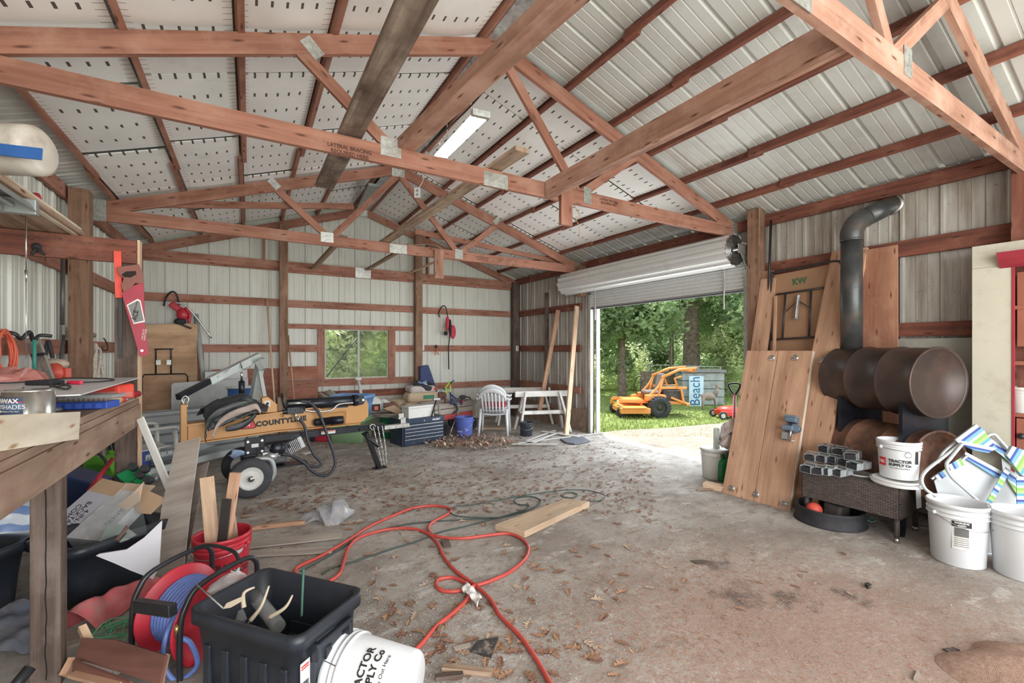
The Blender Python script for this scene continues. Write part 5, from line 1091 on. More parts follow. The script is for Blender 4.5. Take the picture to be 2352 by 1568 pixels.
# ================================================================ log splitter
TAN = plain('splitter_tan', (.48, .25, .09), .4, .1, .06, 5); BLKM = plain('black_metal', (.018, .02, .028), .3, .3, .3, 8); HOSE = plain('hydraulic_hose', (.03, .033, .042), .45, 0, .2, 20)
SM = TR((-.03, 5.90, 0), (0, 0, R(7.2)))
ls = thing('log_splitter', 'tan and black towable log splitter standing across the middle of the shed', 'log splitter', SM)
XZ = Matrix.Rotation(PI / 2, 4, 'X')               # prism plane: local x,z ; extruded along y
for y in (-.35, .35): wheel('wheel', ls, (-.005, y, .212), .212, .11, WHTD)
for y in (-.42,): obj('hub_nut', MB().lathe([(.001, .02), (.018, .02), (.022, .012), (.03, .01), (.032, 0)], TR((-.005, y + .01, .212), (R(90), 0, 0)), 18), STEEL, ls)
obj('axle', MB().bx(-.04, .03, -.33, .33, .18, .25), GREYM, ls)
mb = MB().prism([(-.54, .60), (.3, .64), (1.30, .63), (1.40, .70), (1.40, .86), (1.37, .93), (1.31, .965), (1.23, .95), (1.12, .845), (.5, .862), (-.54, .79)], .05, XZ); obj('beam_web', mb, TAN, ls, bevel=.004)
mb = MB().prism([(-.56, .79), (.72, .872), (.78, .845), (.80, .855), (.72, .888), (-.56, .806)], .19, XZ); mb.prism([(-.54, .60), (.3, .64), (1.28, .63), (1.28, .617), (.3, .627), (-.54, .588)], .15, XZ); obj('flange', mb, TAN, ls)
obj('end_plate', MB().bx(-.605, -.545, -.09, .09, .60, 1.02), TAN, ls, bevel=.008); obj('shackle', MB().tube(spl([(-.56, 0, 1.0), (-.59, 0, 1.06), (-.56, 0, 1.10), (-.53, 0, 1.06), (-.56, 0, 1.0)], 5), .007, 6), GALV, ls)
obj('wedge_block', MB().prism([(.15, .86), (.15, 1.035), (.21, 1.045), (.31, .95), (.31, .86)], .10, XZ @ TR((0, 0, 0))), TAN, ls, bevel=.004); obj('ram_head', MB().bx(.31, .39, -.06, .06, .87, 1.03), plain('dark_brown_steel', (.12, .07, .04), .5, .3), ls)
obj('warning_sticker', MB().bx(.175, .235, -.0535, -.052, .93, 1.0), WHTD, ls); obj('sticker_mark', MB().ball((.205, -.054, .968), .018, 10, (1, .05, .8)), INK, ls)
obj('cylinder', MB().cyl((.42, 0, .925), (1.20, 0, .925), .068, 24), BLKM, ls); obj('cylinder_cap', MB().cyl((1.20, 0, .925), (1.26, 0, .925), .075, 24), BLKM, ls)
obj('clevis', MB().prism([(1.24, .86), (1.24, .975), (1.33, .985), (1.36, .93), (1.33, .87)], .08, XZ), BLKM, ls, bevel=.006); obj('clevis_pin', MB().cyl((1.32, -.06, .93), (1.32, .06, .93), .016, 10), GALV, ls)
obj('return_pipe', MB().tube(spl([(.60, -.09, .86), (.72, -.10, .835), (.9, -.1, .835), (1.0, -.09, .90), (1.18, -.07, .905)], 6), .012, 8), GALV, ls)
mb = MB().bx(.40, .58, -.12, -.04, .83, .89).cyl((.40, -.08, .89), (.60, -.08, .89), .032, 14).cyl((.36, -.08, .86), (.42, -.08, .86), .03, 10)
for i in range(7): mb.cyl((.41 + i * .026, -.125, .84 + .03 * (i % 2)), (.41 + i * .026, -.11, .84 + .03 * (i % 2)), .007, 6)
obj('valve', mb, BLKM, ls, bevel=.005)
obj('lever', MB().tube([(.39, -.08, .84), (.37, -.09, .96), (.345, -.09, 1.08)], .010, 8, rr=[.007, .011, .013]), BLKM, ls); obj('valve_rod', MB().cyl((.36, -.085, .80), (.38, -.085, .92), .007, 8), GALV, ls)
obj('fitting', MB().cyl((.50, -.10, .84), (.49, -.12, .79), .018, 8).cyl((.49, -.12, .79), (.56, -.14, .73), .020, 8).cyl((.42, -.08, .95), (.66, -.10, .955), .017, 8), GALV, ls)
def sp_(u, v, y): return SM.inverted() @ onP(u, v, SM @ V(0, y, 0), SM.to_3x3() @ V(0, 1, 0))
obj('hose', MB().tube(spl([sp_(u, v, -.14 - .10 * k / 10) for k, (u, v) in enumerate([(690, 921), (710, 924), (728, 940), (741, 968), (752, 1000), (766, 1040), (769, 1068), (757, 1088), (735, 1091), (712, 1078), (700, 1064), (672, 1047), (648, 1043)])], 5), .0165, 8), HOSE, ls)
obj('hose', MB().tube(spl([sp_(u, v, -.15 - .08 * k / 8) for k, (u, v) in enumerate([(688, 962), (700, 980), (706, 1010), (720, 1042), (736, 1060), (737, 1068), (722, 1072), (700, 1064), (668, 1046), (645, 1044)])], 5), .0165, 8), HOSE, ls)
obj('oil_filter', MB().lathe([(.001, 0), (.03, 0), (.045, .02), (.048, .2), (.052, .2), (.052, .34), (.05, .35), (.001, .35)], TR((.70, -.085, .70), (0, R(90), 0)), 24), BLKM, ls)
obj('log_catcher', MB().tube(spl([(.78, -.10, .80), (.80, -.12, .785), (1.05, -.12, .80), (1.08, -.10, .80), (1.08, -.07, .64)], 4), .008, 6), TAN, ls)
obj('tongue', MB().bx(.13, 1.62, -.04, .04, .515, .59), BLKM, ls, bevel=.004); obj('tongue_sticker', MB().bx(.80, .97, -.0425, -.0415, .535, .575), WHTD, ls); obj('sticker_stripe', MB().bx(.805, .965, -.0435, -.0428, .562, .572), INKR, ls)
obj('coupler', MB().bx(1.62, 1.98, -.035, .035, .50, .555), GALV, ls, bevel=.006)
mb = MB()
for x in (1.68, 1.78, 1.88): mb.cyl((x, -.045, .525), (x, -.035, .525), .013, 6)
obj('bolt', mb, STEEL, ls); obj('coupler_latch', MB().bx(1.86, 1.93, -.02, .02, .555, .64).bx(1.83, 1.90, -.02, .02, .62, .70), GALV, ls, bevel=.004)
obj('jack_foot', MB().beam((1.36, -.05, .50), (1.53, -.05, .01), .05, .095, (0, 1, 0)), BLKM, ls, bevel=.004); obj('foot_plate', MB().bx(1.46, 1.63, -.11, .01, 0, .012), BLKM, ls)
obj('jack_latch', MB().cyl((1.30, -.07, .50), (1.50, -.12, .30), .016, 10).cyl((1.29, -.07, .55), (1.29, -.05, .55), .022, 10), BLKM, ls)
mb = MB()
def chain(pts, n):
    P = spl(pts, 10); tot = sum((P[i + 1] - P[i]).length for i in range(len(P) - 1)); s = 0; k = 0
    for i in range(len(P) - 1):
        d = P[i + 1] - P[i]; s += d.length
        while s > k * tot / n:
            F = frame(P[i], P[i + 1]) @ Matrix.Rotation(PI / 2 * (k % 2), 4, 'X'); h_ = tot / n * .68
            mb.tube([F @ V(h_ * math.cos(a) * (1 if 1 else 0), .008 * math.sin(a), 0) for a in [2 * PI * q / 8 for q in range(8)]], .0032, 5, True); k += 1
for dx in (0, .05, .10): chain([(1.45 + dx * 1.2, -.07, .56), (1.50 + dx, -.10, .3), (1.56 + dx * .6, -.1, .03)], 24)
obj('safety_chain', mb, GALV, ls); obj('chain_hook', MB().tube(spl([(1.44, -.06, .52), (1.40, -.07, .57), (1.44, -.07, .60), (1.48, -.07, .57)], 5), .008, 6), GALV, ls)
obj('mount_plate', MB().bx(-.03, .17, -.12, -.10, .40, .60), BLKM, ls, bevel=.006)
mb = MB()
for x, z in ((0, .44), (.14, .44), (0, .56), (.14, .56)): mb.cyl((x, -.13, z), (x, -.12, z), .014, 8)
obj('bolt', mb, GALV, ls); obj('plate_sticker', MB().bx(.035, .105, -.1225, -.1215, .49, .53), WHTD, ls)
obj('engine', MB().bx(.05, .42, -.12, .14, .36, .50).bx(.12, .40, -.10, .12, .26, .36), plain('engine_grey', (.09, .09, .10), .45, .4, .4, 20), ls, bevel=.02)
mb = MB()
for k in range(9): mb.box(TR((.40 + k * .017, -.02, .415 + k * .007), (0, R(-22), 0)), .008, .18, .14)
obj('cylinder_fins', mb, plain('cast_silver', (.45, .46, .47), .35, .7, .2, 20), ls); obj('engine_head', MB().box(TR((.56, -.02, .48), (0, R(-22), 0)), .05, .17, .15), MATS['cast_silver'], ls, bevel=.01)
obj('recoil_cover', MB().lathe([(.001, .05), (.06, .05), (.075, .03), (.085, 0)], TR((.30, -.125, .44), (R(90), 0, 0)), 20), BLKM, ls)
obj('muffler', MB().bx(.40, .52, .02, .14, .50, .58), MATS['engine_grey'], ls, bevel=.015)
obj('fuel_line', MB().tube(spl([(.18, -.13, .50), (.24, -.15, .46), (.36, -.15, .50), (.44, -.12, .44)], 5), .008, 6), CABLE, ls)
obj('bracket', MB().bx(.17, .30, -.14, -.10, .33, .37).bx(.14, .20, -.15, -.1, .36, .42), GALV, ls, bevel=.003)
obj('pump', MB().cyl((.16, -.1, .38), (.30, -.16, .36), .05, 14).cyl((.28, -.16, .37), (.44, -.18, .365), .022, 10), MATS['cast_silver'], ls); obj('skid_plate', MB().bx(.25, .62, -.16, .02, .225, .245), BLKM, ls)
obj('air_cleaner', MB().bx(-.06, .1, -.14, 0, .33, .42), BLKM, ls, bevel=.02); obj('tank_leg', MB().tube(spl([(.05, -.25, .38), (.2, -.25, .36), (.24, -.25, .2), (.20, -.25, .12)], 5), .03, 8), GREYM, ls)
obj('blue_rag', crumple((-.10, -.1, .44), .05, (1.6, .6, .7), .05, 20, 12, 3), plain('rag_blue', (.28, .38, .55), .8), ls)
text('lettering', 'COUNTYLINE', .078, SM @ TR((.36, -.0262, .742), (R(90), R(-2.5), 0)), INK, ls, sx=1.0, bold=.0055, spacing=1.14)
mb = MB().prism([(-.085, -.04), (-.055, .04), (-.035, .055), (.035, .055), (.055, .04), (.085, -.04), (.065, -.055), (-.065, -.055)], .002, SM @ TR((.015, -.027, .745), (R(90), 0, 0))); obj('badge', mb, INK, ls, world=True)
obj('badge_red', MB().prism([(-.072, -.038), (-.045, .038), (-.03, .046), (.03, .046), (.045, .038), (.072, -.038), (.06, -.046), (-.06, -.046)], .002, SM @ TR((.015, -.029, .745), (R(90), 0, 0))), INKR, ls, world=True)
star = [(.03 * (1 if k % 2 == 0 else .42) * math.sin(k * PI / 5), .03 * (1 if k % 2 == 0 else .42) * math.cos(k * PI / 5)) for k in range(10)]
obj('badge_star', MB().prism(star[::-1], .002, SM @ TR((.015, -.031, .742), (R(90), 0, 0))), INKW, ls, world=True)
# jacket thrown over the splitter
jk = thing('rain_jacket', 'black rain jacket with tan lining draped over the log splitter beam', 'jacket', SM @ TR((-.1, 0, .80)))
def jf(a, b):
    x = -.42 + .62 * a; th = -1.15 + 2.6 * b; top = .10 + .13 * math.sin(PI * min(1, a * 1.05)) ; z = .82 + top * math.cos(th * .95) + .03; y = .17 * math.sin(th)
    if b < .35: z -= (.35 - b) * (.34 + .12 * math.sin(3 * a + .8)) * (1.2 - a * .6) * (1 if a < .6 else max(.1, 1 - (a - .6) * 3)); y -= .03 * (1 - b)
    q = V(x, y, z) * 8; x += .10 * (b - .5) * -1 * (.6 - a); k = noise.noise(q) * .04 + noise.noise(q * 2.3) * .018; return SM @ V(x + k, y - abs(k) * .8, z + k)
obj('shell', MB().grid(jf, 40, 34), plain('jacket_black', (.03, .035, .038), .42, 0, .3, 10), jk, world=True, solid=.008)
def strip(pts, w_, m_, nm):
    P = spl(pts, 6); n = len(P) - 1
    def f(a, b):
        p_ = P[min(int(a * n), n)]; return p_ + V(0, 0, (b - .5) * w_ * (.6 + .4 * math.sin(PI * a))) + V(s_, c_, 0) * -(.012 * math.sin(PI * b) + .014 * noise.noise(p_ * 11 + V(0, 0, b * 3)))
    obj(nm, MB().grid(f, n, 5), m_, jk, world=True, solid=.006)
LIN = plain('jacket_tan', (.42, .34, .30), .7, 0, .15, 8)
jp = lambda u, v: SM @ sp_(u, v, -.235)
strip([jp(600, 948), jp(590, 934), (jp(575, 936)), jp(545, 946), jp(520, 958), jp(500, 975), jp(488, 1003)], .075, LIN, 'lining')
strip([jp(474, 1010), jp(472, 992), jp(480, 965), jp(505, 945), jp(540, 930), jp(570, 925)], .10, MATS['jacket_black'], 'sleeve')
strip([jp(520, 985), jp(545, 980), jp(570, 968), jp(590, 950)], .075, MATS['jacket_black'], 'hem')
# ================================================================ shop crane
cr = thing('shop_crane', 'silver folding engine crane behind the splitter, arm pointing left', 'crane', Matrix.Translation(V(*onD(592, 1000, 6.1).xy, 0)))
CRS = plain('crane_silver', (.50, .54, .53), .4, .3, .08, 6)
tipc, elb, top = onD(409, 912, 4.80), onD(484, 873, 5.30), onD(586, 822, 6.0)
obj('boom_extension', MB().beam(tipc, elb, .055, .065), BLKM, cr, world=True, bevel=.004); obj('boom', MB().beam(elb - (top - elb) * .04, top + (top - elb) * .10, .07, .095), CRS, cr, world=True, bevel=.004)
mb = MB()
for f_ in (.22, .45, .62, .8): q = elb.lerp(top, f_) - V(s_, c_, 0) * .038; mb.cyl(q, q - V(s_, c_, 0) * .012, .012, 8)
obj('bolt', mb, STEEL, cr, world=True)
obj('mast', MB().beam(onD(600, 822, 6.02), onD(578, 940, 6.15), .09, .09), CRS, cr, world=True, bevel=.004); obj('mast_foot', MB().beam(onD(578, 940, 6.15), V(*onD(574, 1010, 6.2).xy, .1), .09, .09), CRS, cr, world=True)
obj('strut', MB().beam(onD(597, 852, 6.0), onD(608, 912, 5.95), .05, .02), CRS, cr, world=True); obj('strut', MB().beam(onD(590, 865, 6.1), onD(576, 920, 6.15), .03, .02), CRS, cr, world=True); obj('mast_bracket', MB().beam(onD(596, 828, 5.97), onD(606, 848, 5.97), .09, .09), CRS, cr, world=True, bevel=.004)
obj('ram', MB().cyl(onD(555, 876, 5.9), onD(555, 925, 6.0), .036, 16), BLKM, cr, world=True); obj('ram_rod', MB().cyl(onD(555, 876, 5.9), onD(555, 855, 5.85), .014, 10), STEEL, cr, world=True)
obj('hook', MB().tube(spl([tipc + V(.05, .03, -.02), tipc + V(.05, .03, -.07), tipc + V(.08, .04, -.10), tipc + V(.05, .03, -.13), tipc + V(.02, .02, -.10)], 5), .009, 7), GALV, cr, world=True)
obj('top_rod', MB().tube([onD(500, 866, 5.35), onD(552, 830, 5.7), onD(556, 846, 5.7)], .008, 6), STEEL, cr, world=True)
l1, l2 = onZ(328, 1088, .12), onZ(556, 1030, .12); obj('leg', MB().beam(l1, l2, .06, .08), CRS, cr, world=True, bevel=.004)
m1, m2 = onZ(325, 1068, .10), onZ(560, 1042, .10); obj('dark_leg', MB().beam(onZ(322, 1052, .18), onZ(545, 1010, .18), .07, .09), GREYM, cr, world=True)
u1, u2 = onZ(322, 1052, .18), onZ(545, 1010, .18); Fm = basis(u1 + (u2 - u1) * .20 - V(-(u2 - u1).normalized().y, (u2 - u1).normalized().x, 0) * .038, u2 - u1, V(0, 0, 1)); text('lettering', 'PITTSBURGH', .075, Fm, INKW, cr, sx=1.0, bold=.002)
obj('leg_cap', MB().beam(l1 - (l2 - l1).normalized() * .03, l1, .07, .09), BLKM, cr, world=True)
for u_, v_ in ((358, 1083), (545, 1035)):
    q = onZ(u_, v_, .12); obj('castor', MB().cyl(V(q.x - .02, q.y, .04), V(q.x + .02, q.y, .04), .04, 14).bx(-.03, .03, -.02, .02, .04, .10, Matrix.Translation(V(q.x, q.y, 0))), GREYM, cr, world=True)
# ================================================================ left rear: panels, tables, chair
gp_ = thing('metal_door_panels', 'stack of grey ribbed garage door panels standing on edge behind the splitter', 'panels', Matrix.Translation(onZ(440, 1058)))
RIBM = plain('ribbed_steel', (.42, .44, .45), .35, .5, .1, 4)
for k in range(2):
    a, b = onZ(322 - k * 6, 1078 - k * 6), onZ(600, 1030 - k * 6); n_ = V(-(b - a).normalized().y, (b - a).normalized().x, 0) * (.05 * k)
    def pf(s1, t1):
        q = t1 * 6 % 1; dd = .022 if q < .18 else .0; p_ = a.lerp(b, s1) + n_ + n_.normalized() * 0 + V(0, 0, .73 * t1); d_ = V(-(b - a).normalized().y, (b - a).normalized().x, 0); return p_ - d_ * dd
    n_ = n_ if k else V(0, 0, 0)
    mb = MB(); d_ = V(-(b - a).normalized().y, (b - a).normalized().x, 0); ts = [0, .02, .05, .17, .20, .22, .34, .37, .39, .52, .55, .57, .70, .73, .75, .88, .91, .97, 1.0]; off = [0, 0, .03, .03, 0, .03, .03, 0, .03, .03, 0, .03, .03, 0, .03, .03, 0, 0, .05]
    for t0, o_ in zip(ts, off): mb.v += [a + d_ * (k * .07 - o_) + V(0, 0, .73 * t0 - .03 * k + .03), b + d_ * (k * .07 - o_) + V(0, 0, .73 * t0 + .03)]
    for i in range(len(ts) - 1): mb.face((2 * i, 2 * i + 1, 2 * i + 3, 2 * i + 2))
    obj('panel', mb, RIBM, gp_, world=True, solid=.004)
def ytable(name, label, px, y, t, mat, lean=0): 
    th_ = thing(name, label, 'table', Matrix.Translation(onY(px[0][0], px[0][1], y))); trY('tabletop', px, y, t, mat, th_, bevel=.01); return th_
ft = ytable('folding_table', 'plywood-topped folding table with black legs standing against the back wall', [(318, 745), (453, 743), (455, 1000), (318, 1010)], 9.05, .02, PLY)
for pts in ([(326, 905), (326, 868), (332, 860), (425, 858), (431, 864), (431, 905)], [(358, 858), (358, 805), (360, 802)], [(393, 858), (393, 805), (391, 802)], [(355, 802), (398, 801)]):
    obj('leg_tube', MB().tube([onY(u, v, 9.03) for u, v in pts], .011, 7), BLK, ft, world=True)
for uu in (364, 388): obj('hinge', MB().bx(-.03, .03, -.01, .01, -.04, .04, Matrix.Translation(onY(uu, 832, 9.02))), GALV, ft, world=True)
GWP = plain('grey_white_plastic', (.50, .52, .52), .4, 0, .06, 3)
wt = ytable('folding_table', 'folded grey-white plastic table standing behind the crane arm', [(393, 884), (398, 879), (570, 868), (572, 1000), (393, 1015)], 8.55, .05, GWP)
trY('recess', [(400, 889), (520, 882), (522, 940), (445, 945), (443, 935), (420, 936), (418, 950), (400, 952)], 8.545, .004, plain('grey_recess', (.42, .44, .44), .4), wt)
ytable('folding_table', 'second white folded table further right behind the crane mast', [(470, 854), (568, 848), (571, 990), (470, 1000)], 8.75, .04, plain('pale_grey_plastic', (.60, .62, .62), .4))
def lawn_chair(name, label, M, mat, rails=7):
    t = thing(name, label, 'chair', M)              # x right, y towards the back rest, z up
    obj('seat', MB().grid(lambda a, b: V(-.22 + .44 * a, -.22 + .44 * b, .42 - .02 * math.sin(PI * a) - .02 * b), 8, 8), mat, t, solid=.012)
    bp = lambda a, z: V((-.24 + .48 * a) * (1 + .10 * z), .22 + .28 * z - .05 * math.sin(PI * a) * -1, .42 + .48 * z)
    def arch(zf, w0): return [bp(a, zf(a)) for a in [k / 14 for k in range(15)]]
    mb = MB()
    def top(a, b): zt = .62 + .38 * math.sin(PI * a) ** .6; return bp(a, zt - .17 * b * (1 if .0 < a < 1 else 1))
    mb.grid(top, 20, 3); obj('backrest', mb, mat, t, solid=.014)
    for k in range(rails):
        a = .12 + .76 * k / (rails - 1); zt = .62 + .38 * math.sin(PI * a) ** .6 - .15
        mb = MB().grid(lambda s1, t1: bp(a + (s1 - .5) * .055, .02 + (zt - .0) * t1), 1, 5); obj('slat', mb, mat, t, solid=.008)
    for sx_ in (-1, 1):
        obj('arm', MB().tube(spl([(sx_ * .27, .36, .70), (sx_ * .30, .15, .66), (sx_ * .30, -.18, .65), (sx_ * .28, -.24, .62)], 5), .02, 8), mat, t)
        for yy in (-.22, .20): obj('leg', MB().tube([(sx_ * .24, yy, .42 if yy > 0 else .63), (sx_ * .27, yy * 1.18, 0)], .022, 8, rr=[.028, .020]), mat, t)
    return t
M = at(330, 1105, 0, 150); lawn_chair('lawn_chair', 'white plastic chair half hidden behind the bench end post', M, WHTD)
bucket('blue pail standing on the seat side behind the white strip of wood', Matrix.Translation(V(*onZ(338, 1092).xy, 0)) @ TR((-.15, .35, 0)), BLUEP, .15, .36, handle=False)
single('pvc_pipe', 'long grey pipe leaning against the back wall beside the plywood table', 'pipe', MB().cyl(onY(470, 900, 8.85), onY(450, 722, 9.20), .035, 14), plain('pvc_grey', (.36, .38, .38), .5))
brd('plywood_strip', 'narrow dark plywood strip standing right of the plywood table', 'board', V(onY(462, 1000, 9.1).x, 9.1, .01), onY(458, 800, 9.2), .12, .012, PLYR, (0, 1, 0))
ps = thing('pole_saw', 'red pole saw hanging from a curved hook high on the back wall, left side', 'pole saw', Matrix.Translation(onY(410, 720, 9.15)))
obj('hook', MB().tube(spl([onY(376, 702, 9.2), onY(382, 682, 9.18), (onY(394, 670, 9.15)), onY(405, 675, 9.15), onY(412, 700, 9.2)], 6), .014, 7), BLK, ps, world=True)
obj('body', MB().box(Matrix.Translation(onY(408, 708, 9.12)) @ TR(rot=(0, R(40), 0)), .24, .1, .10).ball(onY(420, 722, 9.08), .10, 12, (.9, .6, 1.1)), REDP, ps, world=True, bevel=.02); obj('grip', MB().ball(onY(414, 738, 9.06), .08, 12, (1.1, .7, .7)).box(Matrix.Translation(onY(424, 748, 9.05)) @ TR(rot=(0, R(25), 0)), .2, .06, .03), BLKR, ps, world=True)
obj('handle', MB().tube(spl([onY(426, 706, 9.05), onY(436, 722, 9.05), onY(434, 742, 9.05)], 5), .022, 8), REDP, ps, world=True)
obj('pole', MB().tube(spl([onY(402, 694, 9.1), onY(425, 702, 9.1), onY(450, 728, 9.12), onY(486, 776, 9.15)], 6), .014, 8), GALV, ps, world=True)
obj('strap', MB().tube(spl([onY(414, 745, 9.15), onY(418, 770, 9.2), onY(428, 802, 9.22)], 5), .006, 6), REDP, ps, world=True)
bb_ = thing('barrel', 'blue barrel with a pale rim behind the crane mast', 'barrel', Matrix.Translation(V(*onY(553, 960, 8.75).xy, 0)))
hb = onY(553, 884, 8.75).z
obj('body', MB().lathe([(.001, 0), (.25, 0), (.27, .03), (.27, hb * .33), (.285, hb * .35), (.27, hb * .37), (.27, hb * .66), (.285, hb * .68), (.27, hb * .7), (.27, hb - .03), (.25, hb - .03)], None, 32), plain('barrel_blue', (.04, .13, .36), .4, 0, .08, 3), bb_); obj('rim', MB().lathe([(.25, hb - .04), (.29, hb - .04), (.295, hb), (.25, hb)], None, 32), WHTD, bb_)
def pole(label, a, b, ya, yb, r_, mat, name='broom_handle', cat='handle'): return single(name, label, cat, MB().cyl(onY(*a, ya), onY(*b, yb), r_, 10), mat)
pole('long pale broom handle leaning left of the window-side post', (637, 1012), (613, 685), 8.4, 9.2, .016, PINE)
pole('thin brown handle leaning right of the window-side post', (680, 965), (662, 770), 8.6, 9.25, .014, PINER)
brd('offcut_board', 'small pale board standing behind the crane mast', 'board', onY(600, 950, 8.6), onY(592, 897, 8.7), .14, .012, PINE, (0, 1, 0))
# ================================================================ clutter along the back wall
def tote_at(label, M, L, W, H, mat, name='storage_tote', cat='tote'):
    t = thing(name, label, cat, M); obj('body', tote_mesh(L, W, H, .86, .02, .05), mat, t); return t
gt_ = tote_at('translucent green tote on the floor behind the splitter tongue', at(806, 1012, 0, -6), .66, .42, .42, plain('pale_green_plastic', (.27, .43, .24), .35, 0, .08, 4))
obj('latch', MB().bx(.02, .07, -.225, -.20, .26, .37), BLKR, gt_, bevel=.01); obj('lid', MB().bx(-.34, .34, -.22, .22, .42, .44), MATS['pale_green_plastic'], gt_, bevel=.01)
tb = tote_at('light blue ribbed tote stacked on the green tote', at(806, 1012, 0, -6) @ TR((.02, .02, .445)), .62, .42, .36, plain('sky_blue_plastic', (.20, .38, .72), .4, 0, .08, 4))
mb = MB()
for k in range(13): mb.bx(-.27 + k * .045, -.255 + k * .045, -.208, -.19, .03, .30)
obj('rib', mb, MATS['sky_blue_plastic'], tb)
gc = thing('gas_can', 'red gas can on the floor behind the splitter hose', 'can', at(748, 1012)); obj('body', MB().bx(-.16, .16, -.1, .1, 0, .28), REDP, gc, bevel=.03); obj('handle', MB().tube(spl([(-.1, 0, .27), (-.06, 0, .34), (.06, 0, .34), (.1, 0, .27)], 4), .015, 8), REDP, gc); obj('spout', MB().cyl((.12, 0, .27), (.2, 0, .36), .02, 8), BLKR, gc); obj('wheel', MB().cyl((-.18, -.11, .05), (-.18, .11, .05), .05, 12), BLKR, gc)
for i, (a, b) in enumerate((((735, 905), (775, 928)), ((750, 900), (790, 930)), ((757, 898), (800, 930)), ((742, 912), (770, 932)))):
    single('white_tube', ['lower-left white tube of the bundle behind the splitter cylinder', 'white tube in the middle of the bundle behind the splitter cylinder', 'uppermost white tube of the bundle behind the splitter cylinder', 'shortest white tube under the bundle behind the splitter cylinder'][i], 'tube', MB().cyl(onY(*a, 8.6), onY(*b, 8.0), .035, 14), WHTD)
st = thing('sledge_handle', 'white T-shaped handle standing up below the window', 'handle', Matrix.Translation(V(*onY(830, 915, 8.9).xy, onY(836, 940, 8.8).z))); obj('shaft', MB().cyl(onY(836, 940, 8.8), onY(823, 872, 9.0), .03, 12), WHTD, st, world=True); obj('crosspiece', MB().beam(onY(816, 869, 9.0), onY(830, 870, 9.0), .06, .05), WHTD, st, world=True, bevel=.01)
def stack_base(p, w_, d_): return p
jy = 8.55; zj = onY(858, 945, jy).z
sh = thing('low_shelf', 'low dark timber platform carrying the jugs and bags along the back wall', 'platform', Matrix.Translation(V(onY(900, 945, 8.6).x, 8.7, 0)))
xa, xb = onY(838, 945, 8.5).x, onY(1000, 945, 8.5).x
obj('deck', MB().bx(xa, xb, 8.32, 9.1, zj - .05, zj), OLD2, sh, world=True)
for x in (xa + .05, xb - .05):
    for y in (8.38, 9.05): obj('leg', MB().bx(x - .04, x + .04, y - .04, y + .04, 0, zj - .05), OLD2, sh, world=True)
for i, (u_, s1) in enumerate(((860, 1.0), (886, .75))):
    p_ = onY(u_, 944, 8.45); p_.z = zj; t = thing('jug', ['white windshield fluid jug with a dark label on the platform', 'smaller clear-white jug behind the bricks'][i], 'jug', Matrix.Translation(p_))
    w_ = .12 * s1; h_ = .30 * s1
    obj('body', loft(MB(), [[(x, y, z) for x, y in rrect(w_ * 2 * q, w_ * 1.3 * q, .04 * q)] for q, z in ((.92, 0), (1, .02), (1, h_ * .62), (.85, h_ * .8), (.3, h_ * .93), (.24, h_), (.01, h_))]), WHTD, t)
    obj('handle', MB().tube(spl([(-w_ * .8, 0, h_ * .70), (-w_ * .75, 0, h_ * .95), (-w_ * .2, 0, h_ * .96)], 5), .014, 8), WHTD, t)
    if i == 0: obj('paper_label', MB().bx(-.07, .09, -.081, -.078, .03, .16), INK, t); obj('label_flash', MB().bx(-.02, .05, -.0825, -.0812, .05, .12), CORDO, t)
for i, (u_, v_) in enumerate(((893, 944), (893, 934))): single('brick', ['lower dark brick beside the white jugs', 'upper dark brick beside the white jugs'][i], 'brick', MB().bx(-.11, .11, -.09, .09, .001, .085, Matrix.Translation(V(onY(893, 944, 8.42).x, 8.42, zj + .088 * i))), plain('brick_brown', (.20, .10, .08), .9, 0, .2, 8), bevel=.006)
PAP = plain('bag_paper', (.55, .42, .29), .75, 0, .1, 6); PAPR = plain('bag_print', (.55, .50, .47), .7, 0, .15, 12)
def pbag(label, u_, zb, w_, h_, y, mat, yaw=0, lab=None, d_=.36):
    p_ = onY(u_, 900, y); M = Matrix.Translation(V(p_.x, y, zb)) @ Matrix.Rotation(R(yaw), 4, 'Z'); t = thing('cement_bag', label, 'bag', M)
    mb = loft(MB(), [[(x, y_, z) for x, y_ in rrect(w_ * q, d_ * q, .06 * q)] for q, z in ((.9, 0), (1, h_ * .2), (1, h_ * .75), (.88, h_), (.01, h_ * 1.04))])
    for i, v_ in enumerate(mb.v): mb.v[i] = v_ + V(0, 0, 1) * (noise.noise(v_ * 9) * .02 if v_.z > .01 else 0) + V(0, noise.noise(v_ * 12 + V(3, 0, 0)) * .02, 0)
    obj('sack', mb, mat, t)
    if lab: obj('print', MB().bx(lab[1], lab[2], -d_ / 2 - .006, -d_ / 2 + .004, h_ * .3, h_ * .75), lab[0], t)
    return t
GP = plain('print_green', (.04, .22, .12), .6)
pbag('tan bag of concrete lying end-on at the left of the bag pile', 920, zj + .0, .40, .17, 8.75, PAP, 25)
pbag('tan bag of concrete with green print on the lower layer', 950, zj + .0, .42, .14, 8.48, PAP, 0)
pbag('tan bag of concrete under the big bag with green print', 985, zj, .34, .14, 8.5, PAP, 8)
pbag('big tan bag of concrete with a green label, middle of the bag pile', 968, zj + .145, .66, .17, 8.58, PAP, 0, (GP, -.02, .20))
pbag('white and red printed cement bag on top of the bag pile', 966, zj + .325, .54, .12, 8.62, PAPR, 0, (INKR, .08, .26))
trY('flat_board', [(940, 899), (958, 902), (1004, 911), (1006, 914), (958, 908)], 8.5, .3, OLD2, None, M=Matrix.Translation(onY(960, 905, 8.6)), label='thin pale board lying under the tyre on the bag pile', cat='board')
p_ = onY(975, 886, 8.65); A = Matrix.Translation(p_) @ Matrix.Rotation(R(10), 4, 'Y') @ Matrix.Rotation(R(12), 4, 'X')
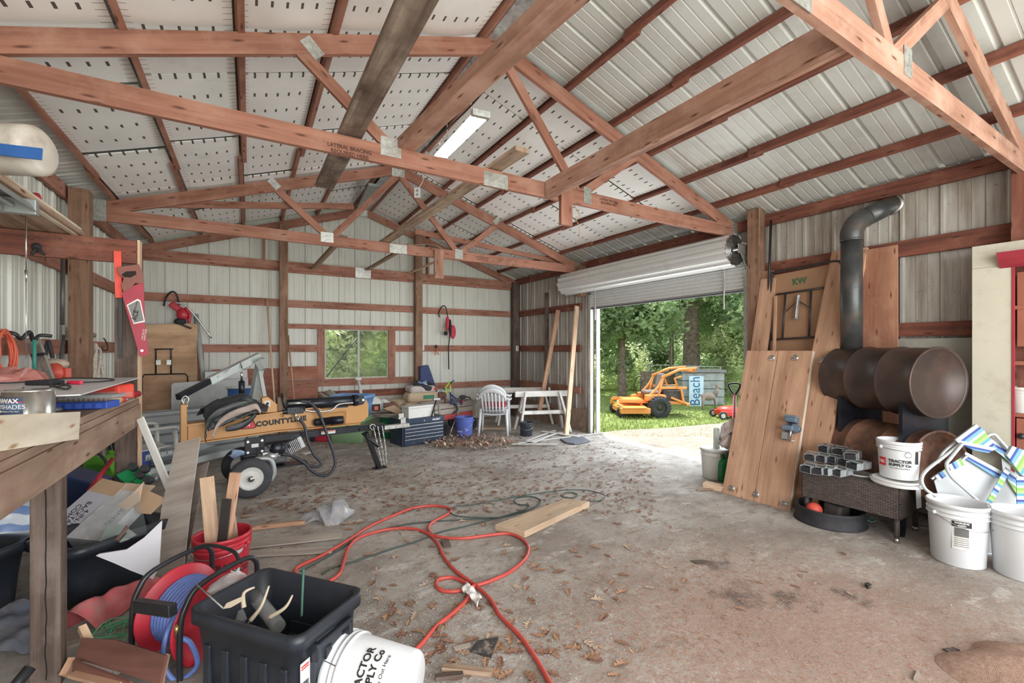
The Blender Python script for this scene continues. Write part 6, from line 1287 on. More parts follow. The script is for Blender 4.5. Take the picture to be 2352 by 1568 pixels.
ty = thing('tyre', 'small dark tyre lying tilted on top of the cement bags', 'tyre', A)
obj('tread', MB().lathe([(.13, -.05), (.21, -.055), (.235, -.03), (.235, .03), (.21, .055), (.13, .05), (.12, 0), (.13, -.05)], None, 36), RUB, ty)
obj('blue_rag', crumple((-.06, 0, .06), .10, (1.2, .8, .25), .05, 16, 14, 5), MATS['rag_blue'], ty)
trY('camp_chair_bag', [(966, 842), (985, 838), (1006, 900), (1003, 908), (966, 908)], 9.0, .14, plain('navy_canvas', (.05, .07, .17), .8, 0, .15, 10), None, M=Matrix.Translation(onY(985, 905, 9.05)), label='dark blue canvas bag standing beside the right window post', cat='bag', bevel=.02)
for i in range(3): single('concrete_block', ['lowest block of the short brown pile beside the bike', 'middle block of the short brown pile beside the bike', 'top block of the short brown pile beside the bike'][i], 'block', MB().bx(-.08, .08, -.1, .1, .002, .092, Matrix.Translation(V(onY(1011, 930, 8.45).x + .01 * i, 8.45, onY(1011, 931, 8.45).z + .095 * i - .02))), MATS['brick_brown'], bevel=.005)
# hose coil on green pail
gb_ = bucket('dark green pail with a coil of hose on top', at(895, 1004), plain('bucket_green', (.01, .13, .06), .4), .17, .38, handle=False)
obj('picture_label', MB().lathe([(.163, .12), (.168, .26)], None, 14, 1, R(-130), R(-55)), plain('camo_label', (.16, .18, .12), .7, 0, .7, 30), gb_)
p_ = onZ(895, 1004, 0); p_ += V(-.02, 0, 0); single('hose_coil', 'wide coil of grey-brown hose resting on the green pail', 'hose', coil((p_.x, p_.y, .43), (0, 0, 1), .33, .30, 9, .010, random.Random(3), .05, 28), plain('hose_taupe', (.25, .21, .18), .5))
trY('cardboard_sheet', [(880, 938), (905, 930), (935, 950), (925, 955)], 8.05, .012, CARD, None, M=Matrix.Translation(onY(905, 950, 8.05)), label='bent brown cardboard sheet between the hose coil and the white box', cat='cardboard')
# tool chest
a_, b_ = onZ(925, 1027), onZ(1020, 1012); x_ = (b_ - a_).normalized(); M = basis((a_.x, a_.y, 0), x_, V(-x_.y, x_.x, 0)); Lc = (b_ - a_).length
NAVY = plain('chest_navy', (.025, .04, .075), .4, .2, .2, 10, dirt=(.14, .13, .12), dscale=8, dlo=.58, dhi=.8)
tc = thing('tool_chest', 'dark blue multi-drawer tool chest on the floor lettered HUSKY', 'tool chest', M)
obj('body', MB().bx(0, Lc, .01, .46, 0, .40), NAVY, tc, bevel=.008); obj('lid', MB().bx(-.005, Lc + .005, -.005, .465, .355, .445), NAVY, tc, bevel=.012)
for k, (z0, z1) in enumerate(((.295, .345), (.24, .288), (.182, .232), (.122, .175), (.02, .115))):
    d_ = obj('drawer', MB().bx(.03, Lc - .03, -.012, .01, z0, z1), NAVY, tc, bevel=.003); obj('drawer_pull', MB().bx(.035, Lc - .035, -.022, -.012, z1 - .010, z1), GALV, d_)
text('lettering', 'HUSKY', .045, M @ TR((Lc * .80, -.0065, .395), (R(90), 0, 0)), INKW, tc, sx=1.1, bold=.001); obj('key_lock', MB().cyl((Lc * .5, -.012, .395), (Lc * .5, 0, .395), .012, 10), STEEL, tc)
obj('handle', MB().tube(spl([(-.012, .12, .26), (-.04, .14, .26), (-.04, .32, .26), (-.012, .34, .26)], 4), .009, 7), BLK, tc)
sb = thing('foam_box', 'small white foam box standing on the tool chest', 'box', M @ TR((.37, .14, .446), (0, 0, R(4)))); obj('box', MB().bx(-.26, .24, -.10, .12, 0, .16), WHTD, sb, bevel=.006); obj('lid', MB().bx(-.265, .245, -.105, .125, .162, .20), WHTD, sb, bevel=.006)
hm = thing('claw_hammer', 'black-handled hammer leaning on the white foam box', 'hammer', WM[tc.name] @ TR((.55, .02, .447))); obj('handle', MB().cyl(WM[tc.name] @ V(.55, .02, .447), WM[tc.name] @ V(.66, .05, .72), .014, 8), BLK, hm, world=True); obj('head', MB().beam(WM[tc.name] @ V(.60, .05, .735), WM[tc.name] @ V(.73, .05, .73), .035, .035), GREYM, hm, world=True)
# wagon with bike
wa, wbp = onZ(1000, 1003), onZ(1092, 985); wx = (wbp - wa).normalized(); M = basis((wa.x, wa.y, 0), wx, V(-wx.y, wx.x, 0)); Lw = (wbp - wa).length
wg = thing('wagon', 'garden wagon with grey slatted sides and a red bed, beside the blue pail', 'wagon', M)
GSL = wood('grey_slat', (.42, .38, .34), (.28, .25, .22), gs=14, kn=0)
obj('bed', MB().bx(0, Lw, 0, .5, .27, .37), plain('wagon_red', (.48, .07, .07), .5), wg, bevel=.01)
for y in (-.01, .5):
    for k in range(2): obj('slat', MB().bx(-.02, Lw + .02, y, y + .02, .38 + k * .11, .475 + k * .11), GSL, wg)
for x in (0, Lw):
    for k in range(2): obj('slat', MB().bx(x - .01, x + .01, 0, .5, .38 + k * .11, .475 + k * .11), GSL, wg)
for x in (.08, Lw * .52, Lw - .08): obj('stake', MB().bx(x - .02, x + .02, -.03, -.01, .27, .60), GSL, wg)
for x in (.16, Lw - .12):
    for y in (-.02, .52): wheel('wheel', wg, (x, y, .13), .13, .07, BLKR)
obj('pull_handle', MB().tube(spl([(Lw, .2, .3), (Lw + .08, .2, .45), (Lw + .05, .2, .6), (Lw - .1, .2, .64)], 5), .012, 7), BLK, wg)
bk = thing('childs_bicycle', 'small bicycle with lime handlebar stem lying in the garden wagon', 'bicycle', Matrix.Translation(onD(1040, 930, 8.3)))
D8 = 8.3; LIME = plain('lime_paint', (.45, .60, .04), .4); BLUB = plain('bike_blue', (.03, .06, .16), .35)
obj('stem', MB().tube(spl([onD(1026, 903, D8), onD(1023, 892, D8), onD(1031, 880, D8), onD(1034, 876, D8)], 5), .014, 8).tube([onD(1028, 900, D8), onD(1035, 901, D8), onD(1034, 884, D8)], .012, 8), LIME, bk, world=True)
obj('grip', MB().cyl(onD(1034, 880, D8), onD(1043, 873, D8), .016, 8).cyl(onD(1018, 892, D8), onD(1024, 895, D8), .016, 8), plain('grip_teal', (.02, .12, .12), .6), bk, world=True)
obj('frame', MB().cyl(onD(1034, 900, D8), onD(1037, 928, D8), .018, 8).cyl(onD(1036, 906, D8), onD(1062, 928, D8), .016, 8).cyl(onD(1037, 914, D8), onD(1048, 930, D8), .014, 8), BLUB, bk, world=True)
obj('seat', MB().ball(onD(1063, 911, D8), .07, 12, (1.1, .6, .5)), BLKR, bk, world=True); obj('seat_post', MB().cyl(onD(1062, 914, D8), onD(1058, 930, D8), .012, 8), BLKR, bk, world=True); obj('reflector', MB().ball(onD(1063, 922, D8 - .03), .025, 8), REDP, bk, world=True)
obj('brake_cable', MB().tube(spl([onD(1020, 892, D8), onD(1014, 898, D8), onD(1024, 915, D8), onD(1036, 925, D8)], 5), .004, 5), CABLE, bk, world=True); obj('rear_wheel', MB().tube([onD(1030, 938, D8 + .1) + V(c_ * .17 * math.cos(k * PI / 12), -s_ * .17 * math.cos(k * PI / 12), .10 * math.sin(k * PI / 12)) for k in range(24)], .018, 7, True), RUB, bk, world=True)
blu = bucket('blue pail with printed white logo beside the wagon wheel', at(1066, 1003), BLUEP, .165, .37)
for s, a_, z in (('DO', -62, .22), ('IT', -62, .15), ('LOWES', -118, .12)): wraptext('lettering', s, .055 if len(s) < 4 else .035, INKW, blu, lambda z_: .145 + .03 * z_, R(a_), z)
obj('lean_rod', MB().cyl((-.16, -.12, .30), (-.26, -.2, 0), .006, 6), GALV, blu)
# stacked chairs
M = at(1136, 995, 0, 176); lc = lawn_chair('lawn_chair', 'lower white plastic chair of the stacked pair beside the sawhorses', M, WHT)
dup(lc, M @ TR((0, -.04, .065), (0, 0, 0)), 'upper white plastic chair of the stacked pair, its arms raised slightly higher')
cbx = thing('red_white_box', 'red and white cardboard box on the stacked chairs', 'box', M @ TR((0, -.02, .50))); obj('carton', MB().bx(-.2, .2, -.15, .14, 0, .22), WHTD, cbx); obj('red_band', MB().bx(-.202, .202, -.152, .142, .01, .12), plain('box_red', (.40, .03, .04), .6), cbx)
# sawhorses
def sawhorse(label, p0, p1, H=.78, foot=.26):
    x = (p1 - p0).normalized(); L = (p1 - p0).length; M = basis((p0.x, p0.y, 0), x, V(-x.y, x.x, 0)); t = thing('sawhorse', label, 'sawhorse', M)
    obj('top_rail', MB().bx(-.08, L + .1, -.05, .05, H - .11, H), WHITEW, t, bevel=.004)
    for xx, sg in ((.12, -1), (L - .12, 1)):
        for s1 in (-1, 1): obj('leg', MB().beam((xx, s1 * .05, H - .02), (xx + sg * .16, s1 * foot, 0), .04, .10, (0, 1, 0)), WHITEW, t, bevel=.003)
        obj('end_brace', MB().bx(xx + sg * .10 - .02, xx + sg * .10 + .02, -foot * .72, foot * .72, .28, .37), OLD2, t)
    obj('shelf', MB().bx(.0, L, -.10, -.04, .37, .40).bx(.0, L, -.13, -.10, .34, .41), WHITEW, t)
    return t
def hz(u, v): return onZ(u, v, .78)
sawhorse('front white-painted sawhorse with flaking paint near the door', hz(1192, 898), hz(1296, 896)); sawhorse('rear white-painted sawhorse behind the stacked chairs', hz(1150, 890) + V(.02, .12, 0), hz(1258, 889) + V(.1, .12, 0), .77, .24)
bucket('small black pail under the front sawhorse', at(1209, 1000) @ Matrix.Scale(1, 4), plain('pail_black', (.03, .035, .045), .4), .125, .25)
brd('leaning_board', 'dark weathered board standing against the right wall beyond the door', 'board', onX(1254, 950, XR - .16), onX(1256, 672, XR - .10), .02, .10, DARKW, (1, 0, 0))
brd('leaning_board', 'pine board leaning against the wall behind the sawhorses', 'board', onX(1238, 950, XR - .5), onX(1282, 712, XR - .10), .04, .09, PINER, (1, 0, 0))
brd('leaning_board', 'long pale board leaning on the wall next to the door track', 'board', onZ(1301, 999), onX(1325, 703, XR - .09), .04, .09, PINE, (1, 0, 0))
brd('floor_beam', 'low dark beam lying at the foot of the far right corner', 'beam', onZ(1190, 985), onZ(1090, 985), .1, .08, OLD2)
for i, (a, b) in enumerate((((1190, 1017), (1400, 992)), ((1208, 1012), (1275, 988)), ((1215, 1014), (1290, 992)), ((1245, 990), (1330, 1002)), ((1175, 1019), (1280, 1019)), ((1225, 1016), (1262, 1000)))):
    q0, q1 = onZ(*a, .012 + .006 * i), onZ(*b, .012 + .006 * i); brd('trim_strip', ['longest white trim strip on the floor reaching toward the door', 'leftmost short white trim strip under the front sawhorse', 'second short white strip under the front sawhorse', 'white strip lying crosswise below the leaning pale board', 'thin dark-edged strip nearest the camera by the sawhorse', 'shortest white strip between the sawhorse legs'][i], 'strip', q0, q1, .06 if i else .04, .008, WHITEW)
single('rubber_mat', 'dark grey slab lying on the floor by the door', 'slab', MB().prism([(p_.x, p_.y) for p_ in (onZ(1286, 1010), onZ(1338, 1006), onZ(1356, 1016), onZ(1320, 1022), onZ(1300, 1019))][::-1], .02, TR((0, 0, .02))), plain('slate', (.14, .15, .18), .7))
# back wall bits
lv = thing('life_vest', 'red and black life vest hanging from a wall hook right of the window', 'life vest', Matrix.Translation(onY(1030, 755, 9.15)))
obj('hook', MB().tube(spl([onY(1010, 728, 9.28), onY(1008, 718, 9.28), onY(1016, 703, 9.2), onY(1024, 706, 9.15), onY(1028, 725, 9.17)], 6), .012, 7), BLK, lv, world=True)
obj('panel', MB().ball(onY(1028, 742, 9.12), .11, 14, (.4, .45, 1.5)), plain('vest_red', (.62, .05, .09), .7), lv, world=True); obj('panel', MB().ball(onY(1040, 762, 9.12), .11, 14, (.65, .45, 1.4)), MATS['vest_red'], lv, world=True); obj('lining', MB().ball(onY(1034, 752, 9.08), .10, 12, (.3, .5, 1.9)).ball(onY(1024, 765, 9.12), .05, 8), BLKR, lv, world=True)
obj('strap', MB().tube([onY(1033, 770, 9.2), onY(1030, 800, 9.22), onY(1031, 848, 9.22)], .012, 6), BLKR, lv, world=True)
pg = thing('pliers', 'orange-handled pliers hanging on the girt left of the life vest', 'pliers', Matrix.Translation(onY(1003, 800, 9.25)))
obj('jaws', MB().ball(onY(1002, 796, 9.25), .035, 8, (.7, .4, 1.3)), BLKR, pg, world=True)
for uu in (1000, 1008): obj('handle', MB().cyl(onY(1003, 802, 9.25), onY(uu, 815, 9.25), .010, 7), CORDO, pg, world=True)
def outlet(label, M): 
    t = thing('outlet_box', label, 'outlet', M); obj('box', MB().bx(-.035, .035, -.04, 0, -.06, .06), GALV, t, bevel=.004); obj('cover', MB().bx(-.038, .038, -.046, -.041, -.063, .063), WHT, t, bevel=.003); obj('socket', MB().bx(-.014, .014, -.048, -.045, .01, .04).bx(-.014, .014, -.048, -.045, -.04, -.01), plain('socket_grey', (.3, .3, .3), .5), t); return t
outlet('outlet box on the girt right of the window', TR(onY(969, 798, 9.27))); outlet('outlet box on the girt left of the window', TR(onY(655, 798, 9.27))); outlet('white switch box on the far right corner post', TR(onY(1186, 800, 9.13)))
outlet('white outlet dangling below the ridge between the two middle trusses', TR(onD(960, 445, 5.6), (0, 0, -YAW)))
# ================================================================ overhead light
sl = thing('shop_light', 'lit twin-tube shop light hanging under the roof', 'light', Matrix.Translation(onD(1060, 310, 4.6)))
A0, A1 = onD(1012, 357, 4.95), onD(1104, 262, 3.75)
F = frame(A0, A1); Ls = (A1 - A0).length
mb = MB(); prf = [(-.078, -.012), (-.05, .02), (-.02, .032), (.02, .032), (.05, .02), (.078, -.012)]
for i in range(5):
    b0 = len(mb.v); mb.v += [F @ V(-Ls / 2, prf[i][0], prf[i][1]), F @ V(-Ls / 2, prf[i + 1][0], prf[i + 1][1]), F @ V(Ls / 2, prf[i + 1][0], prf[i + 1][1]), F @ V(Ls / 2, prf[i][0], prf[i][1])]; mb.face((b0, b0 + 1, b0 + 2, b0 + 3))
obj('reflector', mb, WHT, sl, world=True, solid=.003)
TUBE = plain('lit_tube', (1, .99, .96), .3, emit=6)
for y in (-.038, .038): obj('tube', MB().cyl(F @ V(-Ls / 2 + .03, y, -.012), F @ V(Ls / 2 - .03, y, -.012), .015, 12), TUBE, sl, world=True)
for x in (-1, 1): obj('end_cap', MB().box(F @ TR((x * Ls / 2, 0, 0)), .05, .155, .05), GALV, sl, world=True)
for x in (-.3, .3): q = F @ V(x * Ls, 0, .03); obj('chain', MB().cyl(q, V(q.x, q.y, zc(q.x) + .02), .004, 5), STEEL, sl, world=True)
sl2 = thing('shop_light', 'unlit shop light tucked under the ridge behind the middle truss', 'light', Matrix.Translation(onD(840, 440, 7.2)))
F2 = frame(onD(862, 425, 7.0), onD(832, 480, 8.6)); obj('reflector', MB().box(F2, (onD(862, 425, 7.0) - onD(832, 480, 8.6)).length, .2, .04), GREYM, sl2, world=True)
single('ceiling_cable', 'dark and white cables running along the dusty brace to the shop light', 'cable', MB().tube(spl([onD(1290, 0, 2.6), onD(1225, 75, 2.9), onD(1140, 175, 3.3), onD(1075, 250, 3.8), onD(1010, 310, 4.1), onD(965, 355, 4.3)], 6), .007, 6), CABLE)
single('ceiling_cable', 'thin white cable looping down to the dangling outlet', 'cable', MB().tube(spl([onD(1010, 330, 4.2), onD(985, 352, 4.6), onD(968, 390, 5.2), onD(972, 412, 5.5), onD(960, 435, 5.6)], 6), .006, 6), WHTD)
single('twine', 'loose twine hanging from the block beside the doubled beam', 'twine', MB().tube(spl([onD(1318, 470, 4.55), onD(1332, 495, 4.5), onD(1322, 500, 4.5), onD(1330, 520, 4.5), onD(1331, 545, 4.5)], 6), .004, 5), PLY)
# ================================================================ right side: stove, leaning boards, wicker table
NX = V(-1, 0, 0)
BL, BR = onZ(1660, 1130), onZ(1815, 1172); TL = onX(1757, 807, 5.12)
PM = basis(BL + NX * .02, BR - BL, TL - BL); PW = (BR - BL).length; PL = (TL - BL).length
dp_ = thing('folding_bench_top', 'two-plank pine bench top with vise and latches leaning in front of the boards', 'bench top', PM)
for k in range(2): obj('plank', MB().bx(k * PW / 2 + .002, (k + 1) * PW / 2 - .002, 0, PL, -.04, 0), PINER, dp_, bevel=.003)
obj('edge_strip', MB().bx(PW, PW + .006, 0, PL, -.04, 0), CREAM, dp_)
def onPan(u, v): q = onP(u, v, PM @ V(0, 0, 0), PM.to_3x3() @ V(0, 0, 1)); return PM.inverted() @ q
for u, v in ((1773, 821), (1827, 821), (1888, 826), (1681, 1120), (1737, 1134), (1803, 1156)):
    q = onPan(u, v); l_ = obj('latch_plate', MB().lathe([(.001, .004), (.030, .004), (.030, 0)], TR((q.x, q.y, .001)), 16), GALV, dp_)
    obj('latch_ring', MB().tube([V(q.x + .022 * math.cos(k * PI / 6), q.y + .016 * math.sin(k * PI / 6), .010) for k in range(12)], .0045, 6, True).bx(q.x - .026, q.x + .026, q.y - .034, q.y - .020, .004, .014), STEEL, l_)
q = onPan(1822, 985); VB = plain('vise_blue', (.20, .28, .38), .35, .5, .2, 12)
vs = thing('bench_vise', 'small blue-grey bench vise fixed to the leaning bench top', 'vise', PM @ TR((q.x, q.y, 0)))
obj('base', MB().bx(-.055, .04, -.05, .05, .001, .03), VB, vs, bevel=.008); obj('fixed_jaw', MB().bx(-.06, .05, .055, .12, .002, .09).bx(-.065, .055, .10, .125, .07, .10), VB, vs, bevel=.008); obj('sliding_jaw', MB().bx(-.07, .03, -.035, .015, .03, .10), VB, vs, bevel=.006)
obj('screw', MB().cyl((0, -.14, .05), (0, .06, .05), .014, 10).cyl((-.06, -.13, .05), (.05, -.13, .05), .006, 6), STEEL, vs); obj('swivel', MB().cyl((.05, 0, .03), (.05, 0, .09), .04, 16), VB, vs); obj('jaw_plate', MB().bx(-.075, -.02, -.125, -.055, .05, .06), GREYM, vs)
def lean(label, p0, p1, w_, t, mat, side=V(0, 1, 0)): return brd('leaning_plank', label, 'plank', p0, p1, t, w_, mat, side)
lean('widest tall pine plank leaning over the brown folding table', onZ(1836, 1166), onX(1952, 574, 5.53), .33, .04, PINER)
lean('tall narrow pine plank leaning left of the folding table', onZ(1702, 1108), onX(1766, 640, 5.50), .185, .04, PINER)
lean('second narrow plank just behind the left pine plank', onZ(1712, 1085), onX(1762, 622, 5.56), .16, .035, PINER)
lean('short reddish plank low behind the left end of the bench top', onZ(1690, 1100), onX(1722, 890, 5.2), .16, .02, PINER)
lean('thin orange lath beside the folding table', onZ(1770, 1120), onX(1782, 680, 5.42), .03, .02, PINER)
tb_ = thing('folding_table', 'brown folding table on end with its black tube legs folded, behind the planks', 'table', Matrix.Translation(onZ(1850, 1110) + V(.2, 0, 0)))
HBD = plain('hardboard', (.38, .22, .13), .55, 0, .06, 3)
tq = [onX(1778, 632, 5.50), onX(1934, 602, 5.50), onX(1900, 1060, 5.30), onX(1762, 1010, 5.30)]; tq[2].z = tq[3].z = .02; tq[2] = V(5.28, tq[1].y, .02); tq[3] = V(5.28, tq[0].y, .02)
mb = MB(); mb.v = tq + [p_ + V(.03, 0, 0) for p_ in tq]; mb.face((0, 1, 2, 3)); mb.face((7, 6, 5, 4))
for i in range(4): mb.face((i, 4 + i, 4 + (i + 1) % 4, (i + 1) % 4))
obj('tabletop', mb, HBD, tb_, world=True); TN = (tq[1] - tq[0]).cross(tq[3] - tq[0]).normalized()
if TN.x > 0: TN = -TN
ot = lambda u, v, o=.02: onP(u, v, tq[0] + TN * o, TN)
obj('rim', MB().tube(spl([ot(1770, 780), ot(1773, 640), ot(1782, 625), ot(1850, 612), ot(1915, 600), ot(1932, 606), ot(1928, 640)], 4), .014, 8), plain('dark_frame', (.06, .05, .05), .4, .4), tb_, world=True)
for a, b in (((1784, 676), (1896, 660)), ((1775, 780), (1880, 773)), ((1804, 676), (1797, 777)), ((1863, 668), (1858, 774)), ((1806, 715), (1832, 690)), ((1832, 690), (1858, 705))): obj('leg_tube', MB().cyl(ot(*a, .04), ot(*b, .04), .012 if a[1] < 690 or b[1] > 770 else .006, 8), MATS['dark_frame'], tb_, world=True)
obj('centre_brace', MB().beam(ot(1834, 677, .05), ot(1828, 730, .05), .03, .03), STEEL, tb_, world=True, bevel=.004); obj('brace_foot', MB().ball(ot(1829, 731, .05), .03, 10, (1, 1, .5)), GREYM, tb_, world=True)
FT = basis(ot(1836, 646, .004), tq[1] - tq[0], V(0, 0, 1)); text('stencil_mark', 'KW', .10, FT, plain('stencil_green', (.07, .16, .08), .8), tb_, sx=.9, bold=.004)
lean('reddish plywood board standing against the wall right of the planks', V(5.46, onX(2020, 800, 5.46).y, .02), onX(2018, 569, 5.5), .31, .02, wood('fir_ply_board', (.45, .23, .15), (.30, .13, .085), gs=9, blotch=(.52, .30, .20), kn=.02))
single('black_pole', 'thin black pole with yellow tape leaning beside the door post', 'pole', MB().cyl(onX(1764, 700, 5.45), onX(1771, 506, 5.55), .014, 10), BLK, base=onX(1764, 700, 5.45)).name
# barrel stove
RUSTD = plain('drum_brown', (.050, .034, .030), .42, .15, .25, 3, dirt=(.10, .055, .042), dscale=4, dlo=.48, dhi=.75); RUSTL = plain('drum_rust', (.10, .052, .038), .7, .1, .3, 4, dirt=(.26, .13, .085), dscale=5, dlo=.4, dhi=.65)
TH = R(80); dn = (V(c_, -s_, 0) * math.cos(TH) - V(s_, c_, 0) * math.sin(TH)); CU = onD(2157, 879, 3.72); CLW = V(CU.x, CU.y, .615); RD = .295
sv = thing('barrel_stove', 'double barrel wood stove of two rusty brown drums against the right wall', 'stove', (CU.x - dn.x * .4, CU.y - dn.y * .4, 0))
def drum(nm, c, mat, L=.88, r_=RD):
    A = Matrix.Translation(c) @ dn.to_track_quat('Z', 'Y').to_matrix().to_4x4() @ Matrix.Rotation(PI, 4, 'X'); g = .30
    pr = [(.001, .014), (r_ - .016, .014), (r_ - .014, 0), (r_ + .006, -.006), (r_ + .009, .006), (r_, .016)]
    for k in (1, 2): pr += [(r_, g * k - .016), (r_ + .008, g * k - .008), (r_ + .011, g * k), (r_ + .008, g * k + .008), (r_, g * k + .016)]
    pr += [(r_, L - .014), (r_ + .008, L - .006), (r_ + .006, L), (r_ - .012, L), (r_ - .014, L - .012), (.001, L - .012)]
    return obj(nm, MB().lathe(pr, A, 56), mat, sv, world=True)
drum('upper_drum', CU, RUSTD); drum('lower_drum', CLW - dn * .0, RUSTL)
sx = V(-dn.y, dn.x, 0)
for d_ in (.12, .70):
    q = V(CU.x, CU.y, (CU.z + .615) / 2) - dn * d_; Fm = basis(q, sx, V(0, 0, 1)); h_ = (CU.z - .615) / 2
    obj('saddle', MB().prism([(x_, h_ - math.sqrt(RD ** 2 - x_ * x_)) for x_ in (-.24, -.16, -.08, 0, .08, .16, .24)] + [(x_, -h_ + math.sqrt(RD ** 2 - x_ * x_)) for x_ in (.24, .16, .08, 0, -.08, -.16, -.24)], .035, Fm), BLKM, sv, world=True)
    for k_ in (-.2, .2): obj('leg', MB().beam(V(CU.x, CU.y, 0) - dn * d_ + sx * k_ * 1.2, V(CU.x, CU.y, .32) - dn * d_ + sx * k_, .05, .03), BLKM, sv, world=True)
FP = CU - dn * .78; PR_ = .092
obj('flue_collar', MB().cyl((FP.x, FP.y, .82), (FP.x, FP.y, 1.0), .08, 20), BLKM, sv, world=True)
PIPE = plain('stovepipe', (.085, .09, .095), .4, .5, .25, 5, dirt=(.17, .13, .10), dscale=5, dlo=.5)
p2 = onX(2046, 470, 5.66); e0 = onP(1956, 545, FP, V(s_, c_, 0)); FP = V(e0.x, e0.y, 0) if abs(e0.x - FP.x) < .06 else V(FP.x, FP.y, 0); ZE = e0.z
dv_ = (V(p2.x, p2.y, p2.z) - V(FP.x, FP.y, ZE + .06)).normalized()
obj('stovepipe', MB().cyl((FP.x, FP.y, CU.z + RD - .02), (FP.x, FP.y, ZE), PR_, 28), PIPE, sv, world=True); obj('elbow', MB().tube(spl([V(FP.x, FP.y, ZE - .02), V(FP.x, FP.y, ZE + .05), V(FP.x, FP.y, ZE + .11) + dv_ * .07, V(FP.x, FP.y, ZE + .11) + dv_ * .18], 4), PR_ + .005, 24), PIPE, sv, world=True)
w0 = V(FP.x, FP.y, ZE + .11) + dv_ * .16; obj('wall_pipe', MB().cyl(w0, p2 + (p2 - w0).normalized() * .02, PR_, 28), PIPE, sv, world=True)
obj('pipe_joint', MB().cyl((FP.x, FP.y, ZE - .04), (FP.x, FP.y, ZE - .015), PR_ + .005, 28), PIPE, sv, world=True)
obj('wall_thimble', MB().lathe([(.088, 0), (.115, 0), (.115, .008), (.088, .008)], Matrix.Translation(p2 - V(.03, 0, 0)) @ Matrix.Rotation(PI / 2, 4, 'Y'), 28), STEEL, sv, world=True)
single('backing_panel', 'pale grey panel against the wall behind the barrel stove', 'board', MB().bx(5.585, 5.60, 1.28, 1.95, .02, 1.70), plain('grey_green_panel', (.42, .41, .37), .7, 0, .08, 3, dirt=(.26, .23, .2), dscale=3))
# painted cupboard at the right edge
cb = thing('painted_cupboard', 'tall cream-painted cupboard with red trim at the right edge of the view', 'cupboard', (5.3, .7, 0))
CRP = plain('cream_paint', (.62, .59, .49), .6, 0, .04, 3, dirt=(.44, .40, .32), dscale=4, dlo=.52, dhi=.8); CUR = plain('cupboard_red', (.34, .03, .05), .55); CUB = plain('cupboard_brown', (.33, .12, .075), .6, 0, .12, 3)
y1_ = onX(2233, 800, 5.31).y; ycut = onX(2324, 800, 5.31).y; ZC = onX(2233, 567, 5.31).z
obj('face_board', MB().bx(5.310, 5.330, ycut, y1_, 0, ZC - .19), CRP, cb, world=True); obj('top_board', MB().bx(5.310, 5.330, -.2, y1_, ZC - .188, ZC), CRP, cb, world=True)
obj('side_panel', MB().bx(5.330, 5.55, y1_ - .02, y1_, 0, ZC), CRP, cb, world=True); obj('back_panel', MB().bx(5.53, 5.55, -.2, y1_ - .02, 0, ZC), CUB, cb, world=True)
obj('red_edge', MB().bx(5.305, 5.330, ycut - .014, ycut, 0, ZC - .19), CUR, cb, world=True); obj('crown_trim', MB().prism([(0, 0), (.10, 0), (.075, -.05), (.03, -.10), (0, -.12)], 1.2, Matrix.Translation(V(5.310, .50, ZC - .09)) @ Matrix.Rotation(PI, 4, 'Z') @ Matrix.Rotation(PI / 2, 4, 'X')), CUR, cb, world=True)
for z in (1.08, 1.5, 1.95): obj('shelf_board', MB().bx(5.350, 5.53, -.2, y1_ - .02, z - .03, z), CUB, cb, world=True)
obj('inner_door', MB().bx(5.360, 5.380, -.2, ycut - .02, 1.62, 2.22), CUB, cb, world=True); obj('lower_door', MB().bx(5.340, 5.360, -.2, ycut - .02, .1, 1.04), CUB, cb, world=True); obj('door_knob', MB().ball((5.330, ycut - .05, .90), .025, 10), BLK, cb, world=True)
bucket('pale plastic pail on the cupboard shelf at the right edge', Matrix.Translation(V(5.40, onX(2348, 900, 5.40).y, 1.081)), WHTD, .075, .21, handle=False)
gy = thing('yellow_toy', 'small yellow ribbed ball on the cupboard shelf', 'ball', (5.40, onX(2331, 900, 5.40).y, 1.081)); obj('ball', MB().lathe([(.001, 0), (.02, 0), (.036, .015), (.03, .022), (.04, .035), (.034, .04), (.036, .055), (.02, .07), (.001, .072)], None, 20), plain('toy_yellow', (.75, .45, .08), .5), gy)
mb = MB()
for k in range(9): mb.cyl((5.36, .70 + k * .03, 1.505), (5.52, .70 + k * .03, 1.505), .003, 5)
mb.tube([(5.36, .70, 1.505), (5.36, .94, 1.505), (5.52, .94, 1.505), (5.52, .70, 1.505)], .004, 5, True); single('wire_rack', 'wire rack lying on the cupboard shelf', 'rack', mb, STEEL)
# wicker table
A_, B_, C_ = onZ(1840, 1074, .465), onZ(2069, 1121, .465), onZ(2118, 1098, .465); x = (B_ - A_).normalized(); Lt = (B_ - A_).length; M = basis((A_.x, A_.y, 0), x, V(-x.y, x.x, 0)); Wt = max(.36, (C_ - B_).dot(V(-x.y, x.x, 0)))
def wickmat():
    m, nt, p = _new('wicker'); L = nt.links; uv = N(nt, 'ShaderNodeUVMap'); br = N(nt, 'ShaderNodeTexBrick'); br.inputs['Scale'].default_value = 1; br.inputs['Brick Width'].default_value = .034; br.inputs['Row Height'].default_value = .012; br.inputs['Mortar Size'].default_value = .0022; br.inputs['Mortar Smooth'].default_value = .6; br.offset = .5
    br.inputs['Color1'].default_value = (.11, .085, .078, 1); br.inputs['Color2'].default_value = (.17, .14, .13, 1); br.inputs['Mortar'].default_value = (.015, .012, .012, 1)
    L.new(uv.outputs[0], br.inputs['Vector']); L.new(br.outputs['Color'], p.inputs['Base Color']); p.inputs['Roughness'].default_value = .45
    b = N(nt, 'ShaderNodeBump', i_Strength=.9, i_Distance=.006); b.invert = True; L.new(br.outputs['Fac'], b.inputs['Height']); L.new(b.outputs[0], p.inputs['Normal']); return m
WK = wickmat()
wt_ = thing('wicker_table', 'low dark brown wicker table in front of the barrel stove', 'table', M)
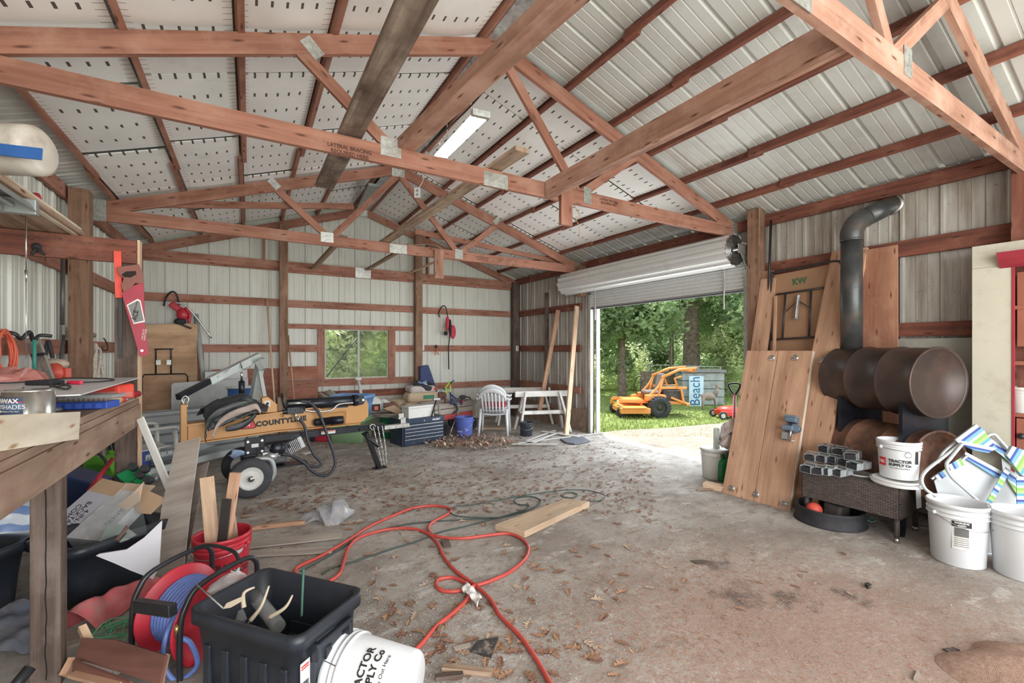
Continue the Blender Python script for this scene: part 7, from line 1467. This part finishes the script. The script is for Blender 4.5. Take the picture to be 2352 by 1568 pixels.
obj('apron', MB().bx(0, Lt, 0, .02, .20, .465).bx(0, Lt, Wt - .02, Wt, .20, .465).bx(0, .02, 0, Wt, .20, .465).bx(Lt - .02, Lt, 0, Wt, .20, .465), WK, wt_, bevel=.006); obj('tabletop', MB().bx(0, Lt, 0, Wt, .45, .468), WK, wt_, bevel=.006)
for xx in (.035, Lt - .035):
    for yy in (.035, Wt - .035): l_ = obj('leg', MB().cyl((xx, yy, .04), (xx, yy, .22), .02, 12), WK, wt_); obj('foot_cap', MB().cyl((xx, yy, 0), (xx, yy, .04), .018, 12), STEEL, l_)
TM = M
def ontab(u, v, z=.469): return onZ(u, v, z)
LIDM = plain('lid_white', (.74, .74, .72), .4, 0, .04, 3)
c_l = ontab(2064, 1110)
for k in range(4): single('pail_lid', ['bottom lid of the white stack under the store pail', 'second lid from the bottom under the store pail', 'third lid from the bottom under the store pail', 'top lid of the stack right under the store pail'][k], 'lid', MB().lathe([(.001, .004), (.15, .004), (.155, .012), (.163, .012), (.165, 0), (.158, 0), (.15, .001), (.001, .001)], Matrix.Translation(V(c_l.x - .012 * (k % 2) - .02, c_l.y + .01 * (k % 3), .470 + k * .0125)), 36), LIDM)
c2 = ontab(1978, 1086); single('pail_lid', 'separate white lid half under the metal brackets', 'lid', MB().lathe([(.001, .004), (.15, .004), (.155, .012), (.163, .012), (.165, 0), (.158, 0), (.001, .001)], Matrix.Translation(V(c2.x, c2.y, .470)), 36), LIDM)
M = Matrix.Translation(V(c_l.x, c_l.y, .523)) @ Matrix.Rotation(-YAW, 4, 'Z'); tsb = bucket('white store-lettered pail standing on lids on the wicker table', M, WHT, .143, .315, hang=.1)
rb_ = lambda z: .126 + .019 * min(1, z / .26)
ca = -math.atan2(1, 0) + R(-0) ; base_a = R(-90 - 41)
wraptext('lettering', 'TRACTOR', .033, INK, tsb, rb_, base_a + R(4), .155, bold=.0012); wraptext('lettering', 'SUPPLY Co', .030, INK, tsb, rb_, base_a + R(4), .124, bold=.0012); wraptext('lettering', 'For Life Out Here', .017, INK, tsb, rb_, base_a + R(4), .098)
curved_label(tsb, 'red_badge', None, .1375, .105, .170, base_a + R(-62), base_a + R(-36), INKR, .0008); wraptext('lettering', 'TSC', .030, INKW, tsb, lambda z: .1395, base_a + R(-49), .138, bold=.001)
mb = MB(); aa = base_a + R(24); mb.tube([V(math.cos(aa + .022 * math.cos(k * PI / 10) / .145) * .147, math.sin(aa + .022 * math.cos(k * PI / 10) / .145) * .147, .215 + .022 * math.sin(k * PI / 10)) for k in range(20)], .0015, 4, True); obj('round_mark', mb, INK, tsb)
curved_label(tsb, 'barcode_patch', None, .141, .14, .24, base_a + R(48), base_a + R(58), INK, .001)
def bracket_mesh():
    mb = MB(); w_, l_, h_, t = .09, .20, .06, .003
    mb.bx(-l_ / 2, l_ / 2, -w_ / 2, w_ / 2, 0, t).bx(-l_ / 2, l_ / 2, -w_ / 2, -w_ / 2 + t, 0, h_).bx(-l_ / 2, l_ / 2, w_ / 2 - t, w_ / 2, 0, h_).bx(-l_ / 2 + .03, l_ / 2, -w_ / 2, w_ / 2, h_ - t, h_); return mb
bk0 = None; rb2 = random.Random(12); BRK = plain('bracket_zinc', (.50, .55, .58), .35, .5, .2, 12)
spots = [(1862, 1078, 0), (1885, 1082, 0), (1908, 1084, 0), (1932, 1086, 0), (1868, 1052, 1), (1893, 1055, 1), (1922, 1058, 1), (1950, 1064, 1), (1972, 1072, 1), (1905, 1034, 2), (1936, 1040, 2), (1960, 1050, 2)]
desc = ['front left bracket on the wicker table, bottom row', 'second bracket from the left in the bottom row', 'third bracket from the left in the bottom row', 'fourth bracket in the bottom row, near the loose lid', 'left bracket of the middle layer', 'second bracket of the middle layer', 'third bracket of the middle layer', 'fourth bracket of the middle layer', 'rightmost bracket of the middle layer, over the loose lid', 'left bracket on top of the heap', 'middle bracket on top of the heap', 'right bracket on top of the heap']
for i, (u, v, lv_) in enumerate(spots):
    p_ = onZ(u, v, .50 + .062 * lv_); p_.z = .486 + .064 * lv_; Mx = Matrix.Translation(p_) @ Matrix.Rotation(-YAW + R(32 + rb2.uniform(-12, 12)), 4, 'Z') @ Matrix.Rotation(R(rb2.uniform(-5, 5)), 4, 'X')
    if bk0 is None:
        bk0 = thing('post_bracket', desc[0], 'bracket', Mx, 'zinc post brackets heaped on the wicker table'); obj('channel', bracket_mesh(), BRK, bk0); obj('strap', MB().bx(-.02, .02, -.048, -.045, .0, .075).bx(-.02, .02, .045, .048, .0, .075).bx(-.02, .02, -.048, .048, .072, .075), GALV, bk0)
        obj('socket', MB().bx(-.10, -.095, -.04, .04, .004, .052), BLKR, bk0)
    else: dup(bk0, Mx, desc[i])
# rubber feed pan with things in it
q = onZ(1905, 1196, 0); M = Matrix.Translation(V(q.x, q.y, 0)) @ Matrix.Rotation(-YAW, 4, 'Z')
fp = thing('rubber_pan', 'large black rubber feed pan on the floor under the wicker table edge', 'pan', M); obj('pan', MB().lathe([(.001, 0), (.27, 0), (.285, .008), (.275, .02), (.262, .12), (.268, .135), (.258, .142), (.248, .135), (.245, .03), (.001, .022)], None, 48), BLKR, fp)
single('red_ball', 'red ball lying in the black rubber pan', 'ball', MB().ball(M @ V(-.115, .04, .09), .068, 24), plain('ball_red', (.72, .10, .07), .5))
mt = thing('mouse_trap_box', 'dusty black plastic box with a handle in the rubber pan', 'box', M @ TR((.06, .02, .024), (0, R(8), R(20)))); obj('box', MB().bx(-.07, .08, -.09, .07, 0, .13), plain('dusty_black', (.09, .085, .08), .5, 0, .3, 12), mt, bevel=.02); obj('handle', MB().tube(spl([(-.03, -.02, .13), (-.02, -.02, .155), (.04, -.02, .155), (.05, -.02, .13)], 4), .012, 7), BLK, mt)
single('rope_clip', 'pale teal rope end with a clip beside the rubber pan', 'rope', MB().tube(spl([onZ(1985, 1190, .015), onZ(1994, 1196, .02), onZ(2000, 1188, .02), onZ(2012, 1194, .012), (onZ(2000, 1198, .012)), onZ(1992, 1186, .03)], 6), .006, 7), plain('teal_rope', (.25, .42, .38), .6))
# white feed pails
b1 = bucket('tall white pail with a black warning label, in front of the beach chairs', at(2200, 1288, 0), WHT, .172, .455, hang=.55)
a0_ = R(-90 - 40); rr2 = lambda z: .150 + .022 * min(1, z / .35)
curved_label(b1, 'warning_label', None, .162, .14, .345, a0_ - R(16), a0_ + R(20), WHTD, .001); curved_label(b1, 'warning_header', None, .1675, .305, .345, a0_ - R(16), a0_ + R(20), INK, .001); curved_label(b1, 'drowning_icon', None, .1635, .235, .298, a0_ - R(11), a0_ + R(15), plain('icon_grey', (.12, .12, .12), .6), .0022)
wraptext('lettering', 'WARNING', .016, INKW, b1, lambda z: .1690, a0_ + R(2), .334, bold=.0005); wraptext('lettering', 'AVISO', .016, INKW, b1, lambda z: .1685, a0_ + R(2), .316, bold=.0005)
for k in range(5): wraptext('small_print', 'Children can fall into bucket', .0085, INK, b1, lambda z: .1640, a0_ + R(2), .222 - k * .014, sx=.8)
bucket('second tall white pail cut off by the right edge of the view', at(2352, 1322, 0), WHT, .172, .455, handle=False)
# folded beach chairs
def stripes():
    m, nt, p = _new('beach_stripes'); L = nt.links; uv = N(nt, 'ShaderNodeUVMap'); sp = N(nt, 'ShaderNodeSeparateXYZ'); L.new(uv.outputs[0], sp.inputs[0])
    mu = N(nt, 'ShaderNodeMath', operation='MULTIPLY'); mu.inputs[1].default_value = 7.0; L.new(sp.outputs[1], mu.inputs[0]); fr = N(nt, 'ShaderNodeMath', operation='FRACT'); L.new(mu.outputs[0], fr.inputs[0])
    r = ramp(nt, fr.outputs[0], [(0, (.55, .60, .63)), (.18, (.04, .08, .32)), (.30, (.16, .36, .62)), (.46, (.55, .62, .66)), (.58, (.22, .42, .10)), (.72, (.34, .55, .18)), (.86, (.10, .34, .50))]); r.color_ramp.interpolation = 'CONSTANT'
    L.new(r.outputs[0], p.inputs['Base Color']); p.inputs['Roughness'].default_value = .7; return m
STR = stripes(); LINEN = plain('white_canvas', (.50, .53, .56), .7, 0, .06, 4); TUBEW = plain('white_tube_frame', (.52, .56, .58), .3, .2)
BCD = 3.52
bch = thing('beach_chair', 'front folded beach chair with blue and green striped sling behind the tall white pail', 'chair', Matrix.Translation(V(*onD(2240, 1270, BCD).xy, 0)))
bc2 = thing('beach_chair', 'rear folded striped beach chair at the right edge of the view', 'chair', Matrix.Translation(V(*onD(2340, 1270, BCD + .15).xy, 0)))
def bt(nm, px, dd, mat, par, t=.006): trace(nm, px, BCD + dd, t, mat, dv=-.0005, du=-.0006, v0=1100, u0=2200, parent=par)
def bfr(pts, dd, par, r_=.0125): obj('frame_tube', MB().tube(spl([onD(u, v, BCD + dd - .0005 * (v - 1100) - .0006 * (u - 2200)) for u, v in pts], 6), r_, 9), TUBEW, par, world=True)
bt('canvas', [(2146, 1104), (2190, 1062), (2222, 1040), (2310, 1090), (2350, 1150), (2352, 1260), (2290, 1290), (2215, 1270), (2170, 1190)], .05, LINEN, bch)
bt('striped_sling', [(2218, 1037), (2309, 1086), (2306, 1096), (2290, 1098), (2214, 1050)][::1], .03, STR, bch)
bt('striped_side', [(2310, 1072), (2352, 1100), (2352, 1140), (2340, 1142), (2316, 1105)], .035, STR, bch)
bt('pillow', [(2195, 1009), (2290, 1029), (2271, 1040), (2240, 1034), (2200, 1016)], -.02, STR, bch, .02); bt('pillow', [(2195, 1009), (2242, 974), (2260, 987), (2290, 1029)], -.015, STR, bch, .02)
bt('side_flap', [(2185, 1081), (2178, 1068), (2205, 1052), (2216, 1067)], .0, STR, bch); bt('side_flap', [(2157, 1104), (2148, 1093), (2172, 1076), (2180, 1089)], .0, STR, bch)
bt('strap', [(2308, 1076), (2320, 1084), (2276, 1160), (2265, 1154)], -.01, STR, bch); bt('hanging_cloth', [(2103, 1112), (2114, 1108), (2117, 1165), (2106, 1168)], .10, LINEN, bch)
bfr([(2149, 1139), (2126, 1123), (2117, 1102), (2127, 1081), (2166, 1050), (2208, 1018)], -.02, bch); bfr([(2211, 1018), (2185, 1050), (2174, 1068), (2185, 1094), (2211, 1118), (2255, 1157), (2300, 1200), (2330, 1235)], -.04, bch)
bfr([(2154, 1063), (2166, 1039), (2198, 1012), (2215, 1000)], .08, bch, .011); bfr([(2140, 1100), (2160, 1086), (2190, 1072), (2222, 1046)], .02, bch, .009); bfr([(2140, 1135), (2180, 1190), (2240, 1262), (2292, 1270), (2300, 1262)], .06, bch)
bt('striped_sling', [(2262, 1000), (2320, 1030), (2345, 1068), (2330, 1072), (2300, 1045), (2266, 1020)], .12, STR, bc2); bt('pillow', [(2313, 1045), (2326, 1024), (2370, 1040), (2370, 1100), (2345, 1090)], -.06, STR, bc2, .03); bt('strap', [(2335, 1094), (2356, 1094), (2358, 1157), (2336, 1157)], -.05, STR, bc2)
bt('canvas', [(2300, 1050), (2370, 1060), (2370, 1250), (2320, 1250)], .14, LINEN, bc2); bfr([(2265, 1003), (2278, 997), (2290, 1003), (2330, 1050), (2365, 1100)], .10, bc2); bfr([(2268, 1215), (2275, 1250), (2300, 1268), (2360, 1268)], .16, bc2)
# things by the door at the end of the planks
lp = bucket('white lidded pail just inside the door', at(1642, 1096, 0), WHTD, .165, .37, handle=False, rimbands=1); obj('lid', MB().lathe([(.001, .372), (.168, .372), (.176, .368), (.176, .345), (.172, .345), (.172, .362), (.001, .362)], None, 36), WHTD, lp)
cd_ = thing('glass_cylinder', 'tall pale glass cylinder standing on the lidded pail', 'vase', WM[lp.name] @ TR((.01, -.02, .375))); obj('glass', MB().lathe([(.001, 0), (.038, 0), (.038, .24), (.034, .24), (.034, .01), (.001, .01)], None, 24), plain('pale_glass', (.72, .80, .74), .15, 0, .05, 5, alpha=.8), cd_); obj('wax', MB().lathe([(.001, .012), (.026, .012), (.026, .2), (.001, .2)], None, 20), WHT, cd_)
M = at(1667, 1104, 0); gj = thing('green_jug', 'dark green plastic jug beside the lidded pail', 'jug', M); GJ = plain('jug_green', (.02, .20, .075), .4)
obj('body', loft(MB(), [[(x_, y_, z) for x_, y_ in rrect(.19 * q_, .13 * q_, .035 * q_)] for q_, z in ((.93, 0), (1, .02), (1, .20), (.85, .255), (.4, .285), (.01, .29))]), GJ, gj); obj('cap', MB().lathe([(.001, .325), (.032, .325), (.034, .285), (.034, .28)], TR((-.045, 0, 0)), 18), plain('cap_dark_green', (.02, .10, .05), .4), gj); obj('handle', MB().tube(spl([(0, 0, .29), (.03, 0, .325), (.075, 0, .31), (.085, 0, .22)], 5), .014, 8), GJ, gj)
single('feed_sack', 'crumpled pink and white sack behind the green jug', 'sack', crumple(onD(1684, 1000, 5.3), .14, (1.1, .9, 1.3), .10, 9, 22, 7), plain('sack_pink', (.66, .56, .54), .6, 0, .3, 8, dirt=(.70, .68, .67), dscale=6))
bsk = thing('basket', 'dark round pot with small odds and ends behind the green jug', 'pot', at(1690, 1082, 0)); obj('pot', MB().lathe([(.001, 0), (.12, 0), (.15, .33), (.158, .34), (.15, .35), (.14, .34), (.11, .02), (.001, .02)], None, 28), plain('pot_clay', (.22, .15, .11), .8), bsk); obj('contents', crumple((0, 0, .34), .11, (1, 1, .5), .06, 22, 16, 9), plain('odds_grey', (.28, .33, .30), .6, 0, .6, 20), bsk)
sn = thing('snow_shovel', 'red shaft shovel with a black D handle leaning by the door', 'shovel', Matrix.Translation(V(*onD(1690, 1000, 5.45).xy, 0)))
obj('shaft', MB().cyl(onX(1688, 905, 5.50), onD(1680, 1080, 5.35), .018, 10), REDP, sn, world=True); obj('grip', MB().tube(spl([onX(1688, 908, 5.5), onX(1677, 894, 5.5), onX(1675, 882, 5.5), onX(1699, 882, 5.5), onX(1697, 894, 5.5), onX(1688, 908, 5.5)], 4), .014, 8), BLK, sn, world=True)
brd('wood_block', 'short pale wood block on the floor in front of the lidded pail', 'block', onZ(1618, 1112, .03), onZ(1668, 1122, .03), .12, .06, PINE); brd('wood_block', 'thin stick lying beside the pale wood block', 'stick', onZ(1600, 1125, .01), onZ(1655, 1122, .01), .03, .012, OLD2)
# ================================================================ floor
def G(pts, z=.014): return [onZ(u, v, z) for u, v in pts]
HOSR = plain('red_hose', (.52, .075, .06), .45, 0, .12, 12)
p1 = [(680, 1305), (740, 1275), (800, 1240), (850, 1208), (905, 1183), (950, 1166), (1000, 1161), (1033, 1168), (1030, 1179), (992, 1200), (984, 1216), (1002, 1231), (1060, 1236), (1120, 1229), (1165, 1225), (1195, 1235), (1213, 1255), (1208, 1280), (1175, 1310), (1130, 1332), (1090, 1345), (1050, 1357), (1018, 1356), (1002, 1345), (1008, 1330), (1040, 1326), (1068, 1338), (1076, 1352), (1070, 1378), (1040, 1407), (1000, 1440), (968, 1478), (945, 1500)]
p2 = [(775, 1322), (788, 1295), (798, 1262), (820, 1237), (860, 1222), (900, 1214), (940, 1213), (975, 1221), (1002, 1243), (1020, 1280), (1050, 1314), (1090, 1342), (1125, 1375), (1150, 1415), (1190, 1455), (1220, 1495), (1245, 1535), (1270, 1580)]
single('red_hose', 'long red hose looping across the middle of the concrete floor', 'hose', MB().tube(spl(G(p2[::-1] + [(730, 1345), (690, 1330)] + p1), 7), .0125, 9), HOSR)
GC = plain('dark_green_cord', (.045, .075, .07), .55)
g1 = [(690, 1312), (720, 1296), (770, 1268), (830, 1232), (920, 1206), (1000, 1197), (1100, 1191), (1160, 1186), (1210, 1172), (1238, 1158), (1240, 1147), (1218, 1140), (1192, 1142), (1181, 1150), (1190, 1158), (1215, 1160), (1200, 1172), (1130, 1192), (1070, 1208), (1010, 1222), (960, 1242), (900, 1260), (830, 1284), (770, 1302), (740, 1318)]
g2 = [(1150, 1188), (1090, 1188), (1048, 1184), (1034, 1175), (1045, 1163), (1080, 1160), (1150, 1147), (1220, 1135), (1300, 1125), (1350, 1126), (1385, 1135), (1388, 1144), (1370, 1151), (1345, 1150)]
single('green_cord', 'thin dark green cord crossing under the red hose', 'cord', MB().tube(spl(G(g1, .008), 6), .0062, 7), GC)
single('green_cord', 'dark green cord loop running past the far end of the pine board', 'cord', MB().tube(spl(G(g2, .020), 6), .0055, 7), GC)
single('cord_ring', 'small ring of green cord beyond the pine board', 'cord', MB().tube(G([(1308 + 18 * math.cos(k * PI / 10), 1137 + 6 * math.sin(k * PI / 10)) for k in range(20)], .008), .0055, 6, True), GC)
b4 = [onZ(u, v, .06) for u, v in ((1137, 1204), (1205, 1220), (1354, 1151), (1298, 1144))]
mb = MB(); mb.v = b4 + [p_ + V(0, 0, -.057) for p_ in b4]; L4 = (b4[2] - b4[1]).length; W4 = (b4[0] - b4[1]).length
mb.face((0, 3, 2, 1), [(0, W4), (L4, W4), (L4, 0), (0, 0)]); mb.face((4, 5, 6, 7), [(0, W4), (0, 0), (L4, 0), (L4, W4)])
for i, l_ in ((0, W4), (1, L4), (2, W4), (3, L4)): j = (i + 1) % 4; mb.face((i, j, 4 + j, 4 + i), [(0, 0), (l_ * (1 if i % 2 else .1), 0), (l_ * (1 if i % 2 else .1), .04), (0, .04)])
single('pine_board', 'short wide pine board lying on the floor beside the hose', 'board', mb, wood('dusty_pine', (.62, .48, .35), (.50, .36, .25), knot=(.30, .2, .12), blotch=(.48, .38, .30)), bevel=.003)
single('plastic_bag', 'crumpled grey clear plastic bag on the floor in front of the splitter', 'bag', (lambda m_: m_)(crumple(onZ(770, 1180, .055), .12, (1.2, .9, .7), .09, 9, 26, 4)), plain('grey_film', (.42, .43, .45), .2, 0, .2, 12, alpha=.7), smooth=False)
mb = crumple(onZ(720, 1188, .02), .12, (1.1, .9, .25), .05, 10, 22, 6); single('plastic_bag', 'flat grey plastic film spread out left of the crumpled bag', 'bag', mb, MATS['grey_film'], smooth=False)
brd('floor_stick', 'brown square stick lying on the floor right of the red pail', 'stick', onZ(560, 1214, .02), onZ(700, 1199, .02), .035, .035, PINER)
brd('floor_plank', 'grey flooring plank on the floor, upper one of two right of the red pail', 'plank', onZ(560, 1252, .012), onZ(785, 1228, .012), .14, .012, GREYP); brd('floor_plank', 'grey flooring plank on the floor, lower one of two right of the red pail', 'plank', onZ(560, 1272, .012), onZ(765, 1262, .012), .11, .012, GREYP)
mb = MB(); pa = [onZ(u, v, .03) for u, v in ((1066, 1346), (1090, 1350), (1112, 1375), (1102, 1384), (1078, 1372))]
def pf_(a, b): q_ = pa[0].lerp(pa[3], a) + (pa[1] - pa[4]) * (b - .5) * .9; return q_ + V(0, 0, .03 * noise.noise(q_ * 25) + .012)
single('paper_scrap', 'crumpled white paper towel lying on the red hose crossing', 'paper', MB().grid(pf_, 14, 8), plain('paper_white', (.72, .70, .68), .8), solid=.002)
DSC = plain('dark_chip', (.045, .042, .042), .6, 0, .3, 20, dirt=(.4, .32, .26), dscale=16, dlo=.55)
def scrap(label, px, t, mat, name='scrap', cat='scrap'):
    P = [onZ(u, v, .002) for u, v in px]; mb = MB(); m = len(P); mb.v = P + [p_ + V(0, 0, t) for p_ in P]; mb.face(list(range(m))[::-1]); mb.face([m + i for i in range(m)])
    for i in range(m): mb.face((i, (i + 1) % m, m + (i + 1) % m, m + i), [(0, 0), (.1, 0), (.1, t), (0, t)])
    single(name, label, cat, mb, mat)
scrap('black slate-like scrap near the bottom middle of the view', [(1080, 1497), (1096, 1475), (1145, 1467), (1128, 1512)], .012, DSC)
scrap('pale thin plank scrap left of the black scrap', [(1040, 1488), (1078, 1478), (1082, 1487), (1045, 1496)], .008, GREYP)
brd('wood_offcut', 'dark brown stick lying at the bottom middle of the view', 'offcut', onZ(1016, 1533, .014), onZ(1131, 1544, .014), .035, .026, OLD2)
brd('bark_piece', 'dark split bark piece beside the brown stick', 'bark', onZ(1000, 1556, .012), onZ(1064, 1548, .012), .03, .02, DARKW)
scrap('small tan wood cube beside the red hose end', [(1004, 1452), (1010, 1440), (1019, 1443), (1013, 1455)], .02, OLD2); scrap('narrow cream strip between the black tote and the white pail', [(752, 1560), (770, 1500), (776, 1500), (760, 1562)], .006, CARDL); scrap('brown wood chunk under the hose crossing', [(1012, 1245), (1030, 1243), (1036, 1256), (1018, 1258)], .02, DARKW)
scrap('thin grey plank scrap under the hose junction', [(918, 1222), (960, 1220), (965, 1227), (922, 1229)], .006, GREYP); scrap('flat dark bark flake on the open floor at right', [(1586, 1289), (1610, 1287), (1641, 1292), (1620, 1297), (1600, 1295)], .008, DARKW); scrap('small black lump on the open floor, far right', [(1986, 1345), (1995, 1343), (2004, 1349), (1994, 1353)], .02, DSC)
scrap('grey sliver near the bottom right of the floor', [(2098, 1562), (2106, 1540), (2112, 1545), (2108, 1566)], .008, GREYP); scrap('dark flake beside the sawdust mound', [(2165, 1492), (2190, 1488), (2205, 1494), (2180, 1499)], .006, DSC)
scrap('pale shred of film in front of the splitter wheels', [(690, 1042), (712, 1036), (718, 1039), (700, 1044)], .01, WHTD)
# sawdust mound
SDM = plain('sawdust', (.56, .37, .29), .95, 0, .25, 60, bump=1.0, dirt=(.36, .19, .13), dscale=30, dlo=.5)
mc = onZ(2395, 1600)
def mf(a, b):
    r_ = .42 * b; t = 2 * PI * a; rr_ = r_ * (1 + .12 * math.sin(3 * t + 1) + .06 * math.sin(7 * t)); z = .10 * max(0, 1 - b ** 3) + .012 * noise.noise(V(math.cos(t) * r_ * 9, math.sin(t) * r_ * 9, 0)) * (1 - b); return V(mc.x + .12 + rr_ * math.cos(t), mc.y - .08 + rr_ * math.sin(t), z + .001)
obj('sawdust_mound', MB().grid(mf, 48, 14), SDM, M=Matrix.Translation(V(mc.x, mc.y, 0)), world=True, label='pale red sawdust mound at the bottom right corner', cat='sawdust', kind='stuff')
# oak leaves
def leaf(seed):
    r_ = random.Random(seed); mb = MB(); half = []
    for i, (t, w_) in enumerate(((0, .02), (.14, .05), (.22, .26), (.30, .09), (.42, .34), (.50, .11), (.62, .30), (.70, .10), (.82, .20), (.90, .07), (1, .0))): half.append((t, w_ * r_.uniform(.8, 1.2)))
    L = .13; c_v = r_.uniform(-.3, .3)
    for side in (1, -1):
        b = len(mb.v)
        for t, w_ in half: mb.v.append(V((t - .5) * L, 0, .004 + .010 * math.sin(PI * t) * c_v)); mb.v.append(V((t - .5) * L + w_ * .02, side * w_ * L * .85, .004 + .030 * w_ * r_.uniform(.2, 1.6)))
        for i in range(len(half) - 1): q_ = (b + 2 * i, b + 2 * i + 1, b + 2 * i + 3, b + 2 * i + 2); mb.face(q_ if side > 0 else q_[::-1])
    mb.tube([V(-.5 * L, 0, .005), V(-.66 * L, .008, .004)], .0012, 4); return mb
LFM = [plain('oak_leaf_tan', (.36, .21, .13), .8, 0, .3, 9), plain('oak_leaf_brown', (.25, .13, .085), .8, 0, .3, 9), plain('oak_leaf_pale', (.48, .36, .27), .8, 0, .25, 9)]
lf0 = []
rl = random.Random(21)
def leafspot(k):
    while True:
        if k < 110: u, v = rl.uniform(600, 1500), 1000 + 210 * rl.random() ** 1.1
        elif k < 200: u, v = rl.uniform(560, 1460), rl.uniform(1150, 1560)
        elif k < 235: u, v = rl.uniform(830, 1320), rl.uniform(1380, 1560)
        else: u, v = rl.uniform(1350, 2000), rl.uniform(1050, 1400)
        p_ = onZ(u, v)
        if p_.x > 5.4 or p_.y > 8.6: continue
        if u < 850 and v > 1290: continue
        if 1130 < u < 1360 and 1140 < v < 1235: continue
        if u > 1650 and v < 1240: continue
        return p_
names = {0: 'tan dry oak leaf on the concrete floor', 1: 'dark brown dry oak leaf on the concrete floor', 2: 'pale dry oak leaf on the concrete floor'}
for k in range(265):
    p_ = leafspot(k); Mx = Matrix.Translation(p_ + V(0, 0, .001)) @ Matrix.Rotation(rl.uniform(0, 6.28), 4, 'Z') @ Matrix.Scale(rl.uniform(.6, 1.05) * (.55 if k >= 235 else .85), 4); ty_ = rl.choice((0, 0, 1, 1, 2))
    if k < 9:
        lf0.append(obj('oak_leaf', leaf(k), LFM[k % 3], M=Mx, label=names[k % 3], cat='leaf', group=['tan', 'dark', 'pale'][k % 3] + ' oak leaves scattered on the floor'))
    else:
        o = lf0[ty_ + 3 * rl.randrange(3)].copy(); COL.objects.link(o); o.matrix_world = Mx; WM[o.name] = Mx
def litter(name, label, n, region, size, mats, seed, zmax=.01, cat='leaves'):
    r_ = random.Random(seed); mb = MB()
    for _ in range(n):
        p_ = region(r_)
        if p_ is None: continue
        h_ = r_.uniform(0, zmax) if zmax > .02 else .002; d = V(r_.uniform(-1, 1), r_.uniform(-1, 1), r_.uniform(-.5, .5) if zmax > .02 else r_.uniform(-.15, .15)).normalized(); e = d.cross(V(0, 0, 1)).normalized(); s1 = size * r_.uniform(.4, 1.3); s2 = s1 * r_.uniform(.3, .6); c = V(p_.x, p_.y, h_ + abs(d.z) * s1 + .002); b = len(mb.v)
        mb.v += [c - d * s1, c + e * s2 + V(0, 0, s2 * .3), c + d * s1, c - e * s2 + V(0, 0, s2 * .2)]; mb.face((b, b + 1, b + 2, b + 3))
    obj(name, mb, mats, label=label, cat=cat, kind='stuff')
def ell(u, v, ru, rv):
    def f(r_): a = r_.uniform(0, 6.28); q_ = r_.random() ** .6; return onZ(u + ru * q_ * math.cos(a), v + rv * q_ * math.sin(a))
    return f
litter('leaf_pile', 'drift of brown oak leaves on the floor beside the blue pail and chairs', 420, ell(1085, 1018, 105, 15), .042, LFM[1], 1, .05)
litter('leaf_pile', 'pale curled leaves mixed into the drift in front of the chairs', 380, ell(1075, 1020, 105, 16), .042, LFM[2], 2, .06)
litter('leaf_litter', 'broken leaf fragments scattered over the rear floor', 2600, lambda r_: (lambda p_: p_ if p_.x < 5.4 and p_.y < 8.9 and p_.x > -.9 else None)(onZ(r_.uniform(560, 1500), 990 + 190 * r_.random() ** 1.2)), .028, LFM[1], 3)
litter('leaf_litter', 'tan leaf crumbs scattered over the middle floor', 1500, lambda r_: onZ(r_.uniform(600, 1750), r_.uniform(1040, 1500)), .014, LFM[0], 4)
litter('sawdust_chips', 'fine red-brown wood shavings covering the near right floor', 9000, lambda r_: (lambda p_: p_)(V(2.4 + r_.gauss(0, 1.1), 1.6 + r_.gauss(0, .8), 0)) , .007, plain('wood_shaving', (.42, .22, .15), .9, 0, .4, 40), 5, cat='sawdust')
litter('gravel_grit', 'pale grit and plastic flakes around the foreground tote', 5000, lambda r_: V(.75 + r_.gauss(0, .55), 2.45 + r_.gauss(0, .5), 0), .0055, plain('grit_pale', (.55, .56, .58), .8, 0, .3, 40), 6, cat='grit')
